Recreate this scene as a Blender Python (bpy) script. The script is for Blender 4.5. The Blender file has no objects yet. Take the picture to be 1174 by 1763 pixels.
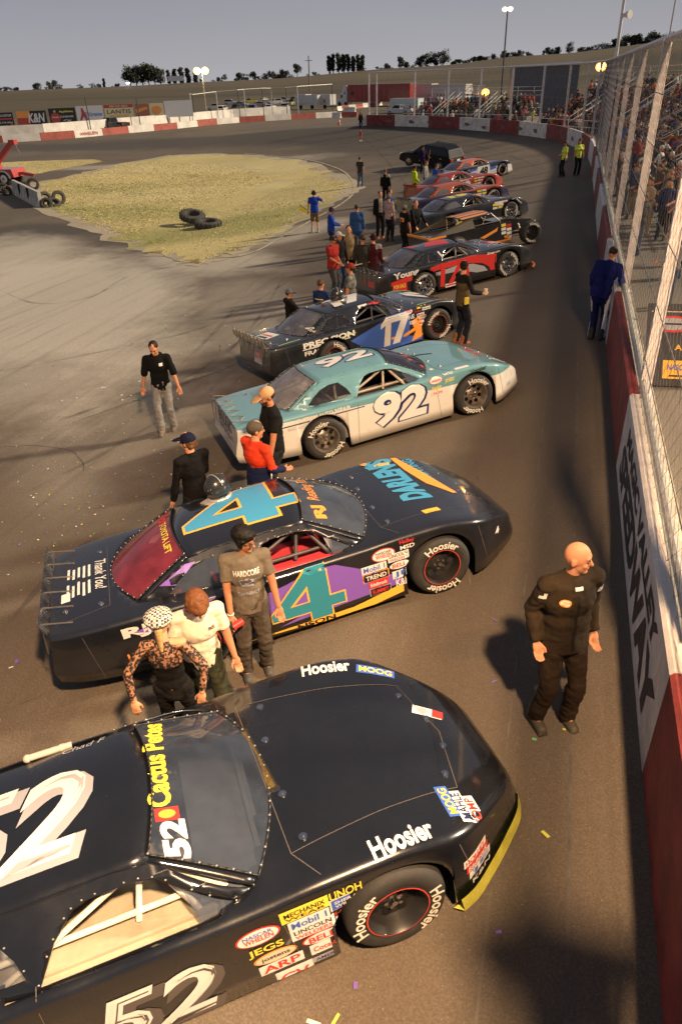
import bpy, bmesh, math, random
import numpy as np
from mathutils import Vector, Matrix, Euler, noise
from mathutils.bvhtree import BVHTree
from mathutils.geometry import tessellate_polygon
random.seed(7)
S = bpy.context.scene
COL = S.collection
R_ = math.radians
# ------------------------------------------------------------------ camera
IW, IH, FPX = 1174., 1763., 1234.04
PITCH, ROLL, YAW = R_(31.1845), R_(1.9257), R_(17.0)
CAMP = np.array([-1.085, 0., 4.652])
def _cam():
    fwd = np.array([0, math.cos(PITCH), -math.sin(PITCH)]); right = np.array([1., 0, 0]); up = np.cross(right, fwd)
    c, s = math.cos(ROLL), math.sin(ROLL)
    M = np.array([c*right - s*up, c*up + s*right, fwd])
    Z = np.array([[math.cos(YAW), -math.sin(YAW), 0], [math.sin(YAW), math.cos(YAW), 0], [0, 0, 1]])
    return M @ Z.T
CR = _cam()
cam_d = bpy.data.cameras.new('camera'); cam = bpy.data.objects.new('camera', cam_d); COL.objects.link(cam)
mw = Matrix.Identity(4)
for i in range(3):
    mw[i][0] = CR[0][i]; mw[i][1] = CR[1][i]; mw[i][2] = -CR[2][i]; mw[i][3] = CAMP[i]
cam.matrix_world = mw
cam_d.sensor_fit = 'VERTICAL'; cam_d.sensor_height = 36.; cam_d.sensor_width = 24.; cam_d.lens = FPX/IH*36.
cam_d.clip_start = .05; cam_d.clip_end = 6000
cam_d.dof.use_dof = False
S.camera = cam
# ------------------------------------------------------------------ world, sun, exposure
SUN_AZ, SUN_EL = 25., 29.
w = bpy.data.worlds.new('World'); S.world = w; w.use_nodes = True
nt = w.node_tree; N = nt.nodes; L = nt.links; N.clear()
out = N.new('ShaderNodeOutputWorld'); bg = N.new('ShaderNodeBackground'); bg2 = N.new('ShaderNodeBackground'); add = N.new('ShaderNodeAddShader')
sky = N.new('ShaderNodeTexSky'); sky.sky_type = 'NISHITA'; sky.sun_disc = False
sky.sun_elevation = R_(SUN_EL); sky.sun_rotation = R_(90 - SUN_AZ); sky.air_density = 1.; sky.dust_density = 4.
L.new(sky.outputs[0], bg.inputs[0]); bg.inputs[1].default_value = .003
tc = N.new('ShaderNodeTexCoord'); sx = N.new('ShaderNodeSeparateXYZ'); rp = N.new('ShaderNodeValToRGB')
L.new(tc.outputs['Generated'], sx.inputs[0]); L.new(sx.outputs[2], rp.inputs[0])
els = rp.color_ramp.elements
els[0].position = 0.; els[0].color = (.25, .247, .262, 1)
els[1].position = 1.; els[1].color = (.088, .094, .122, 1)
e = els.new(.09); e.color = (.172, .174, .20, 1)
e = els.new(.3); e.color = (.112, .117, .146, 1)
cm_ = N.new('ShaderNodeMapping'); cm_.inputs[3].default_value = (1.2, 1.2, 5.); cn = N.new('ShaderNodeTexNoise'); cn.inputs['Scale'].default_value = 1.6; cn.inputs['Detail'].default_value = 5
L.new(tc.outputs['Generated'], cm_.inputs[0]); L.new(cm_.outputs[0], cn.inputs['Vector']); cr_ = N.new('ShaderNodeMapRange'); cr_.inputs[1].default_value = .3; cr_.inputs[2].default_value = .7; cr_.inputs[3].default_value = .955; cr_.inputs[4].default_value = 1.045
L.new(cn.outputs[0], cr_.inputs[0]); vm_ = N.new('ShaderNodeVectorMath'); vm_.operation = 'SCALE'; L.new(rp.outputs[0], vm_.inputs[0]); L.new(cr_.outputs[0], vm_.inputs['Scale']); L.new(vm_.outputs[0], bg2.inputs[0]); bg2.inputs[1].default_value = 1.
L.new(bg.outputs[0], add.inputs[0]); L.new(bg2.outputs[0], add.inputs[1]); L.new(add.outputs[0], out.inputs[0])
sd = bpy.data.lights.new('sun', 'SUN'); sd.energy = 3.3; sd.angle = R_(5.); sd.color = (1., .83, .60)
sun = bpy.data.objects.new('sun', sd); COL.objects.link(sun)
sdir = Vector((math.cos(R_(SUN_EL))*math.cos(R_(SUN_AZ)), math.cos(R_(SUN_EL))*math.sin(R_(SUN_AZ)), math.sin(R_(SUN_EL))))
sun.rotation_euler = sdir.to_track_quat('Z', 'Y').to_euler(); sun.location = sdir*300
vs = S.view_settings; vs.view_transform = 'Standard'; vs.look = 'None'; vs.exposure = .74; vs.gamma = 1.; vs.use_curve_mapping = False
S.render.engine = 'CYCLES'; S.cycles.max_bounces = 6; S.cycles.transparent_max_bounces = 24
S.cycles.use_denoising = True
S.cycles.sample_clamp_indirect = 4.
# ------------------------------------------------------------------ pixel helpers: where a sight line of the photograph meets the ground
def ray(px, py): return CR[0]*((px-IW/2)/FPX) - CR[1]*((py-IH/2)/FPX) + CR[2]
WALL = [(0, -60), (0, 20), (0, 46), (-.25, 53), (-1.0, 59), (-2.6, 65), (-4.6, 69.4), (-7.2, 73.6), (-10., 77.4), (-13., 80.8), (-16., 83.7), (-19., 86), (-23.6, 88.4)]
def smooth_line(pts, n=5):
    P = [np.array(p, float) for p in pts]; o = []
    for i in range(len(P)-1):
        a, b, c, d = P[max(i-1, 0)], P[i], P[i+1], P[min(i+2, len(P)-1)]
        for k in range(n):
            t = k/n; l = np.linalg.norm(c-b)
            m1 = (c-a)/max(np.linalg.norm(c-a), 1e-6)*l; m2 = (d-b)/max(np.linalg.norm(d-b), 1e-6)*l
            o.append((2*t**3-3*t**2+1)*b + (t**3-2*t**2+t)*m1 + (-2*t**3+3*t**2)*c + (t**3-t**2)*m2)
    o.append(P[-1]); return np.array(o)
WL = smooth_line(WALL, 4)
EXT = np.vstack([WL, np.array([(-34, 92), (-46, 94.5), (-70, 96), (-160, 96)])])
KS = np.concatenate([np.ones(len(WL)), [.75, .35, 0, 0]])
LOWZ = -2.1
def gz(X, Y):
    X = np.atleast_1d(np.asarray(X, float)); Y = np.atleast_1d(np.asarray(Y, float)); P = np.stack([X, Y], -1)
    best = np.full(X.shape, 1e18); sg = np.zeros(X.shape); kk = np.zeros(X.shape)
    for i in range(len(EXT)-1):
        a, b = EXT[i], EXT[i+1]; ab = b-a
        t = np.clip(((P-a) @ ab)/(ab @ ab), 0, 1); q = a + t[..., None]*ab
        d2 = ((P-q)**2).sum(-1); cr = ab[0]*(P[..., 1]-a[1]) - ab[1]*(P[..., 0]-a[0])
        m = d2 < best
        best = np.where(m, d2, best); sg = np.where(m, np.sign(cr), sg); kk = np.where(m, KS[i]*(1-t)+KS[i+1]*t, kk)
    d = np.where(sg >= 0, np.sqrt(best), 0)
    bank = .1307*np.clip(d, 0, 9) + .0778*np.clip(d-9, 0, 12)
    dout = np.where(sg < 0, np.sqrt(best), 0)
    return LOWZ + kk*(2.11-bank)*np.clip(1-(dout-25)/40., 0, 1) - .01*kk
def gz1(x, y): return float(gz(x, y)[0])
def atz(px, py, z):
    d = ray(px, py); return CAMP + d*((z-CAMP[2])/d[2])
def G(px, py, H=0.):
    z = 0.
    for i in range(60):
        p = atz(px, py, z+H); z = .5*z + .5*gz1(p[0], p[1])
    return Vector((p[0], p[1], gz1(p[0], p[1])))
# ------------------------------------------------------------------ materials
MATS = {}
def srgb(h):
    if isinstance(h, str):
        c = [int(h[i:i+2], 16)/255. for i in (0, 2, 4)]
        return tuple(x/12.92 if x < .04045 else ((x+.055)/1.055)**2.4 for x in c)
    return tuple(h[:3])
def pmat(name, col, rough=.6, metal=0., coat=0., spec=.5, nscale=0., namt=0., bump=0., bscale=60., emit=None, estr=0., coords='Object', rvar=0.):
    key = (name, tuple(col) if not isinstance(col, str) else col, rough, metal, coat, nscale, namt, bump, bscale, emit, estr)
    if key in MATS: return MATS[key]
    m = bpy.data.materials.new(name); m.use_nodes = True; n = m.node_tree.nodes; l = m.node_tree.links
    p = n['Principled BSDF']; c = srgb(col)
    p.inputs['Base Color'].default_value = (*c, 1); p.inputs['Roughness'].default_value = rough; p.inputs['Metallic'].default_value = metal
    p.inputs['Coat Weight'].default_value = coat; p.inputs['Coat Roughness'].default_value = .06; p.inputs['Specular IOR Level'].default_value = spec
    if namt or bump or rvar:
        t = n.new('ShaderNodeTexCoord')
        if namt:
            nz = n.new('ShaderNodeTexNoise'); nz.inputs['Scale'].default_value = nscale; nz.inputs['Detail'].default_value = 6; nz.inputs['Roughness'].default_value = .65
            l.new(t.outputs[coords], nz.inputs['Vector'])
            mx = n.new('ShaderNodeMix'); mx.data_type = 'RGBA'
            mx.inputs[6].default_value = (*[x*(1-namt) for x in c], 1); mx.inputs[7].default_value = (*[min(1, x*(1+namt)) for x in c], 1)
            mr = n.new('ShaderNodeMapRange'); mr.inputs[1].default_value = .3; mr.inputs[2].default_value = .7
            l.new(nz.outputs[0], mr.inputs[0]); l.new(mr.outputs[0], mx.inputs[0]); l.new(mx.outputs[2], p.inputs['Base Color'])
            if rvar:
                m2 = n.new('ShaderNodeMapRange'); m2.inputs[1].default_value = .3; m2.inputs[2].default_value = .7; m2.inputs[3].default_value = rough; m2.inputs[4].default_value = rough+rvar
                l.new(nz.outputs[0], m2.inputs[0]); l.new(m2.outputs[0], p.inputs['Roughness'])
        if bump:
            nb = n.new('ShaderNodeTexNoise'); nb.inputs['Scale'].default_value = bscale; nb.inputs['Detail'].default_value = 4
            l.new(t.outputs[coords], nb.inputs['Vector'])
            b = n.new('ShaderNodeBump'); b.inputs['Strength'].default_value = bump; b.inputs['Distance'].default_value = .02
            l.new(nb.outputs[0], b.inputs['Height']); l.new(b.outputs[0], p.inputs['Normal'])
    if emit:
        p.inputs['Emission Color'].default_value = (*srgb(emit), 1); p.inputs['Emission Strength'].default_value = estr
    MATS[key] = m; return m
def cloth(col, amt=.18): return pmat('cloth', col, rough=.9, spec=.2, nscale=9, namt=amt, bump=.35, bscale=26)
def skinm(col='b98468'): return pmat('skin', col, rough=.55, spec=.35, nscale=14, namt=.1)
def glassm(name, tint, alpha, rough=.08, spec_col=(.9, .9, .95)):
    """window plastic: partly see-through, glossy"""
    key = ('g', name)
    if key in MATS: return MATS[key]
    m = bpy.data.materials.new(name); m.use_nodes = True; n = m.node_tree.nodes; l = m.node_tree.links; n.clear()
    o = n.new('ShaderNodeOutputMaterial'); tr = n.new('ShaderNodeBsdfTransparent'); df = n.new('ShaderNodeBsdfDiffuse'); gl = n.new('ShaderNodeBsdfGlossy')
    tr.inputs[0].default_value = (.86, .88, .9, 1); df.inputs[0].default_value = (*srgb(tint), 1); gl.inputs[0].default_value = (*spec_col, 1); gl.inputs[1].default_value = rough
    a = n.new('ShaderNodeMixShader'); b = n.new('ShaderNodeMixShader'); fr = n.new('ShaderNodeFresnel'); fr.inputs[0].default_value = 1.5
    t = n.new('ShaderNodeTexCoord'); nz = n.new('ShaderNodeTexNoise'); nz.inputs['Scale'].default_value = 5; nz.inputs['Detail'].default_value = 8
    mr = n.new('ShaderNodeMapRange'); mr.inputs[1].default_value = .3; mr.inputs[2].default_value = .75; mr.inputs[3].default_value = max(0, alpha-.15); mr.inputs[4].default_value = min(1, alpha+.15)
    l.new(t.outputs['Object'], nz.inputs[0]); l.new(nz.outputs[0], mr.inputs[0]); l.new(mr.outputs[0], a.inputs[0])
    l.new(tr.outputs[0], a.inputs[1]); l.new(df.outputs[0], a.inputs[2]); l.new(fr.outputs[0], b.inputs[0]); l.new(a.outputs[0], b.inputs[1]); l.new(gl.outputs[0], b.inputs[2]); l.new(b.outputs[0], o.inputs[0])
    MATS[key] = m; return m
# ------------------------------------------------------------------ mesh collector
class MB:
    def __init__(s): s.v = []; s.f = []; s.m = []
    def add(s, vs, fs, m=0, M=None):
        o = len(s.v)
        for p in vs:
            p = Vector(p)
            s.v.append(tuple(M @ p if M is not None else p))
        for f in fs: s.f.append([i+o for i in f]); s.m.append(m)
    def box(s, c, d, m=0, M=None, taper=1.):
        x, y, z = [q/2 for q in d]; cx, cy, cz = c
        vs = [(cx+a*x*(taper if k > 0 else 1), cy+b*y*(taper if k > 0 else 1), cz+k*z) for k in (-1, 1) for b in (-1, 1) for a in (-1, 1)]
        s.add(vs, [(0, 2, 3, 1), (4, 5, 7, 6), (0, 1, 5, 4), (2, 6, 7, 3), (0, 4, 6, 2), (1, 3, 7, 5)], m, M)
    def cyl(s, a, b, r0, r1=None, n=10, m=0, M=None, caps=True):
        r1 = r0 if r1 is None else r1; a, b = Vector(a), Vector(b); d = (b-a)
        if d.length < 1e-6: return
        q = d.normalized().to_track_quat('Z', 'Y').to_matrix(); vs = []
        for p, r in ((a, r0), (b, r1)):
            for k in range(n):
                t = 2*math.pi*k/n; vs.append(p + q @ Vector((r*math.cos(t), r*math.sin(t), 0)))
        fs = [(k, (k+1) % n, n+(k+1) % n, n+k) for k in range(n)]
        if caps: fs += [tuple(range(n-1, -1, -1)), tuple(range(n, 2*n))]
        s.add(vs, fs, m, M)
    def tube(s, pts, r, n=8, m=0, M=None):
        for a, b in zip(pts[:-1], pts[1:]): s.cyl(a, b, r, r, n, m, M)
        for p in pts[1:-1]: s.sph(p, (r, r, r), m, M, n, 4)
    def sph(s, c, r, m=0, M=None, n=12, k=8):
        vs = [(c[0], c[1], c[2]+r[2])]; fs = []
        for i in range(1, k):
            p = math.pi*i/k
            for j in range(n):
                t = 2*math.pi*j/n; vs.append((c[0]+r[0]*math.sin(p)*math.cos(t), c[1]+r[1]*math.sin(p)*math.sin(t), c[2]+r[2]*math.cos(p)))
        vs.append((c[0], c[1], c[2]-r[2])); e = len(vs)-1
        for j in range(n): fs.append((0, 1+j, 1+(j+1) % n)); fs.append((e, 1+(k-2)*n+(j+1) % n, 1+(k-2)*n+j))
        for i in range(k-2):
            for j in range(n): a = 1+i*n+j; b = 1+i*n+(j+1) % n; fs.append((a, a+n, b+n, b))
        s.add(vs, fs, m, M)
    def lathe(s, prof, n=32, m=0, M=None, axis='y'):
        """prof: (radius, along) pairs revolved about the axis"""
        vs = []
        for r, h in prof:
            for k in range(n):
                t = 2*math.pi*k/n; a, b = r*math.cos(t), r*math.sin(t)
                vs.append((a, h, b) if axis == 'y' else (a, b, h))
        fs = []
        for i in range(len(prof)-1):
            for k in range(n): fs.append((i*n+k, i*n+(k+1) % n, (i+1)*n+(k+1) % n, (i+1)*n+k))
        s.add(vs, fs, m, M)
    def prism(s, poly, lo, hi, m=0, M=None, plane='xy'):
        """closed outline extruded; plane xz extrudes along y, yz along x"""
        mp = {'xy': lambda u, v, h: (u, v, h), 'xz': lambda u, v, h: (u, h, v), 'yz': lambda u, v, h: (h, u, v)}[plane]
        n = len(poly); vs = [mp(u, v, lo) for u, v in poly] + [mp(u, v, hi) for u, v in poly]
        fs = [tuple(range(n-1, -1, -1)), tuple(range(n, 2*n))] + [(k, (k+1) % n, n+(k+1) % n, n+k) for k in range(n)]
        s.add(vs, fs, m, M)
    def build(s, name, mats, parent=None, smooth=False, angle=40, normals=False):
        me = bpy.data.meshes.new(name); me.from_pydata(s.v, [], s.f)
        for mm in (mats if isinstance(mats, (list, tuple)) else [mats]): me.materials.append(mm)
        me.polygons.foreach_set('material_index', s.m)
        if smooth:
            me.polygons.foreach_set('use_smooth', [True]*len(s.f))
        me.update()
        if normals:
            bm = bmesh.new(); bm.from_mesh(me); bmesh.ops.recalc_face_normals(bm, faces=bm.faces); bm.to_mesh(me); bm.free()
        if smooth and angle: me.set_sharp_from_angle(angle=R_(angle))
        return link(me, name, parent)
def link(me, name, parent=None):
    o = bpy.data.objects.new(name, me); COL.objects.link(o)
    if parent: o.parent = parent
    return o
def empty(name, loc=(0, 0, 0), M=None):
    o = bpy.data.objects.new(name, None); COL.objects.link(o); o.empty_display_size = .2
    if M is not None: o.matrix_world = M
    else: o.location = loc
    return o
def tag(o, label=None, cat=None, group=None, kind=None):
    if label: o['label'] = label
    if cat: o['category'] = cat
    if group: o['group'] = group
    if kind: o['kind'] = kind
    return o
KIDS = {}
def copy_tree(o, parent=None):
    c = o.copy(); COL.objects.link(c)
    if parent is not None: c.parent = parent; c.matrix_parent_inverse = o.matrix_parent_inverse
    for ch in [x for x in bpy.data.objects if x.parent == o]: copy_tree(ch, c)
    return c
def pchip(x, y):
    x, y = np.array(x, float), np.array(y, float)
    if x[0] > x[-1]: x, y = x[::-1], y[::-1]
    h = np.diff(x); d = np.diff(y)/h; m = np.zeros(len(x)); m[0], m[-1] = d[0], d[-1]
    for i in range(1, len(x)-1):
        if d[i-1]*d[i] > 0: m[i] = 2*d[i-1]*d[i]/(d[i-1]+d[i])
    def f(q):
        q = np.clip(q, x[0], x[-1]); i = np.clip(np.searchsorted(x, q)-1, 0, len(x)-2); t = (q-x[i])/h[i]
        return (2*t**3-3*t**2+1)*y[i]+(t**3-2*t**2+t)*h[i]*m[i]+(-2*t**3+3*t**2)*y[i+1]+(t**3-t**2)*h[i]*m[i+1]
    return f
# ------------------------------------------------------------------ lettering and flat shapes as 2-D triangle sets
TXT = {}
def text2d(s, bold=0., shear=0., spacing=1.):
    key = (s, bold, shear, spacing)
    if key in TXT: return TXT[key]
    cu = bpy.data.curves.new('t', 'FONT'); cu.body = s; cu.offset = bold; cu.shear = shear; cu.resolution_u = 3; cu.space_character = spacing
    ob = bpy.data.objects.new('t', cu); COL.objects.link(ob)
    dg = bpy.context.evaluated_depsgraph_get(); me = bpy.data.meshes.new_from_object(ob.evaluated_get(dg))
    V = [(v.co.x, v.co.y) for v in me.vertices]; F = [list(p.vertices) for p in me.polygons]
    bpy.data.objects.remove(ob); bpy.data.curves.remove(cu); bpy.data.meshes.remove(me)
    a = np.array(V) if V else np.zeros((1, 2)); lo, hi = a.min(0), a.max(0)
    TXT[key] = (a-(lo+hi)/2, F, hi-lo); return TXT[key]
def fit_text(s, wd=None, ht=None, bold=0., shear=0., spacing=1.):
    a, F, sz = text2d(s, bold, shear, spacing)
    kx = wd/sz[0] if wd else ht/sz[1]; ky = ht/sz[1] if ht else kx
    return a*np.array([kx, ky]), F
def poly2d(outline, holes=()):
    loops = [[Vector((x, y, 0)) for x, y in lp] for lp in [outline, *holes]]
    V = np.array([(p.x, p.y) for lp in loops for p in lp]); F = [list(t) for t in tessellate_polygon(loops)]
    return V, F
def rect2d(wd, ht, cx=0, cy=0): return poly2d([(cx-wd/2, cy-ht/2), (cx+wd/2, cy-ht/2), (cx+wd/2, cy+ht/2), (cx-wd/2, cy+ht/2)])
def ell2d(wd, ht, n=20): return poly2d([(wd/2*math.cos(2*math.pi*k/n), ht/2*math.sin(2*math.pi*k/n)) for k in range(n)])
def cut_grid(V, F, step):
    """subdivide a flat triangle set along a square grid so it can follow a curved surface"""
    bm = bmesh.new(); vs = [bm.verts.new((x, y, 0)) for x, y in V]
    for f in F:
        if len(set(f)) > 2:
            try: bm.faces.new([vs[i] for i in f])
            except ValueError: pass
    for ax in (0, 1):
        lo, hi = V[:, ax].min(), V[:, ax].max(); k = math.floor(lo/step)+1
        while k*step < hi:
            co = [0, 0, 0]; no = [0, 0, 0]; co[ax] = k*step+1e-5; no[ax] = 1
            bmesh.ops.bisect_plane(bm, geom=bm.verts[:]+bm.edges[:]+bm.faces[:], dist=1e-6, plane_co=co, plane_no=no); k += 1
    bm.verts.index_update()
    o = (np.array([(v.co.x, v.co.y) for v in bm.verts]), [[v.index for v in f.verts] for f in bm.faces]); bm.free(); return o
def rot2(V, deg):
    c, s = math.cos(R_(deg)), math.sin(R_(deg)); return V @ np.array([[c, s], [-s, c]])
def project(mb, VF, org, U, Vv, D, bvh, off, m=0, step=.09):
    """lay a flat shape on a surface: each point travels along D until it meets the surface"""
    V, F = cut_grid(*VF, step); org, U, Vv, D = Vector(org), Vector(U), Vector(Vv), Vector(D)
    P = []
    for x, y in V:
        p = org + U*x + Vv*y; h = bvh.ray_cast(p, D)
        for j in (1, -1):
            if h[0] is None: h = bvh.ray_cast(p+U*(.0013*j)+Vv*(.0017*j), D)
        if h[0] is None: P.append(None)
        else:
            n = h[1] if h[1].dot(D) < 0 else -h[1]
            P.append(h[0] + n*off if n.dot(D) < -.30 else None)
    vs = [p if p is not None else Vector((0, 0, 0)) for p in P]
    fs = []
    for f in F:
        if all(P[i] is not None for i in f):
            ds = [(P[i]-org).dot(D) for i in f]
            if max(ds)-min(ds) < .25:
                a, b, c = vs[f[0]], vs[f[1]], vs[f[2]]
                fs.append(f if (b-a).cross(c-a).dot(D) < 0 else f[::-1])
    mb.add(vs, fs, m)
def flat(mb, VF, org, U, Vv, m=0):
    V, F = VF; org, U, Vv = Vector(org), Vector(U), Vector(Vv); Nn = U.cross(Vv)
    vs = [org+U*x+Vv*y for x, y in V]; fs = []
    for f in F:
        a, b, c = vs[f[0]], vs[f[1]], vs[f[2]]; fs.append(f if (b-a).cross(c-a).dot(Nn) > 0 else f[::-1])
    mb.add(vs, fs, m)
def drape(mb, poly, off, m=0, step=1.4, holes=()):
    V, F = cut_grid(*poly2d(poly, holes), step); z = gz(V[:, 0], V[:, 1])+off; vs = [(x, y, h) for (x, y), h in zip(V, z)]; fs = []
    for f in F:
        a, b, c = [Vector(vs[i]) for i in f[:3]]
        fs.append(f if (b-a).cross(c-a).z > 0 else f[::-1])
    mb.add(vs, fs, m)
def ribbon(mb, pts, wd, off, m=0):
    P = np.array(pts, float)[:, :2]; n = len(P); T = np.gradient(P, axis=0); T /= np.linalg.norm(T, axis=1)[:, None]+1e-9; Nn = np.stack([-T[:, 1], T[:, 0]], 1)
    wd = np.broadcast_to(np.asarray(wd, float), (n,))[:, None]
    A, B = P+Nn*wd/2, P-Nn*wd/2; za, zb = gz(A[:, 0], A[:, 1])+off, gz(B[:, 0], B[:, 1])+off
    vs = [(*a, z) for a, z in zip(A, za)]+[(*b, z) for b, z in zip(B, zb)]
    mb.add(vs, [(i, n+i, n+i+1, i+1) for i in range(n-1)], m)
# ================================================================== THE SETTING
def ground_mat(name, base, dust, dark, patches=(), darks=(), sc=1.):
    """asphalt or soil: stone grain, patching, dust fields with ragged edges, rubbered-in bands"""
    m = bpy.data.materials.new(name); m.use_nodes = True; n = m.node_tree.nodes; l = m.node_tree.links; p = n['Principled BSDF']
    p.inputs['Roughness'].default_value = .82; p.inputs['Specular IOR Level'].default_value = .3
    t = n.new('ShaderNodeTexCoord')
    def nz(scale, det=5, ro=.6, vec=None):
        q = n.new('ShaderNodeTexNoise'); q.inputs['Scale'].default_value = scale; q.inputs['Detail'].default_value = det; q.inputs['Roughness'].default_value = ro
        l.new(vec or t.outputs['Object'], q.inputs['Vector']); return q.outputs[0]
    def mth(op, a, b=None):
        q = n.new('ShaderNodeMath'); q.operation = op
        for i, v in enumerate((a, b)):
            if v is None: continue
            if isinstance(v, (int, float)): q.inputs[i].default_value = v
            else: l.new(v, q.inputs[i])
        return q.outputs[0]
    def mr(v, a, b, c=0., d=1., smooth=True):
        q = n.new('ShaderNodeMapRange'); q.interpolation_type = 'SMOOTHSTEP' if smooth else 'LINEAR'
        for i, x in enumerate((a, b, c, d)): q.inputs[1+i].default_value = x
        l.new(v, q.inputs[0]); return q.outputs[0]
    def mix(f, a, b):
        q = n.new('ShaderNodeMix'); q.data_type = 'RGBA'
        for i, v in ((6, a), (7, b)):
            if isinstance(v, tuple): q.inputs[i].default_value = (*v, 1)
            else: l.new(v, q.inputs[i])
        if isinstance(f, float): q.inputs[0].default_value = f
        else: l.new(f, q.inputs[0])
        return q.outputs[2]
    def field(lst):
        tot = None
        for (cx, cy, rx, ry, ang, amt) in lst:
            mp = n.new('ShaderNodeMapping'); mp.vector_type = 'TEXTURE'; mp.inputs[1].default_value = (cx, cy, 0); mp.inputs[2].default_value = (0, 0, R_(ang)); mp.inputs[3].default_value = (rx, ry, 1e4)
            l.new(t.outputs['Object'], mp.inputs[0]); ln = n.new('ShaderNodeVectorMath'); ln.operation = 'LENGTH'; l.new(mp.outputs[0], ln.inputs[0])
            d = mth('ADD', ln.outputs['Value'], mth('MULTIPLY', mth('SUBTRACT', nz(.35, 6, .65), .5), 1.1)); f = mth('MULTIPLY', mr(d, 1.15, .45), amt)
            tot = f if tot is None else mth('MAXIMUM', tot, f)
        return tot
    col = mix(mr(nz(.22*sc, 6), .35, .68), tuple(x*.86 for x in base), tuple(x*1.14 for x in base))
    if darks: col = mix(field(darks), col, dark)
    if patches: col = mix(field(patches), col, dust)
    mp = n.new('ShaderNodeMapping'); mp.inputs[3].default_value = (2.2, .1, 1); l.new(t.outputs['Object'], mp.inputs[0])
    col = mix(mth('MULTIPLY', mr(nz(1.2, 4, .6, mp.outputs[0]), .5, .7), .22), col, tuple(x*.55 for x in base))
    g = nz(62*sc, 3, .7); col = mix(mr(g, .38, .66), mix(.5, col, tuple(x*.33 for x in base)), col)
    v = n.new('ShaderNodeTexVoronoi'); v.inputs['Scale'].default_value = 46*sc; l.new(t.outputs['Object'], v.inputs['Vector'])
    sp = mth('MULTIPLY', mr(v.outputs['Distance'], .2, .1), mr(nz(21*sc, 2), .5, .62)); col = mix(mth('MULTIPLY', sp, .5), col, tuple(min(1, x*2.6) for x in base))
    l.new(col, p.inputs['Base Color'])
    b = n.new('ShaderNodeBump'); b.inputs['Strength'].default_value = .5; b.inputs['Distance'].default_value = .006; l.new(g, b.inputs['Height']); l.new(b.outputs[0], p.inputs['Normal'])
    return m
def W2(px, py): q = G(px, py); return (q.x, q.y)
ASPH = ground_mat('asphalt', (.152, .120, .088), (.62, .555, .45), (.066, .058, .050),
    patches=[(-19, 22.5, 15, 5.6, 132, .95), (-15.5, 28.5, 6, 2.6, 140, .75), (-13.5, 33, 6, 2, 60, .55), (-25, 28, 8, 4.5, 125, .8), (-14, 16, 6, 3.5, 130, .6), (*W2(300, 285), 18, 3, 10, .5), (-10., 20, 6, 2.2, 120, .35), (-9.5, 11, 4, 1.6, 120, .25)],
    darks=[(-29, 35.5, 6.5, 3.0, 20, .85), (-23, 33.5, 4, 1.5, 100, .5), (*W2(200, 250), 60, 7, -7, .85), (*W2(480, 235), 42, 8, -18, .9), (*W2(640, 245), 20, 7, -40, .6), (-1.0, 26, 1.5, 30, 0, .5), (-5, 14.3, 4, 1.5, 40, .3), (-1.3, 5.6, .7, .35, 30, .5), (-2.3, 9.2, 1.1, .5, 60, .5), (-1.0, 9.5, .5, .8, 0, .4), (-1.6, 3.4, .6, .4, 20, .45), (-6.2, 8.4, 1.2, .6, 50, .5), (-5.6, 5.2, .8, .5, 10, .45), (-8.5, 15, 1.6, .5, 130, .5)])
SOIL = ground_mat('dry_soil', (.13, .105, .062), (.20, .165, .105), (.075, .066, .036), patches=[(-60, 140, 40, 20, 0, .6)], darks=[(-20, 180, 60, 20, 10, .5), (30, 150, 40, 20, 0, .6)], sc=.2)
# base sheet: fine near the track, one ring out to the horizon
xs = np.concatenate([np.arange(-150, -40, 4.), np.arange(-40, 8, 1.), np.arange(8, 90, 6.)]); ys = np.concatenate([np.arange(-40, -4, 6.), np.arange(-4, 100, 1.5), np.arange(100, 300, 10.)])
Xg, Yg = np.meshgrid(xs, ys, indexing='ij'); Zg = gz(Xg.ravel(), Yg.ravel())-.07
mb = MB(); ny = len(ys); nx = len(xs)
mb.add(list(zip(Xg.ravel(), Yg.ravel(), Zg)), [(i*ny+j, (i+1)*ny+j, (i+1)*ny+j+1, i*ny+j+1) for i in range(nx-1) for j in range(ny-1)])
x0, x1, y0, y1 = xs[0], xs[-1], ys[0], ys[-1]; Bz = 3500.; zz = LOWZ-.12
for q in ([(-Bz, -Bz), (Bz, -Bz), (Bz, y0+1), (-Bz, y0+1)], [(-Bz, y1-1), (Bz, y1-1), (Bz, Bz), (-Bz, Bz)], [(-Bz, y0), (x0+1, y0), (x0+1, y1), (-Bz, y1)], [(x1-1, y0), (Bz, y0), (Bz, y1), (x1-1, y1)]):
    mb.add([(*a, zz) for a in q], [(0, 1, 2, 3)])
tag(mb.build('ground', SOIL, smooth=True, angle=0), kind='structure')
# asphalt of the track and the infield roads
BK = [(-60, 249), (0, 246), (100, 240), (200, 231), (300, 222), (400, 212), (500, 206), (580, 202)]
BW = [W2(*p) for p in BK]
poly = [tuple(p) for p in WL if p[1] > -20][::1]
poly = [(0, -20)] + [p for p in poly if p[1] > -19] + [W2(645, 192), W2(655, 182)] + [(a, b) for a, b in BW[::-1]] + [(-135, 60), (-135, -20)]
mb = MB(); drape(mb, poly, 0., step=1.5)
tag(mb.build('track', ASPH, smooth=True, angle=0), kind='structure')
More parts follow.
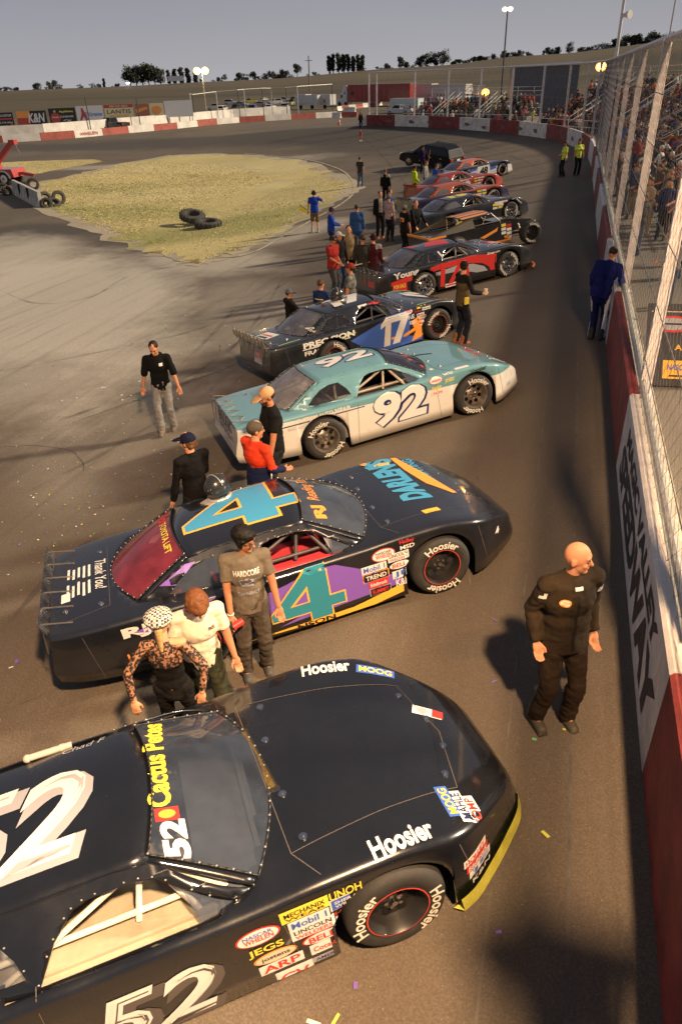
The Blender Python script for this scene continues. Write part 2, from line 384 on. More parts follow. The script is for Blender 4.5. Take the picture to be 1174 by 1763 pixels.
# concrete apron behind the wall
CONC = ground_mat('concrete', (.22, .19, .155), (.3, .26, .21), (.12, .10, .085), darks=[(3, 20, 3, 9, 0, .5)], sc=1.)
inner = [tuple(p) for p in WL if p[1] > -19]; outer = [(p[0]+9+max(0, (p[1]-60)*.2), p[1]+max(0, (p[1]-55))*.5) for p in inner]
mb = MB(); drape(mb, [(0.3, -20)]+[(a+.3, b+.1) for a, b in inner]+outer[::-1]+[(9, -20)], -.005, step=2.)
tag(mb.build('concourse', CONC, smooth=True, angle=0), kind='structure')
# grass of the infield, with a ragged dirt margin
ZG = lambda L: [(x/1.957, y/1.957) for x, y in L]
GP = ZG([(120, 618), (210, 605), (300, 582), (420, 552), (560, 527), (700, 521), (850, 526), (980, 540), (1060, 560), (1100, 590), (1150, 606), (1178, 622), (1170, 645), (1120, 672), (1060, 705), (1000, 742), (930, 782), (860, 818), (790, 848), (735, 868), (680, 882), (600, 872), (520, 848), (440, 818), (360, 782), (270, 742), (180, 706), (150, 660)])
GP2 = ZG([(-40, 552), (60, 545), (200, 540), (330, 538), (345, 545), (250, 562), (150, 582), (95, 590), (20, 575), (-40, 575)])
def rag(pts, amp, n=6, seed=0):
    rnd = random.Random(seed); P = [np.array(p) for p in pts]; o = []
    for a, b in zip(P, P[1:]+P[:1]):
        for k in range(n): q = a+(b-a)*k/n; o.append((q[0]+rnd.uniform(-amp, amp), q[1]+rnd.uniform(-amp, amp)))
    return o
GR = [W2(*p) for p in GP]; GR2 = [W2(*p) for p in GP2]
def grow(poly, k):
    c = np.mean(poly, 0); return [tuple(c+(np.array(p)-c)*(1+k/np.linalg.norm(np.array(p)-c))) for p in poly]
DIRT = ground_mat('pale_dirt', (.48, .40, .29), (.54, .46, .34), (.32, .26, .17), darks=[(-20, 40, 12, 3, 10, .5)], sc=.6)
mb = MB(); drape(mb, rag(grow(GR, .9), .35, 5, 1), .012, step=3); tag(mb.build('dirt_margin', DIRT), kind='structure')
GRASSB = ground_mat('grass_soil', (.56, .46, .20), (.68, .57, .30), (.30, .29, .09), patches=[(*W2(420, 290), 22, 5, 0, .6), (*W2(330, 330), 9, 4, 30, .5)], darks=[(*W2(310, 405), 13, 3.2, 20, .9), (*W2(480, 372), 11, 3.4, 50, .85), (*W2(200, 365), 8, 3.4, 0, .8), (*W2(400, 330), 9, 1.6, 10, .45), (*W2(250, 320), 10, 1.6, 0, .4), (*W2(150, 330), 6, 1.5, 0, .5)], sc=.5)
mb = MB(); drape(mb, rag(GR, .8, 9, 2), .02, step=3); drape(mb, rag(GR2, .3, 6, 3), .02, step=3); tag(mb.build('infield_lawn', GRASSB), kind='structure')
def inside(p, poly):
    x, y = p; r = False; j = len(poly)-1
    for i in range(len(poly)):
        xi, yi = poly[i]; xj, yj = poly[j]
        if (yi > y) != (yj > y) and x < (xj-xi)*(y-yi)/(yj-yi)+xi: r = not r
        j = i
    return r
GM = [pmat('dry_blade', (.66, .54, .25), .9), pmat('straw_blade', (.56, .45, .19), .9), pmat('green_blade', (.30, .30, .085), .9)]
mb = MB(); rnd = random.Random(3)
for poly_, cnt in ((GR, 42000), (GR2, 6000)):
    a = np.array(poly_); lo, hi = a.min(0), a.max(0); k = 0
    while k < cnt:
        x, y = rnd.uniform(lo[0], hi[0]), rnd.uniform(lo[1], hi[1])
        if not inside((x, y), poly_): continue
        k += 1; v = noise.noise((x*.14, y*.2, 3.)) + .4*noise.noise((x*.5, y*.7, 0))+.018*(40-y); g = 2 if v > .05+.35*rnd.random() else (0 if rnd.random() < .6 else 1)
        if noise.noise((x*.5, y*.7, 9.)) > .30+.3*rnd.random(): continue
        h = rnd.uniform(.012, .04)*(1.5 if g == 2 else 1); t = rnd.uniform(0, 6.28); wd = rnd.uniform(.025, .06); c, s_ = math.cos(t)*wd, math.sin(t)*wd
        z = LOWZ+.01 if x < -23 else gz1(x, y)+.01
        mb.add([(x-c, y-s_, z), (x+c, y+s_, z), (x+rnd.uniform(-.08, .08), y+rnd.uniform(-.08, .08), z+h)], [(0, 1, 2)], g)
tag(mb.build('dry_grass', GM), 'short dry yellow and green grass of the infield', 'grass', kind='stuff')
# pavement edge, apron joint, skid marks and seams
LINE = pmat('worn_line', (.40, .34, .22), .85, nscale=3, namt=.5); MARK = pmat('skid_rubber', (.060, .055, .05), .7, nscale=2, namt=.4); SEAM = pmat('asphalt_joint', (.092, .08, .068), .9, nscale=4, namt=.4)
mb = MB()
def pxline(pts, wd, m, off=.005, n=10): ribbon(mb, smooth_line([W2(*p) for p in pts], n), wd, off, m)
pxline([(360, 445), (420, 440), (480, 412), (540, 378), (590, 350), (608, 332), (604, 308), (580, 290), (520, 274), (420, 264)], .14, 0, .026)
mb.build('edge_line', LINE)['kind'] = 'structure'
mb = MB(); rnd = random.Random(11)
for pts in ([(560, 240), (700, 262), (820, 255)], [(590, 218), (640, 250), (700, 320), (690, 380)], [(620, 222), (690, 262), (700, 300), (650, 330)], [(640, 262), (700, 270), (760, 255), (860, 244)], [(660, 225), (720, 245), (800, 250), (900, 262)], [(700, 222), (760, 238), (860, 262), (960, 300)], [(720, 232), (800, 262), (900, 285)], [(560, 300), (640, 320), (680, 300), (720, 265)],
            [(0, 500), (120, 520), (240, 470), (380, 450)], [(0, 640), (200, 600), (360, 560), (520, 470)], [(0, 760), (200, 690), (340, 640), (480, 530)], [(300, 640), (380, 560), (440, 480)], [(0, 1090), (120, 960), (260, 860), (340, 760)], [(20, 860), (180, 780), (330, 690)]):
    P = smooth_line([W2(*p) for p in pts], 12); n_ = len(P); wd = .16*np.clip(np.minimum(np.arange(n_), np.arange(n_)[::-1])/8, .15, 1)*(.7+.5*np.random.RandomState(5).rand(n_))
    ribbon(mb, P, wd, .0045); 
    if rnd.random() < .5: ribbon(mb, P+np.array([.9, .7]), wd*.8, .0045)
SK = bpy.data.materials.new('skid_mark'); SK.use_nodes = True; n_ = SK.node_tree.nodes; l_ = SK.node_tree.links; pb = n_['Principled BSDF']
pb.inputs['Base Color'].default_value = (.05, .046, .042, 1); pb.inputs['Roughness'].default_value = .75
t_ = n_.new('ShaderNodeTexCoord'); z_ = n_.new('ShaderNodeTexNoise'); z_.inputs['Scale'].default_value = 1.1; z_.inputs['Detail'].default_value = 6; l_.new(t_.outputs['Object'], z_.inputs[0]); r_ = n_.new('ShaderNodeMapRange'); r_.inputs[1].default_value = .35; r_.inputs[2].default_value = .75; r_.inputs[3].default_value = .0; r_.inputs[4].default_value = .38; l_.new(z_.outputs[0], r_.inputs[0]); l_.new(r_.outputs[0], pb.inputs['Alpha'])
mb.build('skid_marks', SK)['kind'] = 'structure'
mb = MB()
ribbon(mb, [(-.52-.0*y, y) for y in np.arange(1.2, 58, 1.)], .022, .004); ribbon(mb, [(-1.02, y) for y in np.arange(1.2, 50, 1.)], .018, .004); ribbon(mb, [(-4.6, y) for y in np.arange(-3, 60, 1.)], .02, .004)
rnd = random.Random(17)
for (x, y, a, ln) in ((-7, 8.5, .4, 5), (-9, 13, 1.2, 4), (-1.6, 6.5, 1.5, 4), (-5.5, 18, .2, 5), (-12, 20, .9, 6), (-6, 4, .7, 3), (-2.2, 13.5, 1.4, 5), (-14, 10, .3, 6)):
    P = []
    for k in range(int(ln/.18)): P.append((x, y)); a += rnd.uniform(-.5, .5)*.6; x += .18*math.cos(a); y += .18*math.sin(a)
    ribbon(mb, P, .012+.008*np.random.RandomState(3).rand(len(P)), .004)
mb.build('pavement_joint', SEAM)['kind'] = 'structure'
# the hill beyond
CREST = pchip([-600, 0, 60, 200, 330, 460, 580, 640, 776, 878, 981, 1040, 1174, 1800], [172, 157, 154, 149, 142, 136, 126, 120, 111, 98, 91, 84, 68, 40])
def hill_pt(px, D):
    d = ray(px, float(CREST(px))); h = math.hypot(d[0], d[1]); return CAMP + d*(D/h)
mb = MB(); pxs = np.arange(-560, 1800, 20.); prof = [(.0, 0.), (.12, .02), (.3, .18), (.45, .36), (.6, .58), (.75, .8), (.88, .95), (1., 1.), (1.25, .97), (2., .8), (5, .4)]
for i, px in enumerate(pxs):
    c = hill_pt(px, 520.); dx, dy = c[0]-CAMP[0], c[1]-CAMP[1]; b = .46
    for k, (t, z) in enumerate(prof):
        f = b+(1-b)*t; wz = noise.noise((px*.01, t*4, 2.))*.5*(t*(1-t) if t < 1 else 0)*4
        mb.v.append((CAMP[0]+dx*f, CAMP[1]+dy*f, LOWZ-.05+(c[2]-LOWZ)*z+wz))
k = len(prof); mb.f = [(i*k+j, (i+1)*k+j, (i+1)*k+j+1, i*k+j+1) for i in range(len(pxs)-1) for j in range(k-1)]; mb.m = [0]*len(mb.f)
HILL = ground_mat('hill_grass', (.112, .088, .050), (.155, .12, .072), (.058, .054, .030), patches=[(-150, 420, 200, 40, 10, .6)], darks=[(-60, 330, 240, 16, 8, .7), (60, 400, 160, 30, 5, .5)], sc=.06)
tag(mb.build('hill', HILL, smooth=True, angle=0), kind='structure')
# ------------------------------------------------------------------ front wall
REDP = pmat('red_wall_paint', (.20, .033, .030), .7, nscale=2.5, namt=.5, bump=.15, bscale=30); WHP = pmat('white_wall_paint', (.60, .57, .54), .7, nscale=2., namt=.32, bump=.15, bscale=30)
CONCW = pmat('wall_concrete', (.42, .38, .32), .85, nscale=5, namt=.35, bump=.3)
def arc(P): return np.concatenate([[0], np.cumsum(np.linalg.norm(np.diff(P, axis=0), axis=1))])
AL = arc(WL)
def at_s(s): return np.array([np.interp(s, AL, WL[:, 0]), np.interp(s, AL, WL[:, 1])])
def nrm(s):
    a, b = at_s(max(s-.3, 0)), at_s(min(s+.3, AL[-1])); t = (b-a)/np.linalg.norm(b-a); return np.array([t[1], -t[0]])   # outward (behind the wall)
S0 = 60+4.15; PAN = 5.25
mb = MB(); smax = AL[-1]; s = 58.; stops = []
while s < smax: stops.append(s); nb = S0+PAN*math.ceil((s-S0)/PAN+1e-6); s = min(s+1.05, nb)
stops.append(smax)
prof_ = [(0., -.12), (0., 1.02), (.03, 1.05), (.12, 1.05), (.12, .93), (.34, .93), (.34, -.1)]
for a, b in zip(stops[:-1], stops[1:]):
    k = math.floor(((a+b)/2-S0)/PAN); m = 1 if (k % 2 == 0 and k >= 0) else 0
    rows = []
    for q in (a, b):
        p, nn = at_s(q), nrm(q); f = 1. if q < smax-.01 else 1.; g = gz1(*p)
        rows.append([(p[0]+nn[0]*o, p[1]+nn[1]*o, g+h*f) for o, h in prof_])
    vs = rows[0]+rows[1]; n_ = len(prof_)
    for j in range(n_-1): mb.add([vs[j], vs[j+1], vs[n_+j+1], vs[n_+j]], [(0, 3, 2, 1)], m if j < 3 else 2)
p, nn = at_s(smax), nrm(smax); t_ = np.array([-nn[1], nn[0]]); g = gz1(*p); e_ = p+t_*2.6
mb.add([(p[0], p[1], g-.1), (p[0], p[1], g+1.05), (e_[0], e_[1], g-.6), (p[0]+nn[0]*.34, p[1]+nn[1]*.34, g-.1), (p[0]+nn[0]*.34, p[1]+nn[1]*.34, g+1.05), (e_[0]+nn[0]*.34, e_[1]+nn[1]*.34, g-.6)], [(0, 1, 2), (3, 5, 4), (1, 4, 5, 2), (0, 3, 4, 1)], 1)
wall = mb.build('track_wall', [REDP, WHP, CONCW], normals=False)
tag(wall, 'long concrete track wall painted in red and white sections under the fence', 'wall')
BLKP = pmat('black_sign_paint', (.03, .03, .035), .7, nscale=6, namt=.4)
mb = MB()
for txt, z, ht, y0_, y1_ in (('MAGIC VALLEY', .77, .24, 8.7, 4.75), ('SPEEDWAY', .36, .46, 8.95, 4.35)):
    flat(mb, fit_text(txt, wd=y0_-y1_, ht=ht, bold=.05), (-.004, (y0_+y1_)/2, z), (0, -1, 0), (0, 0, 1))
mb.build('wall_lettering', BLKP, wall)
mb = MB(); rnd = random.Random(4)   # tyre scuffs and decals on the wall sections round the turn
for s in np.arange(60+60, smax-2, 3.1):
    p, nn = at_s(s), nrm(s); t_ = np.array([-nn[1], nn[0]]); V = [(rnd.uniform(.3, .8)*math.cos(a)*rnd.uniform(.6, 1.1), .16*math.sin(a)*rnd.uniform(.6, 1.2)) for a in np.linspace(0, 6.28, 13)[:-1]]
    flat(mb, poly2d(V), (p[0]-nn[0]*.005, p[1]-nn[1]*.005, gz1(*p)+rnd.uniform(.25, .5)), (*(-t_), 0), (0, 0, 1))
mb.build('scuff_mark', pmat('scuff', (.16, .10, .08), .8, nscale=6, namt=.5), wall)
# pipe rail on the wall and the catch fence
GALV = pmat('galvanised_steel', (.42, .41, .38), .45, metal=.6, nscale=8, namt=.25); PWHT = pmat('fence_white_paint', (.56, .55, .57), .55, nscale=7, namt=.22); WIRE = pmat('fence_wire', (.16, .15, .14), .5, metal=.4)
fence = empty('catch_fence', (.2, 9.75, 1.05)); tag(fence, 'tall white catch fence with chain-link between posts on the track wall', 'fence')
bpy.context.view_layer.update()
def child_of(o, par): o.parent = par; o.matrix_parent_inverse = Matrix.Translation(par.location).inverted()
mb = MB(); P3 = [(0.165, y, 1.1) for y in np.arange(1., 47, 1.5)]; mb.tube(P3, .045, 8); mb.tube([(.165, 1, 1.1), (.165, 1, 1.0)], .03); child_of(mb.build('pipe_rail', GALV, smooth=True), fence)
TOPZ = 5.05
ps = [60+4.35+5.4*i for i in range(30) if 60+4.35+5.4*i < smax-1]+[smax-.2]
for s in ps:
    p, nn = at_s(s), nrm(s); t_ = np.array([-nn[1], nn[0]]); c = p+nn*.21; g = gz1(*p)
    M = Matrix(((t_[0], nn[0], 0, c[0]), (t_[1], nn[1], 0, c[1]), (0, 0, 1, g), (0, 0, 0, 1)))
    mb = MB(); h = TOPZ-.95
    mb.box((0, -.06, .95+h/2), (.135, .016, h), 0, M); mb.box((0, .06, .95+h/2), (.135, .016, h), 0, M); mb.box((0, 0, .95+h/2), (.014, .104, h), 0, M); mb.box((0, 0, .94), (.3, .24, .03), 0, M)
    for z in (1.4, 2.6, 3.8): mb.box((0, -.075, z), (.16, .012, .05), 1, M)
    child_of(mb.build('post', [PWHT, GALV]), fence)
mb = MB(); R3 = []
for s in np.arange(60., smax, 1.4).tolist()+[smax-.2]:
    p, nn = at_s(s), nrm(s); c = p+nn*.21; R3.append((c[0], c[1], gz1(*p)+TOPZ))
mb.tube(R3, .06, 8); child_of(mb.build('top_rail', PWHT, smooth=True), fence)
mb = MB()
for z in (1.5, 2.2, 2.9, 3.6, 4.3): mb.tube([(q[0]-.1*(1 if q[1] < 50 else .6), q[1], q[2]-TOPZ+z) for q in R3], .007, 4)
child_of(mb.build('cable', WIRE), fence)
mb = MB()
def fpt(s, z):
    p, nn = at_s(s), nrm(s); c = p+nn*.10; return (c[0], c[1], z)
for sgn in (1, -1):
    for s in np.concatenate([np.arange(58., 78, .26), np.arange(78, 112, .42)]):
        mb.cyl((.1, s-60, 1.06), (.1, s-60+sgn*3.98, 5.03), (.0020 if s < 75 else .003), n=3, caps=False)
for s in np.arange(112, smax-4, 1.2):
    for sgn in (1, -1):
        q = [fpt(min(max(s+sgn*z, 100), smax), 1.06+z) for z in (0, 1, 2, 3, 3.97)]
        for a, b in zip(q[:-1], q[1:]): mb.cyl(a, b, .004, n=3, caps=False)
child_of(mb.build('chain_link', WIRE), fence)
# ------------------------------------------------------------------ far wall, pit wall, loose barrier blocks, boards
def zat(P, py):
    v = -(py-IH/2)/FPX; d = np.array(P[:])-CAMP; return float((v*(CR[2]@d)-(CR[1]@d))/(CR[1][2]-v*CR[2][2]))
FRED = pmat('far_red_paint', (.33, .075, .055), .7, nscale=.8, namt=.3); FWHT = pmat('far_white_paint', (.66, .62, .56), .7, nscale=.6, namt=.22)
def wall_run(name, line, h, th, pan, mats, label, first=0, writes=()):
    mb = MB(); P = smooth_line(line, 8); A = arc(P); k = 0; s = 0.; tot = A[-1]
    f = lambda q: np.array([np.interp(q, A, P[:, 0]), np.interp(q, A, P[:, 1])])
    while s < tot-.01:
        e = min(s+pan, tot); a, b = f(s), f(e); t = (b-a)/np.linalg.norm(b-a); nn = np.array([-t[1], t[0]]); hh = h+.04*(k % 3)
        M = Matrix(((t[0], nn[0], 0, a[0]), (t[1], nn[1], 0, a[1]), (0, 0, 1, gz1(*a)), (0, 0, 0, 1))); ln = np.linalg.norm(b-a)
        mb.prism([(-th/2, -.1), (th/2, -.1), (th/2-.04, hh), (-th/2+.04, hh)], .006, ln-.006, (k+first) % 2, M, 'yz'); k += 1; s = e
    o = mb.build(name, mats); tag(o, label, 'wall'); return o, f, tot
bw, bf, btot = wall_run('far_track_wall', BW, .95, .4, 5.3, [FRED, FWHT], 'far track wall of red and white blocks along the outside of the turn')
PW = [W2(x, y-7) for x, y in BK if x < 560]; wall_run('pit_wall', PW, 1.75, .35, 12., [FWHT, FWHT], 'plain white pit wall running behind the red and white blocks')
mb = MB()
for px, py, s_, col, k in ((188, 236, 'WHELEN', 0, 3.4),):
    p = G(px, py+2); i = int(np.argmin([np.linalg.norm(np.array(bf(q))-np.array(p[:2])) for q in np.linspace(0, btot, 200)])); q = np.linspace(0, btot, 200)[i]
    q = (math.floor(q/5.3)+.5)*5.3
    c = bf(q); t = (bf(q+.4)-bf(q-.4)); t /= np.linalg.norm(t); nn = np.array([-t[1], t[0]])
    if nn @ (np.array([CAMP[0], CAMP[1]])-c) < 0: nn = -nn
    u = np.array([t[0], t[1]]); u = u if u[0] > 0 else -u
    flat(mb, fit_text(s_, wd=k, ht=.42, bold=.015), (*(c+nn*.222), gz1(*c)+.5), (*u, 0), (0, 0, 1), col)
mb.build('wall_lettering', [pmat('red_letter', (.4, .04, .04)), pmat('orange_letter', (.75, .4, .12)), pmat('grey_letter', (.2, .2, .22))], bw)
LAB_B = {}
for i, (px0, px1, py, c, lb) in enumerate([(580, 588, 191, 1, 'leftmost white block in the back row at the pit entry'), (588, 600, 189, 0, 'dark red block second in the back row at pit entry'), (600, 612, 188, 1, 'white block third in the back row at the pit entry'), (612, 624, 186.5, 0, 'red block in middle of the back row at pit entry'), (624, 635, 185, 1, 'white block left of the last red block at pit entry'), (635, 645, 183.5, 0, 'last red block in back row before the white end block'), (645, 657, 182, 1, 'white end block of back row beside fence corner post'), (592, 612, 192.5, 1, 'low white block standing between the two rows of barriers'), (572, 587, 203, 1, 'white block at the end of the far track wall'), (587, 615, 202, 0, 'long red block ending the far track wall')]):
    a, b = G(px0, py), G(px1, py-(.8 if i < 7 else .2)); t = (b-a); ln = t.length; ang = math.atan2(t.y, t.x)
    mb = MB(); mb.prism([(-.3, 0), (.3, 0), (.26, .12), (.12, .4), (.09, .95), (-.09, .95), (-.12, .4), (-.26, .12)], .02, ln-.02, 0, None, 'yz')
    o = mb.build('barrier_block', [FRED if c == 0 else FWHT]); o.location = a; o.rotation_euler = (0, 0, ang); tag(o, lb, 'barrier', 'barrier blocks at the pit entry')
# billboards
BWT = pmat('board_white', (.66, .66, .68), .6); BBK = pmat('board_black', (.02, .02, .024), .5); BRD = pmat('board_red', (.42, .06, .05), .6); BOR = pmat('board_orange', (.75, .30, .08), .6); BCR = pmat('board_cream', (.66, .58, .36), .6); BYL = pmat('board_yellow', (.72, .66, .12), .6); BBL = pmat('board_blue', (.06, .2, .5), .6); BGR = pmat('board_green', (.25, .5, .1), .6); BBR = pmat('board_brown', (.36, .14, .09), .6)
WOOD = pmat('grey_wood', (.20, .16, .12), .85, nscale=9, namt=.3)
def board(x0_, y0a, x1_, y1a, base, items, label):
    """x0.. pixel box of the board; base: index of back material; items drawn in board units (-1..1, -1..1 * aspect)"""
    cb = G((x0_+x1_)/2, 238-.045*(x0_+x1_)/2-9.); a = G(x0_, 238-.045*x0_-9.); b = G(x1_, 238-.045*x1_-9.)
    lo = zat(cb, (y1a)); hi = zat(cb, y0a); W = (b-a).length; t = (b-a).normalized(); lo = max(lo, .25)
    ang = math.atan2(t.y, t.x); root = empty('billboard', cb); root.rotation_euler = (0, 0, ang); tag(root, label, 'billboard', 'billboards along the far wall')
    mb = MB(); H = hi-lo; mb.box((0, 0, (lo+hi)/2), (W*.97, .08, H)); mb.build('panel', [base], root)
    mb = MB()
    for x in (-W*.35, 0, W*.35): mb.box((x, .1, hi/2-.03), (.12, .1, hi+.05))
    mb.build('post', WOOD, root)
    mb = MB(); ms = []; 
    for it in items:
        VF, mt = it; V, F = VF
        if mt not in ms: ms.append(mt)
        flat(mb, (V*np.array([W*.485, H*.5]), F), (0, -.046-.003*ms.index(mt), (lo+hi)/2), (1, 0, 0), (0, 0, 1), ms.index(mt))
    if items: mb.build('artwork', ms, root)
def tx(s, x, y, wd, ht, bold=.02, shear=0): V, F = fit_text(s, wd=wd, ht=ht, bold=bold, shear=shear); return V+np.array([x, y]), F
def rc(x, y, wd, ht): return rect2d(wd, ht, x, y)
def el(x, y, wd, ht): V, F = ell2d(wd, ht); return V+np.array([x, y]), F
board(-10, 194, 30, 220, BBK, [(rc(.1, .15, 1.6, .22), BRD), (tx('SPEED & CUSTOM', .1, .6, 1.5, .3), BWT), (tx('(208) 733-2024', .1, -.35, 1.5, .26), BWT), (el(.75, -.6, .3, .35), BRD)], 'black billboard with a red bar and phone number at far left')
board(35, 191, 87, 218, BBK, [(poly2d([(-1, 1), (-.1, 1), (-.1, .15), (-1, .15)]), BOR), (poly2d([(-1, .15), (0, .15), (-.2, -.8), (-.95, -.8)]), BRD), (tx('K&N', .3, .1, 1.15, 1.2, .03, .2), BWT), (rc(0, -.9, 1.7, .12), BWT)], 'billboard with an orange and red block and white lettering')
board(90, 186, 137, 214, BBK, [(el(-.55, -.2, .75, 1.3), BRD), (el(-.55, .62, .2, .3), BGR), (tx('Applebees', .3, .55, 1.05, .36), BYL), (tx('CLUB MANAGER', .3, -.05, 1., .24), BWT), (tx('of Year', .3, -.5, .6, .26), BWT), (tx('Apple', -.55, -.1, .5, .25), BWT)], 'black billboard with a red apple and yellow and white words')
board(137, 182, 184, 211, BWT, [(tx('EXtreme', .25, 0, 1.3, .5, .02, .15), BBL), (poly2d([(-.62, .75), (-.5, .75), (-.35, .1), (-.2, -.7), (-.34, -.7), (-.5, -.2), (-.68, -.7), (-.82, -.7), (-.62, .1)]), BRD), (rc(0, -.9, 1.5, .1), BBK)], 'white billboard with blue lettering and a red figure')
board(185, 180, 235, 207, BCR, [(rc(0, .8, 2, .4), BRD), (rc(0, -.87, 2, .26), BRD), (tx('LANTIS', 0, .12, 1.65, .52, 0.), BBK), (tx('888 443-2850', 0, .8, 1.3, .22), BCR), (tx('FIREWORKS & LASERS', 0, -.4, 1.3, .2), BOR)], 'cream billboard with black lettering between two red bands')
board(237, 178, 287, 204, BCR, [(rc(-.5, 0, 1, 2), BBR), (poly2d([(-1, .25), (-.2, .6), (-.1, .3), (-.9, -.2)]), BOR), (el(.5, .1, .7, 1.1), BOR), (tx('DELI', .5, .1, .5, .4), BBR)], 'billboard half red-brown and half cream with a round emblem')
board(287, 173, 336, 201, BWT, [], 'blank white billboard beside the far fence corner')
# far fence
ff = empty('far_fence', G(337, 208)); tag(ff, 'far catch fence of dark and white poles with a top rail before parked cars', 'fence')
bpy.context.view_layer.update()
DKP = pmat('dark_pole', (.06, .055, .05), .6); tops = []
for px, py, ty, c in ((158, 231, 168, 0), (243, 224, 168, 0), (333, 216, 161, 1), (337, 214, 163, 0), (377, 211, 158, 1), (414, 209, 155, 0), (424, 208, 154, 1), (455, 206, 152, 0), (470, 205, 152, 1), (495, 204, 151, 0), (514, 203, 149, 1), (573, 199, 145, 0)):
    g = G(px, py-3); h = zat(g, ty); mb = MB(); mb.cyl((g.x, g.y, g.z-.1), (g.x, g.y, g.z+h), .085, n=8); child_of(mb.build('pole', DKP if c == 0 else PWHT), ff)
    if px >= 333: tops.append((g.x, g.y, g.z+h))
mb = MB(); mb.tube(tops, .08, 6); child_of(mb.build('rail', [GALV]), ff)
# ================================================================== RACE CARS
TYRE = pmat('tyre_rubber', (.022, .020, .018), .75, nscale=9, namt=.3, bump=.15, bscale=120); TLET = pmat('tyre_lettering', (.62, .58, .5), .7); DARKM = pmat('chassis_black', (.012, .012, .013), .8); BLKM = pmat('black_metal', (.02, .02, .022), .45)
STEEL = pmat('bare_steel', (.30, .26, .22), .38, metal=.8, nscale=9, namt=.3); CHROME = pmat('chrome', (.55, .55, .55), .18, metal=1.); RIVET = pmat('rivet', (.6, .58, .55), .35, metal=.7)
def wheel_parts(rim_mat, r=.345, wd=.27, hole_mat=DARKM, ring=None, n=40, nh=8):
    """one wheel with its outer face towards -y; axle at the origin"""
    mb = MB(); h = wd/2; mb.lathe([(r*.62, -h*.9), (r*.70, -h*1.0), (r*.84, -h*1.02), (r*.93, -h*.93), (r*.985, -h*.72), (r, -h*.4), (r, h*.4), (r*.985, h*.72), (r*.93, h*.93), (r*.84, h), (r*.62, h*.9)], n)
    for k in (-.42, 0, .42): pass
    tyre = mb
    mb = MB(); ri = r*.63
    mb.lathe([(ri*1.03, -h*.92), (ri*1.03, -h*.99), (ri*.96, -h*1.0), (ri*.9, -h*.8), (ri*.86, -h*.35), (ri*.82, -h*.1), (ri*.62, -h*.02), (ri*.42, -h*.22), (ri*.3, -h*.28), (ri*.0, -h*.28)], n)
    for k in range(nh):   # vent holes of the wheel disc
        t = 2*math.pi*k/nh; c = (ri*.63*math.cos(t), -h*.07, ri*.63*math.sin(t)); M = Matrix.Translation(c) @ Matrix.Rotation(-t, 4, 'Y')
        mb.add([(ri*.17*math.cos(a)*1.0, -.012+(.0 if True else 0), ri*.15*math.sin(a)) for a in np.linspace(0, 2*math.pi, 13)[:-1]], [tuple(range(11, -1, -1)), tuple(range(12))], 1, M)
    for k in range(5):
        t = 2*math.pi*k/5; a = (ri*.25*math.cos(t), -h*.28, ri*.25*math.sin(t)); mb.cyl(a, (a[0], -h*.42, a[2]), .016, n=6, m=2)
    mb.cyl((0, -h*.28, 0), (0, -h*.55, 0), ri*.13, ri*.10, 12, 2)
    if ring: mb.lathe([(ri*.985, -h*1.005), (ri*.95, -h*1.01)], n, 3)
    rim = mb
    mb = MB()
    for base in (math.pi/2, -math.pi/2):
        V, F = fit_text('Hoosier', wd=.40, bold=.02); V, F = cut_grid(V, F, .03); rr = r*.79; vs = []
        for x, y in V: a = base - x/rr; vs.append(((rr+y)*math.cos(a), -h*1.055, (rr+y)*math.sin(a)))
        mb.add(vs, F)
    return tyre, rim, mb
WK = {}
def get_wheel(key, rim_mat, ring=None, r=.345, wd=.27, nh=8):
    if key not in WK:
        t, rm, lt = wheel_parts(rim_mat, r, wd, ring=ring, nh=nh); d = []
        for mb, nm, ms in ((t, 'wheel', [TYRE]), (rm, 'rim', [rim_mat, DARKM, CHROME, ring or CHROME]), (lt, 'tyre_lettering', [TLET])):
            o = mb.build(nm, ms, None, smooth=nm != 'tyre_lettering', angle=35, normals=nm != 'rim'); me = o.data; bpy.data.objects.remove(o); d.append((nm, me))
        WK[key] = d
    return WK[key]
def put_wheel(root, key, loc, flip=False, steer=0., roll=0., letter=True):
    d = WK[key]; w_ = link(d[0][1], 'wheel', root); w_.location = loc; w_.rotation_euler = (0, roll, (math.pi if flip else 0)+steer)
    r_ = link(d[1][1], 'rim', w_)
    if letter: link(d[2][1], 'tyre_lettering', w_)
    return w_
X0, X1 = -2.65, 2.46
fW = pchip([-2.65, -2.55, -2.3, -1.9, -1.33, -.6, .6, 1.33, 1.72, 1.86, 2.05, 2.25, 2.40, 2.46], [.84, .885, .93, .955, .972, .972, .972, .972, .962, .925, .80, .64, .50, .40])
fS = pchip([-2.65, -2.2, -1.6, -.6, .5, .9, 1.33, 1.75, 2.03, 2.25, 2.38, 2.46], [.855, .86, .86, .85, .852, .868, .866, .785, .665, .55, .46, .38])
fC = pchip([-2.65, -2.2, -1.6, -.6, .5, .9, 1.33, 1.75, 2.03, 2.25, 2.38, 2.46], [.885, .895, .90, .91, .905, .90, .85, .765, .665, .56, .47, .39])
fL = pchip([-2.65, -2.45, -2.0, -1.4, -.9, .9, 1.4, 1.8, 2.08, 2.34, 2.46], [.30, .25, .21, .17, .115, .115, .12, .10, .09, .10, .13])
def body_z(x, y):
    W, zs, zc = float(fW(x)), float(fS(x)), float(fC(x)); ys = max(W-.07, .02); a = abs(y)
    if a <= ys: return zs+(zc-zs)*(1-(a/ys)**2)
    t = min((a-ys)/max(W-ys, 1e-3), 1); return zs-.05*(1-math.sqrt(max(0, 1-t*t)))
AR = .405
FYB = pchip([-1.75, -1.2, -.6, .2, .42, .55], [.72, .82, .895, .895, .85, .80])
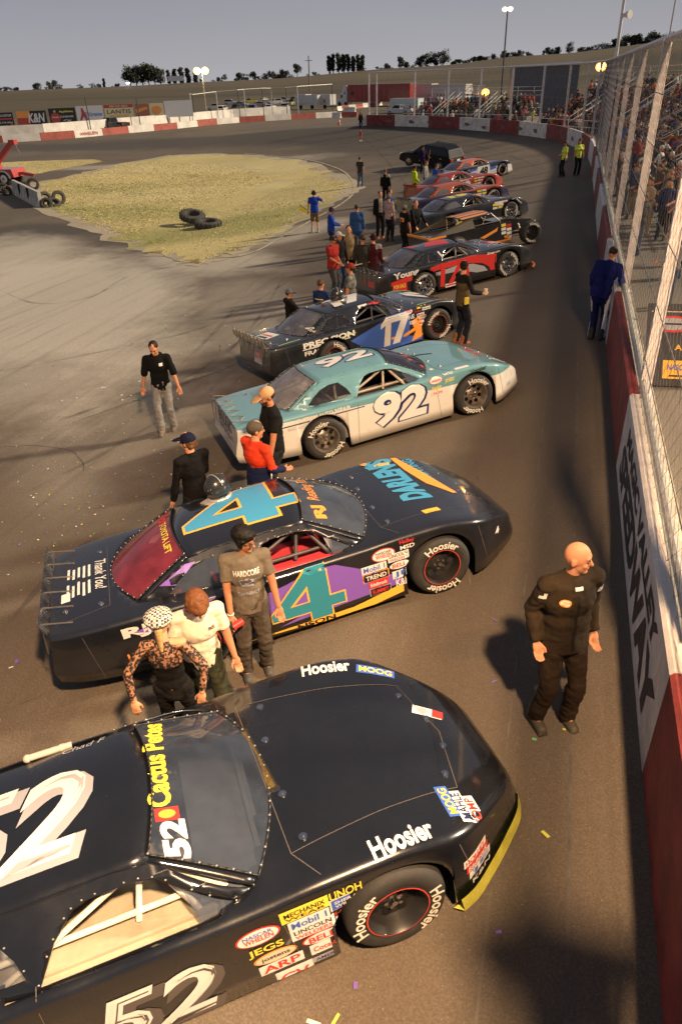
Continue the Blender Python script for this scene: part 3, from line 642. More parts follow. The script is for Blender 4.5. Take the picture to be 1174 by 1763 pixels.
def car_body(cut=True):
    xs = set(np.round(np.arange(X0, X1+.001, .055), 4).tolist()+[X1])
    for xw in (-1.333, 1.333):
        xs = {x for x in xs if abs(abs(x-xw)-AR) > .012}
        for k in range(17): xs.add(round(xw+AR*math.cos(math.pi*k/16), 4))
        xs.add(round(xw-AR-.004, 4)); xs.add(round(xw+AR+.004, 4))
    xs = sorted(xs); rows = []
    for x in xs:
        W, zs, zc, zl = float(fW(x)), float(fS(x)), float(fC(x)), float(fL(x))
        for xw in (-1.333, 1.333):
            if abs(x-xw) <= AR: zl = max(zl, .345+math.sqrt(max(0, AR*AR-(x-xw)**2)))
        h = zs-.05-zl; ys = max(W-.07, .02); half = []
        for t in (0, .25, .5, .75): half.append((W-.035*(1-t)**1.5*min(1, h/.4), zl+h*t))
        for a in (0, 22, 45, 68): half.append((ys+(W-ys)*math.cos(R_(a)), zs-.05+.05*math.sin(R_(a))))
        for k in range(8): y = ys*(1-k/8); half.append((y, zs+(zc-zs)*(1-(y/ys)**2)))
        row = [(x, -a, b) for a, b in half]+[(x, 0, zc)]+[(x, a, b) for a, b in half[::-1]]
        # tail cover bulges, nose cover and splitter reach forward low down
        o = []
        for (px, y, z) in row:
            if px < -2.4: f = (-2.4-px)/.25; px -= f*.10*math.exp(-((z-.42)/.22)**2)
            if px > 1.9: f = min(1, (px-1.9)/.5); px += f*.05*math.exp(-((z-.14)/.14)**2)
            o.append((px, y, z))
        rows.append(o)
    k = len(rows[0]); vs = [p for r in rows for p in r]; fs = []
    for i in range(len(rows)-1):
        for j in range(k-1):
            q = (i*k+j, (i+1)*k+j, (i+1)*k+j+1, i*k+j+1); c = np.mean([vs[t] for t in q], 0)
            if cut and j > 7 and j < k-9:
                v = c[1]/.8
                if c[0] < .77-.25*v*v-.035 and c[0] > -2.02+.3*v*v+.035 and abs(c[1]) < float(FYB(c[0]))-.025: continue
            fs.append(q)
    fs.append(tuple(range(k))); fs.append(tuple((len(rows)-1)*k+j for j in range(k-1, -1, -1)))
    return vs, fs
BODY = car_body()
FULL = car_body(False)
def rail_top(x): return 1.15
Gx_r, Gx_f = -1.75, .55
ftop = pchip([-1.75, -1.5, -1.3, -1.1, -.6, 0., .12, .3, .55], [.86, 1.01, 1.115, 1.155, 1.165, 1.15, 1.095, .995, .845])
fyb = pchip([-1.75, -1.2, -.6, .2, .42, .55], [.72, .82, .895, .895, .85, .80])
def gy(x, z):
    zb = float(fS(x))-.02; t = min(1, max(0, (z-zb)/(1.155-zb))); return float(fyb(x))+(.60-float(fyb(x)))*t+.025*math.sin(math.pi*t)
OPENW = [(-.70, .846), (-.58, 1.0), (-.46, 1.085), (-.36, 1.105), (-.1, 1.105), (.02, 1.085), (.22, .98), (.43, .846)]
QUARW = [(-1.47, .885), (-1.36, .98), (-1.22, 1.055), (-1.05, 1.095), (-.90, 1.095), (-.80, .99), (-.76, .90), (-1.1, .872), (-1.36, .868)]
def side_mesh(mb, VF, sgn, m=0, inset=0., step=.1):
    V, F = cut_grid(*VF, step); vs = [(x, sgn*(gy(x, z)-inset), z) for x, z in V]; fs = []
    for f in F:
        a, b, c = [Vector(vs[i]) for i in f[:3]]; ok = ((b-a).cross(c-a).y*sgn) > 0
        fs.append(f if ok else f[::-1])
    mb.add(vs, fs, m)
def surf(mb, A, B, n, k, m=0, bulge=0., v0=-1., v1=1., flip=False):
    o = len(mb.v); vs = []
    for i in range(k+1):
        t = i/k
        for j in range(n+1):
            v = v0+(v1-v0)*j/n; a, b = Vector(A(v)), Vector(B(v)); p = a.lerp(b, t); d = (b-a).cross(Vector((0, 1, 0))); d.normalize()
            if d.z < 0: d = -d
            vs.append(p+d*bulge*math.sin(math.pi*t)*(1-v**4))
    fs = []
    for i in range(k):
        for j in range(n):
            q = (i*(n+1)+j, i*(n+1)+j+1, (i+1)*(n+1)+j+1, (i+1)*(n+1)+j); a, b, c = vs[q[0]], vs[q[1]], vs[q[2]]
            fs.append(q if (b-a).cross(c-a).z > 0 else q[::-1])
    mb.add(vs, fs, m)
cowl = lambda v: (.80-.25*v*v, .80*v, body_z(.80-.25*v*v, .80*v)-.006)
rfr = lambda v: (.09-.09*v*v, .60*v, 1.212-.062*v*v)
rrr = lambda v: (-1.3+.08*v*v, .60*v, 1.208-.058*v*v-.0*v)
rgb_ = lambda v: (-2.03+.28*v*v+.0*abs(v), .72*v, body_z(-2.03+.28*v*v, .72*v)-.006)
def car_frame(x, y, h):
    z = gz1(x, y); e = .4; n = Vector((-(gz1(x+e, y)-gz1(x-e, y))/(2*e), -(gz1(x, y+e)-gz1(x, y-e))/(2*e), 1)).normalized()
    f = Vector((math.cos(h), math.sin(h), 0)); f = (f-n*f.dot(n)).normalized(); l = n.cross(f)
    return Matrix(((f.x, l.x, n.x, x), (f.y, l.y, n.y, y), (f.z, l.z, n.z, z+.004), (0, 0, 0, 1)))
def paint(col, name='car_paint', rough=.22, coat=.9): return pmat(name, col, rough=rough, coat=coat, nscale=2.5, namt=.08, rvar=.2, bump=.05, bscale=3.5)
def two_tone(top, low, zsplit, stripe=None):
    m = paint(top, 'two_tone_paint').copy(); n = m.node_tree.nodes; l = m.node_tree.links; p = n['Principled BSDF']
    for k in list(p.inputs['Base Color'].links): l.remove(k)
    t = n.new('ShaderNodeTexCoord'); s = n.new('ShaderNodeSeparateXYZ'); l.new(t.outputs['Object'], s.inputs[0])
    # the dividing line dips towards the nose
    ma = n.new('ShaderNodeMath'); ma.operation = 'MULTIPLY_ADD'; l.new(s.outputs[0], ma.inputs[0]); ma.inputs[1].default_value = .055; l.new(s.outputs[2], ma.inputs[2])
    g = n.new('ShaderNodeMath'); g.operation = 'GREATER_THAN'; l.new(ma.outputs[0], g.inputs[0]); g.inputs[1].default_value = zsplit
    mx = n.new('ShaderNodeMix'); mx.data_type = 'RGBA'; mx.inputs[6].default_value = (*low, 1); mx.inputs[7].default_value = (*top, 1); l.new(g.outputs[0], mx.inputs[0]); l.new(mx.outputs[2], p.inputs['Base Color'])
    return m
FLAT = {}
def dm(name, c): return pmat(name, c, rough=.35, spec=.4)
WHITE = dm('white_vinyl', (.68, .66, .62)); BLACK = dm('black_vinyl', (.012, .012, .014)); RED = dm('red_vinyl', (.55, .035, .03)); ORANGE = dm('orange_vinyl', (.85, .30, .05)); YELLOW = dm('yellow_vinyl', (.78, .62, .06)); BLUE = dm('blue_vinyl', (.05, .12, .45)); SKYB = dm('sky_blue_vinyl', (.055, .28, .48)); PURPLE = dm('purple_vinyl', (.19, .09, .42)); GREY = dm('grey_vinyl', (.33, .33, .36)); TEALV = dm('teal_vinyl', (.03, .22, .30)); NAVY = dm('navy_vinyl', (.02, .03, .10)); LIME = dm('lime_vinyl', (.55, .75, .08)); GOLD = dm('gold_vinyl', (.80, .42, .05)); CREAM = dm('cream_vinyl', (.62, .52, .38)); DGREY = dm('dark_grey_vinyl', (.09, .078, .074))
VM = [WHITE, BLACK, RED, ORANGE, YELLOW, BLUE, SKYB, PURPLE, GREY, TEALV, NAVY, LIME, GOLD, CREAM, DGREY]
VI = dict(W=0, K=1, R=2, O=3, Y=4, B=5, S=6, P=7, G=8, T=9, N=10, L=11, A=12, C=13, D=14)
class Decals:
    def __init__(s, bvh, step=.09): s.b = bvh; s.L = []; s.step = step
    @property
    def mb(s): s.L.append(MB()); return s.L[-1]
    def side(s, VF, x, z, c, lv=1, rot=0, sgn=-1):
        V, F = VF; V = rot2(V, rot) if rot else V; project(s.mb, (V, F), (x, 2.*sgn, z), (-sgn, 0, 0), (0, 0, 1), (0, -sgn, 0), s.b, .0025*lv, VI[c], s.step)
    def top(s, VF, x, y, c, lv=1, up='left', rot=0):
        V, F = VF; V = rot2(V, rot) if rot else V
        U, Vv = {'left': ((1, 0, 0), (0, 1, 0)), 'rear': ((0, 1, 0), (-1, 0, 0)), 'front': ((0, -1, 0), (1, 0, 0))}[up]
        project(s.mb, (V, F), (x, y, 3), U, Vv, (0, 0, -1), s.b, .0025*lv, VI[c], s.step)
    def back(s, VF, y, z, c, lv=1, rot=0):
        V, F = VF; V = rot2(V, rot) if rot else V; project(s.mb, (V, F), (-4, y, z), (0, -1, 0), (0, 0, 1), (1, 0, 0), s.b, .0025*lv, VI[c], s.step)
    def stick(s, x, z, wd, ht, bg, fg, txt, shape='r', rot=0, border=None, bold=.02, shear=0, fx=.85):
        f = rect2d if shape == 'r' else ell2d
        if border: s.side(f(wd*1.1, ht*1.15), x, z, border, 1, rot)
        if bg: s.side(f(wd, ht), x, z, bg, 2, rot)
        if isinstance(txt, str): txt = [(txt, 0, fg, .62)]
        for t, dy, c, hh in txt: 
            V, F = fit_text(t, wd=wd*fx*(1 if shape == 'r' else .85), ht=ht*hh, bold=bold, shear=shear); s.side((V+np.array([0, dy*ht]), F), x, z, c, 3, rot)
    def build(s, name, root):
        # marks that lie over one another are one piece; every other piece is its own part
        L_ = [m for m in s.L if m.f]; box = []; grp = list(range(len(L_)))
        for m in L_: a = np.array([m.v[i] for f in m.f for i in f]); box.append((a.min(0), a.max(0)))
        def find(i):
            while grp[i] != i: i = grp[i]
            return i
        if name != 'panel_gap':
            for i in range(len(L_)):
                for j in range(i):
                    if np.all(np.minimum(box[i][1], box[j][1])-np.maximum(box[i][0], box[j][0]) > -.012): grp[find(i)] = find(j)
        else: grp = [0]*len(L_)
        out = {}
        for i, m in enumerate(L_): out.setdefault(find(i), []).append(m)
        for ms in out.values():
            t = MB(); used = {}
            for m in ms:
                for f, k in zip(m.f, m.m): t.add([m.v[i] for i in f], [tuple(range(len(f)))], used.setdefault(k, len(used)))
            t.build(name, [VM[k] for k in used], root)
def shape_text(txt, wd, ht, bold=.05, shear=0., spacing=1.): return fit_text(txt, wd=wd, ht=ht, bold=bold, shear=shear, spacing=spacing)
FOUR = ([(-.60, -.10), (.05, 1.0), (.36, 1.0), (.36, .0), (.60, .0), (.60, -.33), (.36, -.33), (.36, -.62), (.02, -.62), (.02, -.33), (-.60, -.33)], [(-.30, -.02), (.03, -.02), (.03, .5)])
def four(wd, ht, grow_=0.):
    o, h = FOUR; s_ = lambda L, k: [(x*wd, (y-.19)*ht) for x, y in L]
    if grow_:
        c = np.mean(o, 0); n = len(o); O = []
        for i in range(n):
            p, q, r = [np.array(o[(i+j) % n])*np.array([wd, ht]) for j in (-1, 0, 1)]
            a = (q-p)/np.linalg.norm(q-p); b = (r-q)/np.linalg.norm(r-q); na, nb = np.array([-a[1], a[0]]), np.array([-b[1], b[0]]); m_ = na+nb; m_ /= max(np.linalg.norm(m_), .3); k = grow_/max(m_ @ na, .5)
            O.append(tuple(q+m_*k - np.array([0, .19*ht])))
        return poly2d(O)
    return poly2d(s_(o, 1), [s_(h, 1)])
def make_car(pose, label, bodymat, roofmat=None, interior=(.05, .05, .055), cage=(.5, .45, .36), wheel='steel', glass=None, rear_glass=None, sides=True, spoiler='clear', floor_col=None, detail=True, pillar=None, group='race cars lined up on the front straight', hoodpins=True):
    M = car_frame(*pose); root = empty('race_car', M=M); tag(root, label, 'race car', group)
    roofmat = roofmat or bodymat
    mb = MB(); mb.add(*BODY); bo = mb.build('body', [bodymat], root, smooth=True, angle=38)
    sm = bo.modifiers.new('shell', 'SOLIDIFY'); sm.thickness = .012; sm.offset = -1
    # greenhouse: roof, side frames
    mb = MB(); surf(mb, rfr, rrr, 16, 10, 0, .012)
    for sgn in (-1, 1):
        xs_ = np.linspace(Gx_r, Gx_f, 36); outl = [(x, float(fS(x))-.03) for x in xs_]+[(x, max(float(ftop(x)), float(fS(x))-.01)) for x in xs_[::-1]]
        side_mesh(mb, poly2d(outl, [OPENW, QUARW]), sgn, 0)
    surf(mb, lambda v: cowl(v), lambda v: rfr(v), 2, 8, 0, .03, -1., -.93); surf(mb, cowl, rfr, 2, 8, 0, .03, .93, 1.)
    surf(mb, rgb_, rrr, 2, 8, 0, .03, -1., -.92); surf(mb, rgb_, rrr, 2, 8, 0, .03, .92, 1.)
    ro = mb.build('roof', [roofmat], root, smooth=True, angle=35); sm = ro.modifiers.new('shell', 'SOLIDIFY'); sm.thickness = .012; sm.offset = -1
    mb = MB(); surf(mb, cowl, rfr, 18, 10, 0, .03, -.935, .935); wsh = mb.build('windshield', [glass or GLASS], root, smooth=True, angle=0)
    mb = MB(); surf(mb, rgb_, rrr, 18, 10, 0, .03, -.925, .925); rg_ = mb.build('rear_window', [rear_glass or glass or GLASS], root, smooth=True, angle=0)
    for sgn in (-1, 1):
        mb = MB(); side_mesh(mb, poly2d(QUARW), sgn, 0, .006); mb.build('quarter_window', [glass or GLASS], root)
    mb = MB(); side_mesh(mb, poly2d([(.20, .85), (.15, 1.01), (.22, .975), (.425, .85)]), -1, 0, .004); mb.build('vent_window', [GLASS], root)
    # trim strips with rivets round the glass
    mb = MB(); mr = MB()
    def strip(f, n=30, off=.006, riv=True):
        P = [Vector(f(t)) for t in np.linspace(0, 1, n)]; P = [p+Vector((0, 0, off)) for p in P]; mb.tube([tuple(p) for p in P], .007, 5)
        if riv and detail:
            for p in P[1::2]: mr.sph(tuple(p+Vector((0, 0, .008))), (.008, .008, .006), 0, None, 6, 4)
    strip(lambda t: cowl(-.935+1.87*t)); strip(lambda t: rgb_(-.925+1.85*t)); strip(lambda t: rfr(-.93+1.86*t), riv=False); strip(lambda t: rrr(-.92+1.84*t), riv=False)
    for sg in (-.935, .935): strip(lambda t: Vector(cowl(sg)).lerp(Vector(rfr(sg)), t)+Vector((.3, 0, 1)).normalized()*.008*math.sin(math.pi*t), 14, riv=True); strip(lambda t: Vector(rgb_(sg*.99)).lerp(Vector(rrr(sg*.99)), t)+Vector((-.3, 0, 1)).normalized()*.008*math.sin(math.pi*t), 14)
    if detail:
        for sgn in (-1, 1):
            for P in (OPENW, QUARW):
                for (a, b), (c, d) in zip(P, P[1:]+P[:1]):
                    for t in ((.5,) if P is QUARW else (.2, .8)):
                        x, z = a+(c-a)*t, b+(d-b)*t; cx, cz = np.mean(P, 0); x += (x-cx)*.06; z += (z-cz)*.12; mr.sph((x, sgn*(gy(x, z)+.004), z), (.007, .005, .007), 0, None, 6, 4)
    mb.build('window_trim', [BLKM], root, smooth=True, angle=0)
    if detail: mr.build('rivet', [RIVET], root)
    # cockpit tub, dash, seat, steering wheel
    im = pmat('interior_panel', interior, .55, nscale=5, namt=.15); fm = pmat('interior_floor', floor_col or interior, .6, nscale=4, namt=.25)
    mb = MB(); mb.box((-.25, 0, .22), (1.7, 1.5, .03), 1); mb.box((-.2, -.78, .5), (1.6, .02, .6), 0); mb.box((-.2, .78, .5), (1.6, .02, .6), 0); mb.box((.62, 0, .56), (.03, 1.5, .62), 2)
    mb.add([(-1.02, -.74, .24), (-1.02, .74, .24), (-1.2, .74, .62), (-1.2, -.74, .62), (-2.02, .62, .86), (-2.02, -.62, .86)], [(0, 3, 2, 1), (3, 5, 4, 2)], 0); mb.box((.44, 0, .82), (.44, 1.5, .03), 2)
    mb.add([(-1.0, -.88, .79), (.5, -.86, .78), (.5, -.05, .66), (-1.05, -.05, .66), (.5, -.05, .3), (-1.05, -.05, .3)], [(0, 1, 2, 3), (3, 2, 4, 5)], 1); mb.box((-.25, .80, .72), (1.5, .03, .2), 0)
    mb.build('interior', [im, fm, pmat('dash_panel', (.10, .115, .145), .5, nscale=4, namt=.3)], root)
    mb = MB(); mb.box((-.62, .32, .42), (.5, .5, .14)); mb.box((-.86, .32, .72), (.12, .5, .6)); mb.box((-.84, .32, 1.0), (.10, .26, .16)); mb.box((-.7, .07, .66), (.34, .05, .3)); mb.box((-.7, .57, .66), (.34, .05, .3)); mb.build('seat', [BLKM], root)
    mb = MB(); q = Matrix.Translation((.12, .32, .82)) @ Matrix.Rotation(R_(65), 4, 'Y'); mb.tube([tuple(q @ Vector((.17*math.cos(a), .17*math.sin(a), 0))) for a in np.linspace(0, 6.283, 15)], .016, 6); mb.cyl(q @ Vector((-.17, 0, 0)), q @ Vector((.17, 0, 0)), .012, n=6); mb.cyl((.12, .32, .82), (.5, .32, .7), .016, n=6); mb.build('steering_wheel', [BLKM], root)
    cm = pmat('cage_paint', cage, .45, nscale=6, namt=.12); mb = MB(); r = .022
    A_, B_ = (-.05, .5, 1.10), (-.92, .52, 1.11)
    for sg in (-1, 1):
        k = lambda p: (p[0], p[1]*sg, p[2])
        mb.tube([k((.52, .70, .26)), k((.44, .72, .78)), k(A_), k(B_), k((-.98, .60, .28))], r); mb.cyl(k(B_), k((-1.95, .5, .80)), r); mb.cyl(k((-.95, .56, .7)), k((.46, .72, .74)), r)
        mb.cyl(k((-.95, .62, .5)), k((.47, .72, .5)), r); mb.cyl(k((-.95, .64, .83)), k((.46, .64, .83)), r*.9)
        mb.cyl(k((-.92, .74, .79)), k((-.04, .53, 1.09)), r*.9); mb.cyl(k((-.16, .66, .78)), k((-.06, .52, 1.09)), r*.9); mb.cyl(k((.20, .74, .78)), k((-.02, .52, 1.09)), r)
    mb.cyl((-.05, -.5, 1.1), (-.05, .5, 1.1), r); mb.cyl((-.92, -.52, 1.11), (-.92, .52, 1.11), r); mb.cyl((-.96, -.58, .74), (-.96, .58, .74), r); mb.cyl((.44, -.72, .78), (.44, .72, .78), r)
    mb.cyl((-.92, -.5, 1.1), (-.98, .58, .3), r); mb.cyl((-.92, .1, 1.11), (-1.9, .1, .82), r); mb.cyl((-.92, -.2, 1.11), (-1.9, -.25, .82), r)
    mb.build('roll_cage', [cm], root, smooth=True, angle=50)
    # chassis, engine bay darkness, exhaust
    mb = MB(); mb.box((0, 0, .33), (1.9, 1.3, .3)); mb.box((1.35, 0, .42), (1.3, 1.06, .42)); mb.box((-1.6, 0, .42), (1.4, 1.06, .5)); mb.cyl((1.333, -.8, .345), (1.333, .8, .345), .05); mb.cyl((-1.333, -.8, .345), (-1.333, .8, .345), .06); mb.build('chassis', [DARKM], root)
    for x in (1.333, -1.333):
        put_wheel(root, wheel, (x, -.845, .345), False, 0, random.uniform(0, 6)); put_wheel(root, wheel, (x, .845, .345), True, 0, random.uniform(0, 6), letter=detail)
    # spoiler with braces
    mb = MB(); mb.box((-2.665, 0, .945), (.012, 1.66, .13), 0, Matrix.Translation((-2.665, 0, .88)) @ Matrix.Rotation(R_(-18), 4, 'Y') @ Matrix.Translation((2.665, 0, -.88)))
    mb.build('spoiler', [SPOIL if spoiler == 'clear' else spoiler], root)
    mb = MB()
    for y in np.linspace(-.74, .74, 6): mb.cyl((-2.72, y, 1.0), (-2.66, y+.03, .84), .009, n=5); mb.cyl((-2.70, y, .96), (-2.42, y, .885), .008, n=5); mb.cyl((-2.70, y, .95), (-2.74, y, .62), .008, n=5)
    mb.build('spoiler_brace', [STEEL], root)
    if detail and hoodpins:
        mb = MB()
        for x, y in ((.86, -.26), (.9, -.62), (.86, .26), (.9, .62), (1.95, -.42), (1.95, .42), (2.06, -.15), (2.06, .15), (-2.5, -.5), (-2.5, .5), (-2.15, -.55), (-2.15, .55)):
            z = body_z(x, y); mb.cyl((x, y, z-.004), (x, y, z+.006), .028, n=12); mb.cyl((x, y, z+.004), (x, y, z+.022), .010, n=8)
        mb.build('hood_pin', [CHROME], root, smooth=True)
    # surface for decals
    def bv(*objs):
        V, F = [], []
        for vs_, fs_ in objs: o = len(V); V += [Vector(p) for p in vs_]; F += [[i+o for i in f] for f in fs_]
        return BVHTree.FromPolygons(V, F)
    rm = ro.data; gl = wsh.data; g2 = rg_.data; pick = lambda m_: ([v.co[:] for v in m_.vertices], [list(p.vertices) for p in m_.polygons])
    bvb = bv(FULL); bvr = bv(pick(rm), pick(gl), pick(g2), FULL)
    return root, bvb, bvr
GLASS = glassm('car_window_plastic', (.065, .08, .11), .6); GLASS_D = glassm('dusty_window_plastic', (.20, .20, .22), .62, .2); GLASS_C = glassm('dark_window_plastic', (.05, .05, .06), .35); SPOIL = glassm('spoiler_plastic', (.2, .2, .2), .10)  # blue-grey tint of the clear windows paints in the sky's reflection
get_wheel('steel', STEEL); get_wheel('black', pmat('black_wheel', (.014, .013, .013), .4, coat=.3), ring=pmat('red_rim_stripe', (.5, .05, .03), .5)); get_wheel('chrome', pmat('polished_wheel', (.45, .45, .47), .25, metal=.9))
BLACKP = paint((.0065, .0075, .010), 'black_car_paint', rough=.16)
def seams(d, hood=True):
    """panel gaps of hood, deck lid and doors"""
    def ln(a, b, wd=.006): 
        a, b = np.array(a), np.array(b); t = (b-a)/np.linalg.norm(b-a); n = np.array([-t[1], t[0]])*wd/2
        return poly2d([tuple(a+n), tuple(a-n), tuple(b-n), tuple(b+n)])
    for a, b in (((.80, -.70), (.72, .72)), ((.80, -.70), (1.98, -.55)), ((.8, .70), (1.98, .55)), ((1.98, -.55), (2.1, 0)), ((1.98, .55), (2.1, 0)), ((.93, -.9), (.80, -.70)), ((-2.06, -.62), (-2.06, .62)), ((-2.06, -.62), (-2.6, -.7)), ((-2.06, .62), (-2.6, .7))):
        d.top(ln(a, b), 0, 0, 'D', 1)
    for a, b in (((.62, .84), (.70, .14)), ((-.72, .86), (-.78, .14)), ((1.80, .70), (1.92, .2)), ((-2.36, .8), (-2.30, .25))): d.side(ln(a, b), 0, 0, 'D', 1)
def stickers_a(d, x, z, kind):
    """the block of small sponsor stickers behind the front wheel"""
    w_ = .23
    L_ = {'52': [(-.36, .06, .25, .15, 'W', [('NASCAR', .2, 'B', .25), ('WHELEN', -.1, 'R', .34)], 'e', 'R'), (-.06, .14, .3, .12, 'Y', [('MECHANIX', .1, 'K', .4), ('WEAR', -.28, 'K', .25)], 'r', None), (.20, .16, .24, .10, None, [('UNOH', 0, 'Y', .9)], 'r', None), (.22, .05, .24, .11, 'B', [('SHERWIN', .2, 'W', .3), ('WILLIAMS', -.2, 'W', .3)], 'r', 'W'), (-.05, .02, .26, .10, 'W', [('Mobil 1', 0, 'B', .7)], 'r', None), (.20, -.08, .22, .10, None, [('Holley', .2, 'R', .5), ('MSD', -.3, 'W', .45)], 'r', None), (-.34, -.10, .26, .10, None, [('JEGS', 0, 'Y', .9)], 'r', None), (-.04, -.09, .28, .12, 'W', [('LINCOLN', .2, 'K', .4), ('WELDERS', -.25, 'R', .32)], 'r', None), (-.30, -.22, .25, .11, 'C', [('jostens', 0, 'K', .5)], 'e', 'O'), (.0, -.22, .24, .11, 'W', [('BELL', 0, 'R', .6)], 'e', 'R'), (-.28, -.34, .28, .11, 'W', [('ARP', 0, 'R', .75)], 'r', None), (.04, -.34, .27, .12, 'W', [('Coca-Cola', 0, 'R', .5)], 'r', None), (-.22, -.53, .22, .15, 'W', [('CV', 0, 'R', .62)], 'r', 'W'), (.04, -.47, .28, .06, 'G', [('AMERICAN', 0, 'N', .6)], 'r', None)],
          '4': [(-.14, .14, .24, .15, 'W', [('NASCAR', .22, 'K', .22), ('WHELEN', -.08, 'R', .34)], 'e', 'R'), (.13, .20, .19, .13, None, [('Holley', .22, 'R', .5), ('MSD', -.3, 'W', .42)], 'r', None), (.02, .06, .24, .11, 'W', [('LINCOLN', .2, 'K', .4), ('WELDERS', -.25, 'R', .3)], 'r', None), (-.26, .0, .28, .10, 'W', [('Mobil 1', 0, 'B', .7)], 'r', None), (-.25, -.12, .27, .10, 'K', [('TREND', 0, 'W', .6)], 'r', 'O'), (.02, -.06, .22, .10, 'W', [('BELL', 0, 'R', .55)], 'e', 'K'), (-.23, -.23, .22, .10, 'R', [('Edelbrock', 0, 'W', .5)], 'r', None), (.03, -.19, .2, .11, 'W', [('JE', 0, 'B', .8)], 'r', None), (-.22, -.34, .22, .09, 'K', [('SUMMIT', 0, 'R', .6)], 'r', 'G'), (.04, -.31, .19, .11, None, [('K&N', 0, 'W', .9)], 'r', None)],
          '92': [(-.12, .06, .22, .12, 'W', [('WHELEN', 0, 'R', .34)], 'e', 'R'), (.12, .13, .24, .10, None, [('GRIP', .1, 'W', .7)], 'r', None), (-.12, -.08, .2, .09, None, [('SHARP', 0, 'Y', .7)], 'r', None), (.12, -.01, .2, .08, None, [('JOES', 0, 'Y', .8)], 'r', None), (-.10, -.17, .2, .07, 'W', [('RACING', 0, 'R', .7)], 'r', None), (.13, .03, .2, .05, None, [('RACING PRODUCTS', 0, 'W', .5)], 'r', None), (.42, .26, .26, .07, 'W', [], 'r', None)],
          '17': [(-.2, .16, .19, .13, 'W', [('WHELEN', 0, 'R', .34)], 'e', 'R'), (.02, .2, .2, .08, 'Y', [('JEGS', 0, 'K', .7)], 'r', None), (.22, .22, .2, .07, None, [('UNOH', 0, 'Y', .9)], 'r', None), (.46, .25, .2, .07, 'Y', [('MECHANIX', 0, 'K', .5)], 'r', None), (.04, .1, .2, .08, None, [('Holley', 0, 'R', .7)], 'r', None), (.26, .12, .22, .07, 'W', [('LINCOLN', 0, 'K', .5)], 'r', None), (-.14, .02, .18, .12, None, [('RE', 0, 'W', .8)], 'r', None), (.1, .01, .2, .07, 'W', [('Mobil 1', 0, 'B', .7)], 'r', None), (.12, -.08, .22, .08, 'K', [('TREND', 0, 'W', .7)], 'r', 'W'), (-.12, -.12, .18, .1, None, [('K&N', 0, 'W', .9)], 'r', None), (.12, -.2, .2, .1, 'W', [('BELL', 0, 'R', .5)], 'e', 'W')]}[kind]
    for dx, dz, wd, ht, bg, tx_, sh, bd in L_: d.stick(x+dx, z+dz*.9, wd, ht*.92, bg, 'K', tx_, sh, border=bd, rot=0)
# ---- car 52: glossy black, white shaded numerals
POSE = {'52': (-3.159, 2.571, .60), '4': (-3.492, 6.395, .59), '92': (-3.742, 11.316, .642), '17': (-5.05, 15.50, .78), '14': (-4.024, 21.254, .669)}
root, bb, br = make_car(POSE['52'], 'glossy black stock car numbered 52 nearest the camera with a yellow lip under its nose', BLACKP, interior=(.40, .34, .25), cage=(.78, .70, .57), floor_col=(.42, .36, .265), wheel='black', glass=glassm('clean_window_plastic', (.05, .065, .095), .5, .04))  # windshield's bluish tint is painted-in sky reflection
d = Decals(br, .07); seams(d); d.build('panel_gap', root)
d = Decals(br, .08)
def num52(x, y, wd, ht, where):
    f = (lambda VF, c, lv, ox=0, oy=0: d.top((VF[0]+np.array([ox, oy]), VF[1]), x, y, c, lv)) if where == 'top' else (lambda VF, c, lv, ox=0, oy=0: d.side((VF[0]+np.array([ox, oy]), VF[1]), x, y, c, lv))
    f(shape_text('52', wd, ht, .05, .3), 'G' if where == 'top' else 'D', 1, .03, -.022); f(shape_text('52', wd*.97, ht*.97, .02, .3), 'W', 2, -.005, .014)
    f(shape_text('52', wd*.90, ht*.90, -.035, .3), 'G' if where == 'top' else 'D', 3, .022, -.008); f(shape_text('52', wd*.89, ht*.89, -.05, .3), 'W', 4, .016, .004)
num52(-.83, -.06, 1.05, .70, 'top'); num52(-.20, .38, .82, .50, 'side'); d.build('race_number', root)
d = Decals(br, .06); V52 = shape_text('52', .24, .15, .05, .1)
d.top(shape_text('Cactus Petes', .84, .14, .035), .12, .15, 'Y', 1, 'rear'); d.top(rect2d(.09, .14), .15, -.325, 'R', 1, 'rear'); d.top(ell2d(.06, .10), .15, -.325, 'O', 2, 'rear'); d.top(V52, .17, -.49, 'W', 1, 'rear')
d.top(shape_text('Chad F', .3, .05, 0, .3), -.35, .53, 'G', 1, 'left')
stickers_a(d, .84, .60, '52')
d.top(shape_text('Hoosier', .42, .15, .03, .1), 1.46, -.86, 'W', 1, 'left', 6);
for i, (t, bg, fg, x, y) in enumerate((('MOOG', 'B', 'Y', 1.86, -.66), ('MAHLE', 'W', 'N', 1.93, -.71), ('COMP', 'W', 'R', 2.0, -.76))):
    d.top(rect2d(.26, .085), x, y, bg, 1, 'rear', 0); d.top(shape_text(t, .22, .06, .02), x, y, fg, 2, 'rear', 0)
for i, (t, bg, fg, x, z) in enumerate((('HOLLEY', 'W', 'R', 1.93, .44), ('Edelbrock', 'R', 'W', 1.95, .36), ('JE', 'W', 'B', 1.97, .28), ('K&N', None, 'W', 1.98, .19))):
    if bg: d.side(rect2d(.22, .075), x, z, bg, 1)
    d.side(shape_text(t, .19, .055, .02), x, z, fg, 2)
d.top(rect2d(.22, .1), 2.1, .22, 'W', 1, 'left', -25); d.top(rect2d(.08, .09), 2.17, .19, 'R', 2, 'left', -25); d.top(ell2d(.08, .07), 2.07, .24, 'G', 2, 'left', -25)
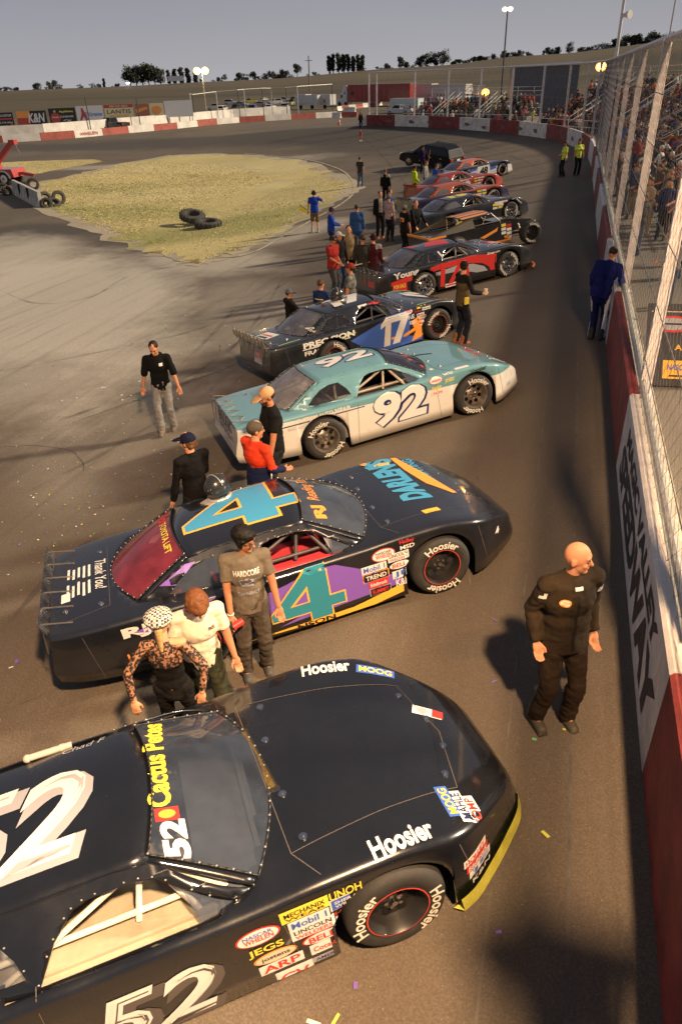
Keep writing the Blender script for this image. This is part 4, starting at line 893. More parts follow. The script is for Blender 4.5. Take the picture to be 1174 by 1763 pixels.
d.top(shape_text('Hoosier', .4, .14, .03, .1), 1.5, .86, 'W', 1, 'left', -6); d.top(rect2d(.3, .1), 1.88, .74, 'B', 1, 'left', -20); d.top(shape_text('MOOG', .26, .07, .02), 1.88, .74, 'Y', 2, 'left', -20)
d.build('sponsor_sticker', root)
mb = MB(); P = [( .655, y) for y in (0, 1)]
for (xa, ya), (xb, yb) in (((.68, .42), (.775, -.20)),):
    def vb(t, o): x, y = xa+(xb-xa)*t, ya+(yb-ya)*t; return (x+o, y, body_z(x+o, y)+.006)
    n = 10
    for o0, o1, m in ((-.0, .014, 1), (.014, .062, 0), (.062, .076, 1)):
        mb.add([vb(t/n, o0) for t in range(n+1)]+[vb(t/n, o1) for t in range(n+1)], [(i, n+1+i, n+2+i, i+1) for i in range(n)], m)
    for t in (0, 1): p = vb(t, .038); mb.box((p[0], p[1], p[2]), (.09, .02, .01), 1)
mb.build('cowl_vent', [pmat('brass_screen', (.16, .11, .03), .5, metal=.5, nscale=30, namt=.5), BLKM], root)
mb = MB(); q_ = [(x, -float(fW(x))) for x in np.linspace(1.76, 2.46, 26)]; q_ = q_+[(2.475, 0.)]+[(x, -y) for x, y in q_[::-1]]   # yellow splitter lip
fo = lambda x: .05*min(1, max(0, (x-1.9)/.5))
L1 = [(x+fo(x)*.9+.004, y*1.006, .17) for x, y in q_]; L2 = [(x+fo(x)+.02, y*1.01, .045) for x, y in q_]
n = len(L1); mb.add(L1+L2+[(p[0]-.06, p[1]*.95, .045) for p in L2], [(i, n+i, n+i+1, i+1) for i in range(n-1)]+[(n+i, 2*n+i, 2*n+i+1, n+i+1) for i in range(n-1)])
mb.build('splitter_lip', [pmat('yellow_lip', (.50, .48, .07), .5, nscale=8, namt=.25)], root, smooth=True)
mb = MB(); mb.cyl((-.72, .58, 1.18), (-.44, .60, 1.155), .024, n=12); mb.sph((-.74, .58, 1.18), (.03, .03, .03)); mb.cyl((-.52, .594, 1.162), (-.49, .596, 1.16), .028, n=12); mb.build('air_duct', [pmat('cream_hose', (.42, .37, .31), .6)], root, smooth=True)
# ---- car 4: black with purple flashes, orange sill, blue 4
REDI = (.72, .06, .08)
root4, bb, br = make_car(POSE['4'], 'black and purple stock car with a blue number 4 on roof and door', paint((.009, .010, .014), 'blue_black_car_paint'), interior=REDI, cage=(.06, .055, .06), wheel='black', glass=GLASS, rear_glass=glassm('rear_window_plastic', (.42, .06, .09), .42))  # rear window's red tint paints in the lit red interior behind it
d = Decals(br, .07); seams(d); d.build('panel_gap', root4)
d = Decals(br, .08)
d.side(poly2d([(-.95, .62), (-.35, .72), (-.05, .80), (.18, .78), (.50, .60), (.95, .335), (.95, .305), (-.5, .22), (-.2, .30), (-.35, .38), (-.95, .42)]), 0, 0, 'P', 1); d.side(poly2d([(-1.9, .70), (-1.3, .83), (-1.05, .82), (-1.35, .74), (-1.7, .64)]), 0, 0, 'P', 1); d.side(poly2d([(-1.55, .98), (-1.25, 1.1), (-1.15, 1.1), (-1.4, .95)]), 0, 0, 'P', 1)
d.side(poly2d([(-.92, .17), (.3, .18), (.95, .30), (.95, .19), (.55, .125), (.2, .12), (-.92, .10)]), 0, 0, 'A', 2); d.side(shape_text('NSON', .42, .062, .03), -.12, .145, 'K', 3)
d.top(rect2d(.2, .085), 1.42, -.60, 'A', 1, 'left', 8); d.top(rect2d(.2, .085), 1.36, .78, 'A', 1, 'left', -8); d.side(rect2d(.1, .05), -1.62, .64, 'A', 2)
d.build('paint_flash', root4)
d = Decals(br, .08); d.top(four(1.02, .56, .028), -.55, .08, 'A', 1); d.top(four(1.02, .56), -.55, .08, 'S', 2); d.top(poly2d([(-.29*1.02, -.2*.56), (.03*1.02, -.2*.56), (.03*1.02, .3*.56)]), -.55, .08, 'A', 2.5); d.top(poly2d([(-.22*1.02, -.165*.56), (-.0*1.02, -.165*.56), (-.0*1.02, .18*.56)]), -.55, .08, 'K', 3)
d.side(four(.66, .40, .016), -.17, .51, 'A', 3); d.side(four(.66, .40), -.17, .51, 'T', 4); d.side(poly2d([(-.29*.66, -.2*.4), (.03*.66, -.2*.4), (.03*.66, .3*.4)]), -.17, .51, 'A', 4.5); d.side(poly2d([(-.22*.66, -.165*.4), (.0, -.165*.4), (.0, .18*.4)]), -.17, .51, 'P', 5)
d.build('race_number', root4)
d = Decals(br, .06); stickers_a(d, .84, .595, '4')
d.top(shape_text('DARLEN\'S', 1.22, .38, .06, .12), 1.36, .32, 'S', 1, 'rear', 4); d.top(shape_text('PRINTING', .62, .13, .03), 1.74, .55, 'S', 1, 'rear', 6); d.top(poly2d([(-.05, .78), (.02, .80), (.20, .3), (.36, -.28), (.30, -.30), (.10, .0), (.0, .4)]), 1.57, .12, 'O', 2, 'left'); d.top(ell2d(.08, .1), 1.16, .9, 'O', 2)
d.top(shape_text('Reading Tobs', .78, .16, 0, .3), .26, .18, 'O', 1, 'rear'); d.top(shape_text('RJ', .22, .15, .05), .24, -.42, 'O', 1, 'rear')
d.top(shape_text('TOYOTA LIFT', .62, .075, .02), -1.38, -.10, 'Y', 1, 'front'); d.top(shape_text('Dillon', .4, .13, .03, .2), -1.36, .40, 'R', 1, 'front')
d.top(shape_text('Thank You!', .62, .12, .01, .35), -2.14, .03, 'W', 1, 'front')
for k in range(5):
    for y in (.20, -.16): d.top(rect2d(.26-(.04 if (k+y > 2) else 0), .026), -2.26-.055*k, y+random.uniform(-.03, .03), 'W', 1, 'front')
d.top(rect2d(.16, .09), -2.50, -.26, 'W', 1, 'front')
d.side(shape_text('RJ', .27, .15, .05), -1.87, .70, 'W', 1); d.side(shape_text('Reno', .2, .07, .02), -1.6, .74, 'W', 1); d.side(shape_text('USA', .16, .07, .02), -1.62, .66, 'W', 1); d.side(shape_text('LEAR', .26, .09, .04), -1.9, .42, 'O', 1); d.side(shape_text('ASPHALT PAVING', .3, .03, .0), -1.88, .355, 'O', 1)
d.side(shape_text('4', .08, .09, .03), 2.12, .43, 'W', 1); d.build('sponsor_sticker', root4)
# ---- car 92: teal over white
root92, bb, br = make_car(POSE['92'], 'teal and white stock car numbered 92 parked third in the line', two_tone((.13, .285, .325), (.66, .63, .57), .69), roofmat=paint((.13, .285, .325)), interior=(.20, .18, .16), cage=(.42, .36, .28), wheel='steel', glass=GLASS_C, rear_glass=glassm('scratched_window_plastic', (.42, .40, .40), .45, .15))
d = Decals(br, .07); seams(d); d.side(poly2d([(-2.2, .73), (-.62, .715), (-.62, .698), (-2.2, .71)]), 0, 0, 'N', 1); d.build('panel_gap', root92)
d = Decals(br, .08)
d.side(shape_text('92', .98, .60, .085, .12), .0, .54, 'N', 1); d.side(shape_text('92', .92, .56, .04, .12), -.015, .55, 'W', 2)
d.top(shape_text('92', .98, .52, .07, .1), -.50, .05, 'N', 1); d.top(shape_text('92', .93, .48, .03, .1), -.51, .06, 'W', 2); d.build('race_number', root92)
d = Decals(br, .06); stickers_a(d, .76, .74, '92'); d.side(shape_text('CUSTOM AUTO REPAIR', .9, .065, .03), -1.30, .762, 'W', 1); d.side(shape_text('ING LLC', .3, .05, 0), -1.75, .66, 'G', 1)
d.back(rect2d(1.25, .34), 0, .70, 'W', 1); d.back(shape_text('KEELING', 1.05, .16, .03), 0, .76, 'K', 2); d.back(shape_text('CONSTRUCTION', 1.05, .085, .01), 0, .61, 'K', 2)
d.top(shape_text('DAVIES', .6, .15, .03), 1.9, .1, 'R', 1, 'rear'); d.side(shape_text('Hoosier', .3, .08, .02), 1.42, .775, 'K', 1, 4); d.top(rect2d(.25, .07), 1.15, -.9, 'W', 1)
d.top(poly2d([(-.17, -.03), (.17, -.03), (.17, .03), (-.17, .03)]), .95, .12, 'K', 1, 'left', -14)
for k in range(9): d.top(rect2d(random.uniform(.05, .12), random.uniform(.04, .07)), .60+.13*math.cos(k*.7)+random.uniform(-.04, .04), .62-.16*k, random.choice('WKRG'), 1, 'rear', random.uniform(-10, 10))
d.top(ell2d(.24, .15), 2.12, -.42, 'W', 1, 'left', -38); d.top(ell2d(.15, .1), 2.13, -.42, 'G', 2, 'left', -38); d.side(rect2d(.12, .06), 2.1, .3, 'G', 1); d.build('sponsor_sticker', root92)
# ---- car 17: black with blue and orange
root17, bb, br = make_car(POSE['17'], 'black stock car with a white number 17 over blue and orange door flashes', paint((.010, .011, .014), 'black_dusty_paint', rough=.3), interior=(.05, .04, .045), cage=(.08, .08, .085), wheel='black', rear_glass=GLASS_D, glass=GLASS_C)
d = Decals(br, .07); seams(d); d.build('panel_gap', root17)
d = Decals(br, .08)
d.side(poly2d([(-.9, .58), (.0, .80), (.62, .83), (.55, .3), (.95, .2), (.95, .14), (-.35, .14), (-.6, .35)]), 0, 0, 'B', 1); d.side(poly2d([(-.1, .40), (.4, .36), (.95, .52), (.95, .44), (.45, .31), (.0, .34)]), 0, 0, 'O', 2); d.side(poly2d([(.62, .60), (.95, .70), (.95, .22), (.60, .16), (.72, .36)]), 0, 0, 'O', 2); d.top(rect2d(.5, .02), -2.2, -.78, 'L', 1); d.top(rect2d(.6, .02), -2.25, .8, 'L', 1); d.top(rect2d(.9, .02), 1.4, .84, 'L', 1); d.top(rect2d(.9, .025), 1.35, -.84, 'L', 1); d.side(rect2d(.9, .014), -1.2, .70, 'L', 1, 3); d.build('paint_flash', root17)
ONE = poly2d([(-.10, -.3), (.06, -.3), (.16, .3), (.02, .3), (-.12, .19), (-.14, .09), (-.01, .15)]); SEV = poly2d([(-.16, -.3), (.03, -.3), (.30, .19), (.32, .3), (-.12, .3), (-.14, .17), (.10, .17)])
d = Decals(br, .08)
for VF, x in ((ONE, -.02), (SEV, .26)): d.side((VF[0]*np.array([1.16, 1.1])+np.array([.012, -.008]), VF[1]), x, .52, 'B', 3); d.side((VF[0]*1.0, VF[1]), x, .53, 'W', 4)
for VF, x in ((ONE, -.72), (SEV, -.35)): d.top((VF[0]*np.array([1.3, 1.2]), VF[1]), x, 0, 'W', 1)
d.build('race_number', root17)
d = Decals(br, .06); stickers_a(d, .78, .68, '17'); d.side(shape_text('PRECISION', 1.2, .12, .045), -1.38, .74, 'W', 1, -1); d.side(rect2d(1.1, .02), -1.45, .665, 'W', 1, -1); d.side(shape_text('FRAMING', .75, .09, .02), -1.6, .585, 'W', 1)
d.back(rect2d(.42, .3), -.2, .62, 'G', 1); d.back(shape_text('ZTR', .32, .15, .04, .15), -.2, .65, 'R', 2); d.top(rect2d(.5, .35), -2.32, .1, 'W', 1, 'front', 8); d.top(rect2d(.4, .06), -2.3, .1, 'R', 2, 'front', 8); d.top(rect2d(.36, .08), -2.42, .1, 'K', 2, 'front', 8)
for VF, k in ((poly2d([(-.45, -.1), (.1, .16), (.5, .12), (-.1, -.2)]), 'W'), (poly2d([(.1, -.28), (.3, -.02), (.5, .0), (.42, -.3)]), 'W')): d.top(VF, 1.45, .1, k, 1, 'rear')
d.side(rect2d(.5, .04), .05, 1.12, 'R', 1); d.side(rect2d(.22, .05), -.33, 1.125, 'W', 1)
d.stick(-1.62, .93, .16, .12, 'W', 'K', 'RLS'); d.build('sponsor_sticker', root17)
mb = MB()
for y in np.linspace(-.8, .8, 9):
    mb.box((-2.78, y, .98), (.012, .13, .12)); mb.cyl((-2.80, y-.06, 1.12), (-2.74, y-.03, .84), .012, n=5); mb.cyl((-2.80, y-.06, 1.1), (-2.6, y, .88), .009, n=5)
mb.build('spoiler_bracket', [STEEL], root17)
# ---- car 14: black with red-orange flashes
root14, bb, br = make_car(POSE['14'], 'black and red-orange stock car numbered 14 with a small for sale sign', paint((.010, .010, .012), 'black_dusty_paint', rough=.3), interior=(.05, .045, .045), cage=(.32, .28, .24), wheel='chrome', rear_glass=GLASS_D, glass=GLASS_C)
d = Decals(br, .07); seams(d); d.build('panel_gap', root14)
d = Decals(br, .08)
d.side(poly2d([(-2.3, .62), (-1.7, .70), (-.9, .80), (.2, .82), (.95, .72), (.95, .30), (.75, .30), (.7, .42), (.5, .55), (.0, .66), (-.9, .66), (-1.7, .56), (-2.3, .52)]), 0, 0, 'R', 1); d.side(poly2d([(-1.0, .60), (-.3, .66), (.2, .60), (.55, .46), (.66, .32), (.3, .34), (-.2, .5), (-1.0, .52)]), 0, 0, 'G', 2); d.top(poly2d([(-.9, -.3), (-.2, -.45), (-.1, .4), (-.55, .25)]), 0, 0, 'R', 1); d.top(rect2d(.16, .4), -1.12, .1, 'R', 1); d.top(poly2d([(1.2, -.3), (1.9, -.1), (1.9, .3), (1.3, .3)]), 0, 0, 'R', 1); d.build('paint_flash', root14)
d = Decals(br, .08); d.side(rect2d(.14, .62), -.76, .5, 'R', 3, -6); d.side(poly2d([(-.62, .22), (-.46, .22), (-.12, .70), (-.12, .22), (.06, .22), (.06, .86), (-.16, .86)]), 0, 0, 'R', 3); d.side(rect2d(.35, .08), -.18, .42, 'R', 4); d.build('race_number', root14)
d = Decals(br, .06); d.side(shape_text('Young', .74, .2, .04), -1.84, .74, 'W', 2, 2); d.side(rect2d(.42, .34), -2.06, .40, 'R', 2); d.side(shape_text('FOR SALE', .34, .1, .02), -2.06, .48, 'Y', 3); d.side(rect2d(.3, .07), -2.06, .32, 'W', 3); d.side(shape_text('Snap-on', .42, .08, .03, .2), .86, .76, 'W', 2); d.side(rect2d(.4, .1), -.5, .19, 'W', 3); d.side(rect2d(.36, .04), -.5, .19, 'R', 4); d.back(shape_text('14', .2, .16, .03), -.1, .62, 'R', 2); d.back(rect2d(.4, .14), -.55, .62, 'R', 2)
for k in range(7): d.side(ell2d(.05, .05), -.70+.012*k, 1.06-.028*k, 'W', 2)
d.top(shape_text('S', .3, .3, .05), 1.5, .0, 'W', 2, 'rear'); d.build('sponsor_sticker', root14)
mb = MB(); mb.box((-2.25, .55, 1.0), (.9, .05, .02), 0, Matrix.Translation((0, 0, 0)) @ Matrix.Rotation(R_(0), 4, 'X')); mb.box((-1.78, .62, .98), (.7, .22, .02)); mb.build('wooden_shelf', [pmat('pale_board', (.45, .36, .25), .7)], root14)
mb = MB(); xs_ = np.linspace(-1.1, 1.1, 16); mb.tube([(1.92+.62*math.cos(a), .9*math.sin(a)/math.sin(1.1), .10) for a in xs_], .035, 6); mb.build('splitter_lip', [ORANGE], root14)
# ---- the line beyond: yellow-numbered 13, orange 06, red 20, white 48
yel, bb, br = make_car((-4.74, 31.2, .64), 'black stock car with yellow roof number half hidden behind the open-wheel car', paint((.012, .014, .02), 'black_dusty_paint', rough=.3), glass=GLASS_D, wheel='chrome', detail=False, cage=(.3, .25, .2))
d = Decals(br, .1); d.top(shape_text('13', .8, .75, .08), -.55, 0, 'Y', 1, 'left'); d.side(poly2d([(.6, .8), (1.6, .78), (1.9, .5), (1.7, .62), (1.0, .62), (.6, .66)]), 0, 0, 'W', 1)
for i, c in enumerate('YWRWYR'): d.side(rect2d(.2, .08), .62+.24*(i % 3), .70-.12*(i//3), c, 2)
d.top(rect2d(.3, .2), .1, -.5, 'O', 1); d.build('race_number', yel)
o06, bb, br = make_car((-5.9, 36.1, .62), 'orange and dark purple stock car numbered 06 parked between red and black cars', two_tone((.36, .08, .03), (.03, .022, .055), .80), roofmat=paint((.36, .075, .028), 'orange_car_paint', rough=.35, coat=.4), glass=GLASS_D, wheel='chrome', detail=False, cage=(.3, .25, .2))
d = Decals(br, .1); d.side(shape_text('06', .7, .5, .07), -.1, .5, 'O', 1)
for i, c in enumerate('YWRWYR'): d.side(rect2d(.22, .08), .62+.25*(i % 3), .72-.12*(i//3), c, 2)
d.side(shape_text('5', .12, .18, .03), .85, .45, 'W', 2); d.build('race_number', o06)
o20, bb, br = make_car((-6.65, 41.3, .62), 'red and white stock car numbered 20 with a dark red tail', paint((.30, .028, .024), 'red_car_paint', rough=.35, coat=.4), glass=GLASS_D, wheel='black', detail=False, spoiler=RED)
d = Decals(br, .1); d.side(shape_text('20', .7, .52, .1), -.05, .5, 'O', 1); d.side(shape_text('20', .66, .48, .05), -.05, .5, 'W', 2); d.side(poly2d([(-2.2, .75), (-1., .82), (.5, .8), (-1., .72)]), 0, 0, 'W', 1)
for i in range(9): d.side(rect2d(.17, .06), .58+.2*(i % 3), .76-.12*(i//3), 'YWW'[i % 3], 2)
d.top(rect2d(.7, .2), -.4, -.1, 'W', 1); d.build('race_number', o20)
o48, bb, br = make_car((-6.56, 47.8, .74), 'dark blue and white stock car with an orange roof and boxed number 48', two_tone((.02, .03, .06), (.55, .55, .57), .66), roofmat=paint((.55, .12, .05), 'orange_roof_paint'), glass=GLASS_D, wheel='black', detail=False)
d = Decals(br, .1); d.side(rect2d(.85, .55), .0, .5, 'W', 1); d.side(shape_text('48', .6, .42, .05, .15), .0, .5, 'K', 2); d.side(poly2d([(.45, .62), (1.0, .66), (1.0, .52), (.45, .45)]), 0, 0, 'B', 1); d.side(ell2d(.32, .3), -1.75, .62, 'W', 1); d.side(shape_text('12', .18, .18, .03), -1.75, .62, 'K', 2); d.side(poly2d([(-1.5, .7), (-.5, .72), (-.5, .6), (-1.5, .55)]), 0, 0, 'B', 1); d.build('race_number', o48)
# ---- open-wheel modified
Mm = car_frame(-3.72, 26.0, .60); rm_ = empty('modified_race_car', M=Mm); tag(rm_, 'black open-wheel modified car with exposed front tyres and orange stripes on its roof', 'race car', 'race cars lined up on the front straight')
MBK = paint((.012, .012, .013), 'black_modified_paint', rough=.28); OLIV = pmat('sail_panel', (.14, .125, .085), .35, metal=.4, coat=.3)
mb = MB()   # flat-sided rear body
outl = [(-2.25, .26), (.72, .22), (.72, .80), (-.0, .84), (-2.25, .80)]
for sg in (-1, 1): mb.prism(outl, sg*.86, sg*.875, 0, None, 'xz')
mb.box((-1.55, 0, .78), (1.4, 1.70, .015), 0); mb.box((-2.255, 0, .53), (.02, 1.72, .54), 0); mb.prism([(.3, .5), (.72, .5), (1.75, .44), (1.75, .66), (.72, .84), (.3, .84)], -.36, .36, 0, None, 'xz')
mb.build('body', [MBK], rm_, normals=True)
mb = MB()
for sg in (-1, 1): mb.prism([(-2.2, .80), (-.75, .84), (-.55, 1.12), (-.85, 1.10)], sg*.70, sg*.715, 0, None, 'xz'); mb.add([(-2.2, sg*.86, .80), (-.6, sg*.86, .84), (-.6, sg*.70, 1.10), (-1.2, sg*.7, 1.0)], [(0, 1, 2, 3), (3, 2, 1, 0)], 0)
mb.build('sail_panel', [OLIV], rm_)
mb = MB(); A_ = lambda v: (.12-.06*v*v, .68*v, 1.20-.05*v*v); B_ = lambda v: (-.95+.04*v*v, .70*v, 1.17-.05*v*v); surf(mb, A_, B_, 10, 6); ro = mb.build('roof', [MBK], rm_, smooth=True); sm = ro.modifiers.new('shell', 'SOLIDIFY'); sm.thickness = .03
bvm = BVHTree.FromPolygons([v.co[:] for v in ro.data.vertices], [list(p.vertices) for p in ro.data.polygons]); d = Decals(bvm, .1)
for y in (-.5, -.17, .17, .5): d.top(rect2d(1.0, .2), -.42, y, 'O', 1)
d.build('roof_stripe', rm_)
mb = MB()
for sg in (-1, 1): mb.tube([(.5, .6*sg, .5), (.45, .6*sg, .84), (.1, .62*sg, 1.16)], .02); mb.tube([(-.9, .62*sg, .5), (-.88, .64*sg, 1.14)], .02); mb.cyl((-.88, .66*sg, .86), (.45, .62*sg, .86), .018); mb.cyl((-.2, .62*sg, .86), (-.05, .62*sg, 1.15), .018)
for sg in (-1, 1): mb.cyl((.7, .36*sg, .40), (1.5, .34*sg, .36), .03); mb.cyl((1.333, .3*sg, .30), (1.333, .86*sg, .33), .022); mb.cyl((1.15, .3*sg, .46), (1.333, .84*sg, .42), .018); mb.cyl((1.5, .3*sg, .3), (1.333, .84*sg, .30), .018); mb.cyl((1.25, .55*sg, .3), (1.2, .45*sg, .62), .035); mb.cyl((.75, .8*sg, .32), (1.25, .8*sg, .32), .014)
mb.tube([(1.6, -.45, .36), (1.98, -.4, .36), (1.98, .4, .36), (1.6, .45, .36)], .022); mb.tube([(1.7, -.3, .5), (1.95, -.28, .56), (1.95, .28, .56), (1.7, .3, .5)], .018)
mb.build('frame_tube', [STEEL], rm_, smooth=True)
mb = MB(); mb.box((-.15, 0, .3), (1.7, 1.6, .04)); mb.box((-.55, .25, .6), (.5, .5, .6)); mb.box((1.15, 0, .4), (.9, .6, .25)); mb.sph((1.5, 0, .62), (.16, .2, .1)); mb.build('chassis', [DARKM], rm_)
get_wheel('modified', pmat('black_wheel_b', (.02, .02, .02), .35, coat=.3), r=.355, wd=.32); get_wheel('modified_rear', WK['modified'][1][1].materials[0], r=.355, wd=.32)
for x, y in ((1.333, -.98), (1.333, .98), (-1.30, -.86), (-1.30, .86)): put_wheel(rm_, 'modified', (x, y+(.10 if (y < 0 and x > 0) else 0)*0, .355), y > 0, 0, .4)
bvm = BVHTree.FromPolygons([(x, -.876, z) for x, z in ((-2.3, .2), (.75, .2), (.75, .9), (-2.3, .9))], [(0, 1, 2, 3)]); d = Decals(bvm, .4)
d.side(shape_text('42', .55, .32, .05, .1), -1.55, .50, 'O', 1); d.side(poly2d([(-.45, .50), (.1, .66), (.22, .72), (.18, .60), (-.3, .45)]), 0, 0, 'O', 1); d.side(rect2d(1.3, .06), .05, .26, 'O', 1)
for i, (x, z, c) in enumerate(((.42, .74, 'Y'), (.62, .70, 'R'), (.42, .62, 'W'), (.62, .58, 'W'), (.42, .5, 'W'), (.62, .46, 'W'), (.52, .36, 'O'), (.62, .34, 'W'))): d.side(rect2d(.17, .09), x, z, c, 2)
d.build('sponsor_sticker', rm_)
mb = MB(); mb.box((-2.26, -.0, .80), (.03, 1.74, .07)); mb.box((-1.95, -.88, .79), (.6, .01, .06)); mb.build('tail_stripe', [ORANGE], rm_)
mb = MB(); mb.tube([(-1.1, -.55, .82), (-1.1, -.55, 1.02), (-.85, -.55, 1.1)], .03, 6); mb.build('yellow_brace', [YELLOW], rm_)
# ================================================================== PEOPLE
def tmp_eval(mb, voxel, it=3, fac=.5):
    me = bpy.data.meshes.new('t'); me.from_pydata(mb.v, [], mb.f); me.update()
    o = bpy.data.objects.new('t', me); PCOL.objects.link(o)
    r = o.modifiers.new('r', 'REMESH'); r.mode = 'VOXEL'; r.voxel_size = voxel; r.use_smooth_shade = True
    if it: s = o.modifiers.new('s', 'SMOOTH'); s.factor = fac; s.iterations = it
    dg = bpy.context.evaluated_depsgraph_get(); n = bpy.data.meshes.new_from_object(o.evaluated_get(dg)); bpy.data.objects.remove(o); bpy.data.meshes.remove(me); return n
PCOL = COL
def cap(mb, a, b, r0, r1, n=12, flat0=False, flat1=False, sq=1.):
    """tapered limb with round (or cut) ends"""
    a, b = Vector(a), Vector(b); d = b-a; L_ = d.length
    if L_ < 1e-4: return
    q = d.normalized().to_track_quat('Z', 'Y').to_matrix(); rings = []
    if not flat0: rings += [(-r0*math.cos(t), r0*math.sin(t)) for t in (.35, .75, 1.15)]
    rings += [(0, r0), (L_/2, (r0+r1)/2), (L_, r1)]
    if not flat1: rings += [(L_+r1*math.cos(t), r1*math.sin(t)) for t in (1.15, .75, .35)]
    vs = []; 
    for h, r in rings:
        for k in range(n): t = 2*math.pi*k/n; vs.append(a+q @ Vector((r*math.cos(t), r*sq*math.sin(t), h)))
    m = len(rings); fs = [(i*n+k, i*n+(k+1) % n, (i+1)*n+(k+1) % n, (i+1)*n+k) for i in range(m-1) for k in range(n)]+[tuple(range(n-1, -1, -1)), tuple((m-1)*n+k for k in range(n))]
    mb.add(vs, fs)
def ik(a, t, l1, l2, pole):
    a, t = Vector(a), Vector(t); d = t-a; L_ = min(d.length, (l1+l2)*.999); u = d.normalized(); x = (l1*l1-l2*l2+L_*L_)/(2*L_); h = math.sqrt(max(l1*l1-x*x, 0)); p = Vector(pole); p = p-u*p.dot(u)
    if p.length < 1e-5: p = Vector((1, 0, 0))
    return a+u*x+p.normalized()*h, a+u*L_
SKIN = skinm('b9805f'); SKIN2 = skinm('a9714f'); SHOE = pmat('shoe', (.05, .045, .04), .7); EYEM = pmat('eye', (.015, .012, .01), .3); 
def fold(me, amp, sc=7., seed=0.):
    n_ = len(me.vertices)
    if not amp: return
    me.update(); no = [v.normal.copy() for v in me.vertices]
    for v, q in zip(me.vertices, no):
        p = v.co; k = noise.noise((p.x*sc+seed, p.y*sc, p.z*sc*.8))*.6 + noise.noise((p.x*sc*2.3+seed, p.y*sc*2.3, p.z*sc*2.8+seed))*.4
        v.co = p+q*(amp*k)
def person(loc, heading, label, H=1.76, build=1., top='tee', top_c='222222', leg='long', leg_c='2a2c33', skin=None, hair='3a2616', hair_kind='short', cap_c=None, brim=1, shoe_c=None, wr=None, wl=None, fr=None, fl=None, lean=0., side=0., twist=0., hyaw=0., hpitch=0., vox=.016, group=None, near=False, collar=None, extra=None, female=False, headset=False, hip_dz=0., cap_kind='cap', elbow=(.35, -1, -.25), el_l=None):
    s = H/1.76; B = build; skin = skin or SKIN
    root = empty('person', loc); root.rotation_euler = (0, 0, R_(heading-90)); root.scale = (s, s, s)
    tag(root, label, 'person', group)
    hipz = .93+hip_dz; T = Matrix.Translation((0, 0, hipz+.03)) @ Matrix.Rotation(R_(-lean), 4, 'X') @ Matrix.Rotation(R_(side), 4, 'Y') @ Matrix.Rotation(R_(twist), 4, 'Z') @ Matrix.Translation((0, 0, -.96))
    P = lambda x, y, z: T @ Vector((x, y, z))
    sw = (.185 if not female else .165)*B**.5
    hips = [Vector((sg*.088, 0, hipz-.02)) for sg in (1, -1)]; feet = [fr or (.11, .02, 0), fl or (-.11, -.02, 0)]
    legs = []
    for hp, ft in zip(hips, feet):
        an = Vector((ft[0], ft[1], .085+ft[2])); kn, an = ik(hp, an, .43, .425, (0.05*(1 if ft[0] > 0 else -1), 1, 0)); legs.append((hp, kn, an))
    sh = [P(sg*sw, -.01, 1.425) for sg in (1, -1)]; arms = []
    for i, (sx_, tg) in enumerate(zip(sh, (wr or (.26, .07, .86), wl or (-.26, .07, .86)))):
        tg = Vector(tg); el = elbow if (i == 0 or el_l is None) else el_l; pole = Vector((el[0]*(1 if i == 0 else -1) if el_l is None or i == 0 else el[0], el[1], el[2]))
        e_, w_ = ik(sx_, tg, .285, .255, pole); arms.append((sx_, e_, w_))
    nk = P(0, -.02, 1.47); Hm = T @ Matrix.Translation((0, -.005, 1.52)) @ Matrix.Rotation(R_(hyaw), 4, 'Z') @ Matrix.Rotation(R_(-hpitch), 4, 'X'); hd = lambda x, y, z: Hm @ Vector((x, y, z))
    # body: one continuous surface
    mb = MB()
    def torso(m, g):
        M4 = T
        m.sph((0, -.005, .96), (.160*B+g, .115*B+g, .13+g), 0, M4, 16, 10); m.sph((0, 0, 1.10), (.148*B+g, .108*B**1.4+g, .15+g), 0, M4, 16, 10)
        m.sph((0, -.005, 1.28), (.172*B+g, .118*B+g, .17+g), 0, M4, 16, 10); m.sph((0, -.01, 1.38), (.150*B+g, .095*B+g, .085+g), 0, M4, 16, 10)
        cap(m, sh[0], sh[1], .058*B+g*.45, .058*B+g*.45); cap(m, P(0, -.03, 1.36), P(0, -.02, 1.465), .082+g*.7, .060+g*.5)
        if female:
            for sg in (1, -1): m.sph((sg*.075, .085, 1.27), (.065+g, .055+g, .06+g), 0, M4, 10, 8)
    torso(mb, 0.)
    cap(mb, nk, hd(0, .005, .03), .058, .054)
    HM = Hm
    mb.sph((0, .0, .135), (.074, .096, .105), 0, HM, 18, 12); mb.sph((0, .028, .07), (.058, .066, .075), 0, HM, 14, 10); mb.sph((0, .07, .022), (.030, .026, .026), 0, HM, 10, 8)
    cap(mb, hd(0, .092, .125), hd(0, .112, .088), .010, .015, 8); mb.sph((0, .086, .058), (.026, .016, .012), 0, HM, 10, 6); mb.sph((0, .078, .15), (.055, .022, .016), 0, HM, 10, 6)
    for sg in (1, -1): mb.sph((sg*.076, -.008, .105), (.012, .022, .034), 0, HM, 8, 6); mb.sph((sg*.038, .070, .085), (.022, .018, .018), 0, HM, 8, 6)
    for hp, kn, an in legs: cap(mb, hp, kn, .078*B, .054); cap(mb, kn, an, .052, .036); cap(mb, an, an+Vector((0, .13, -.05)), .034, .026)
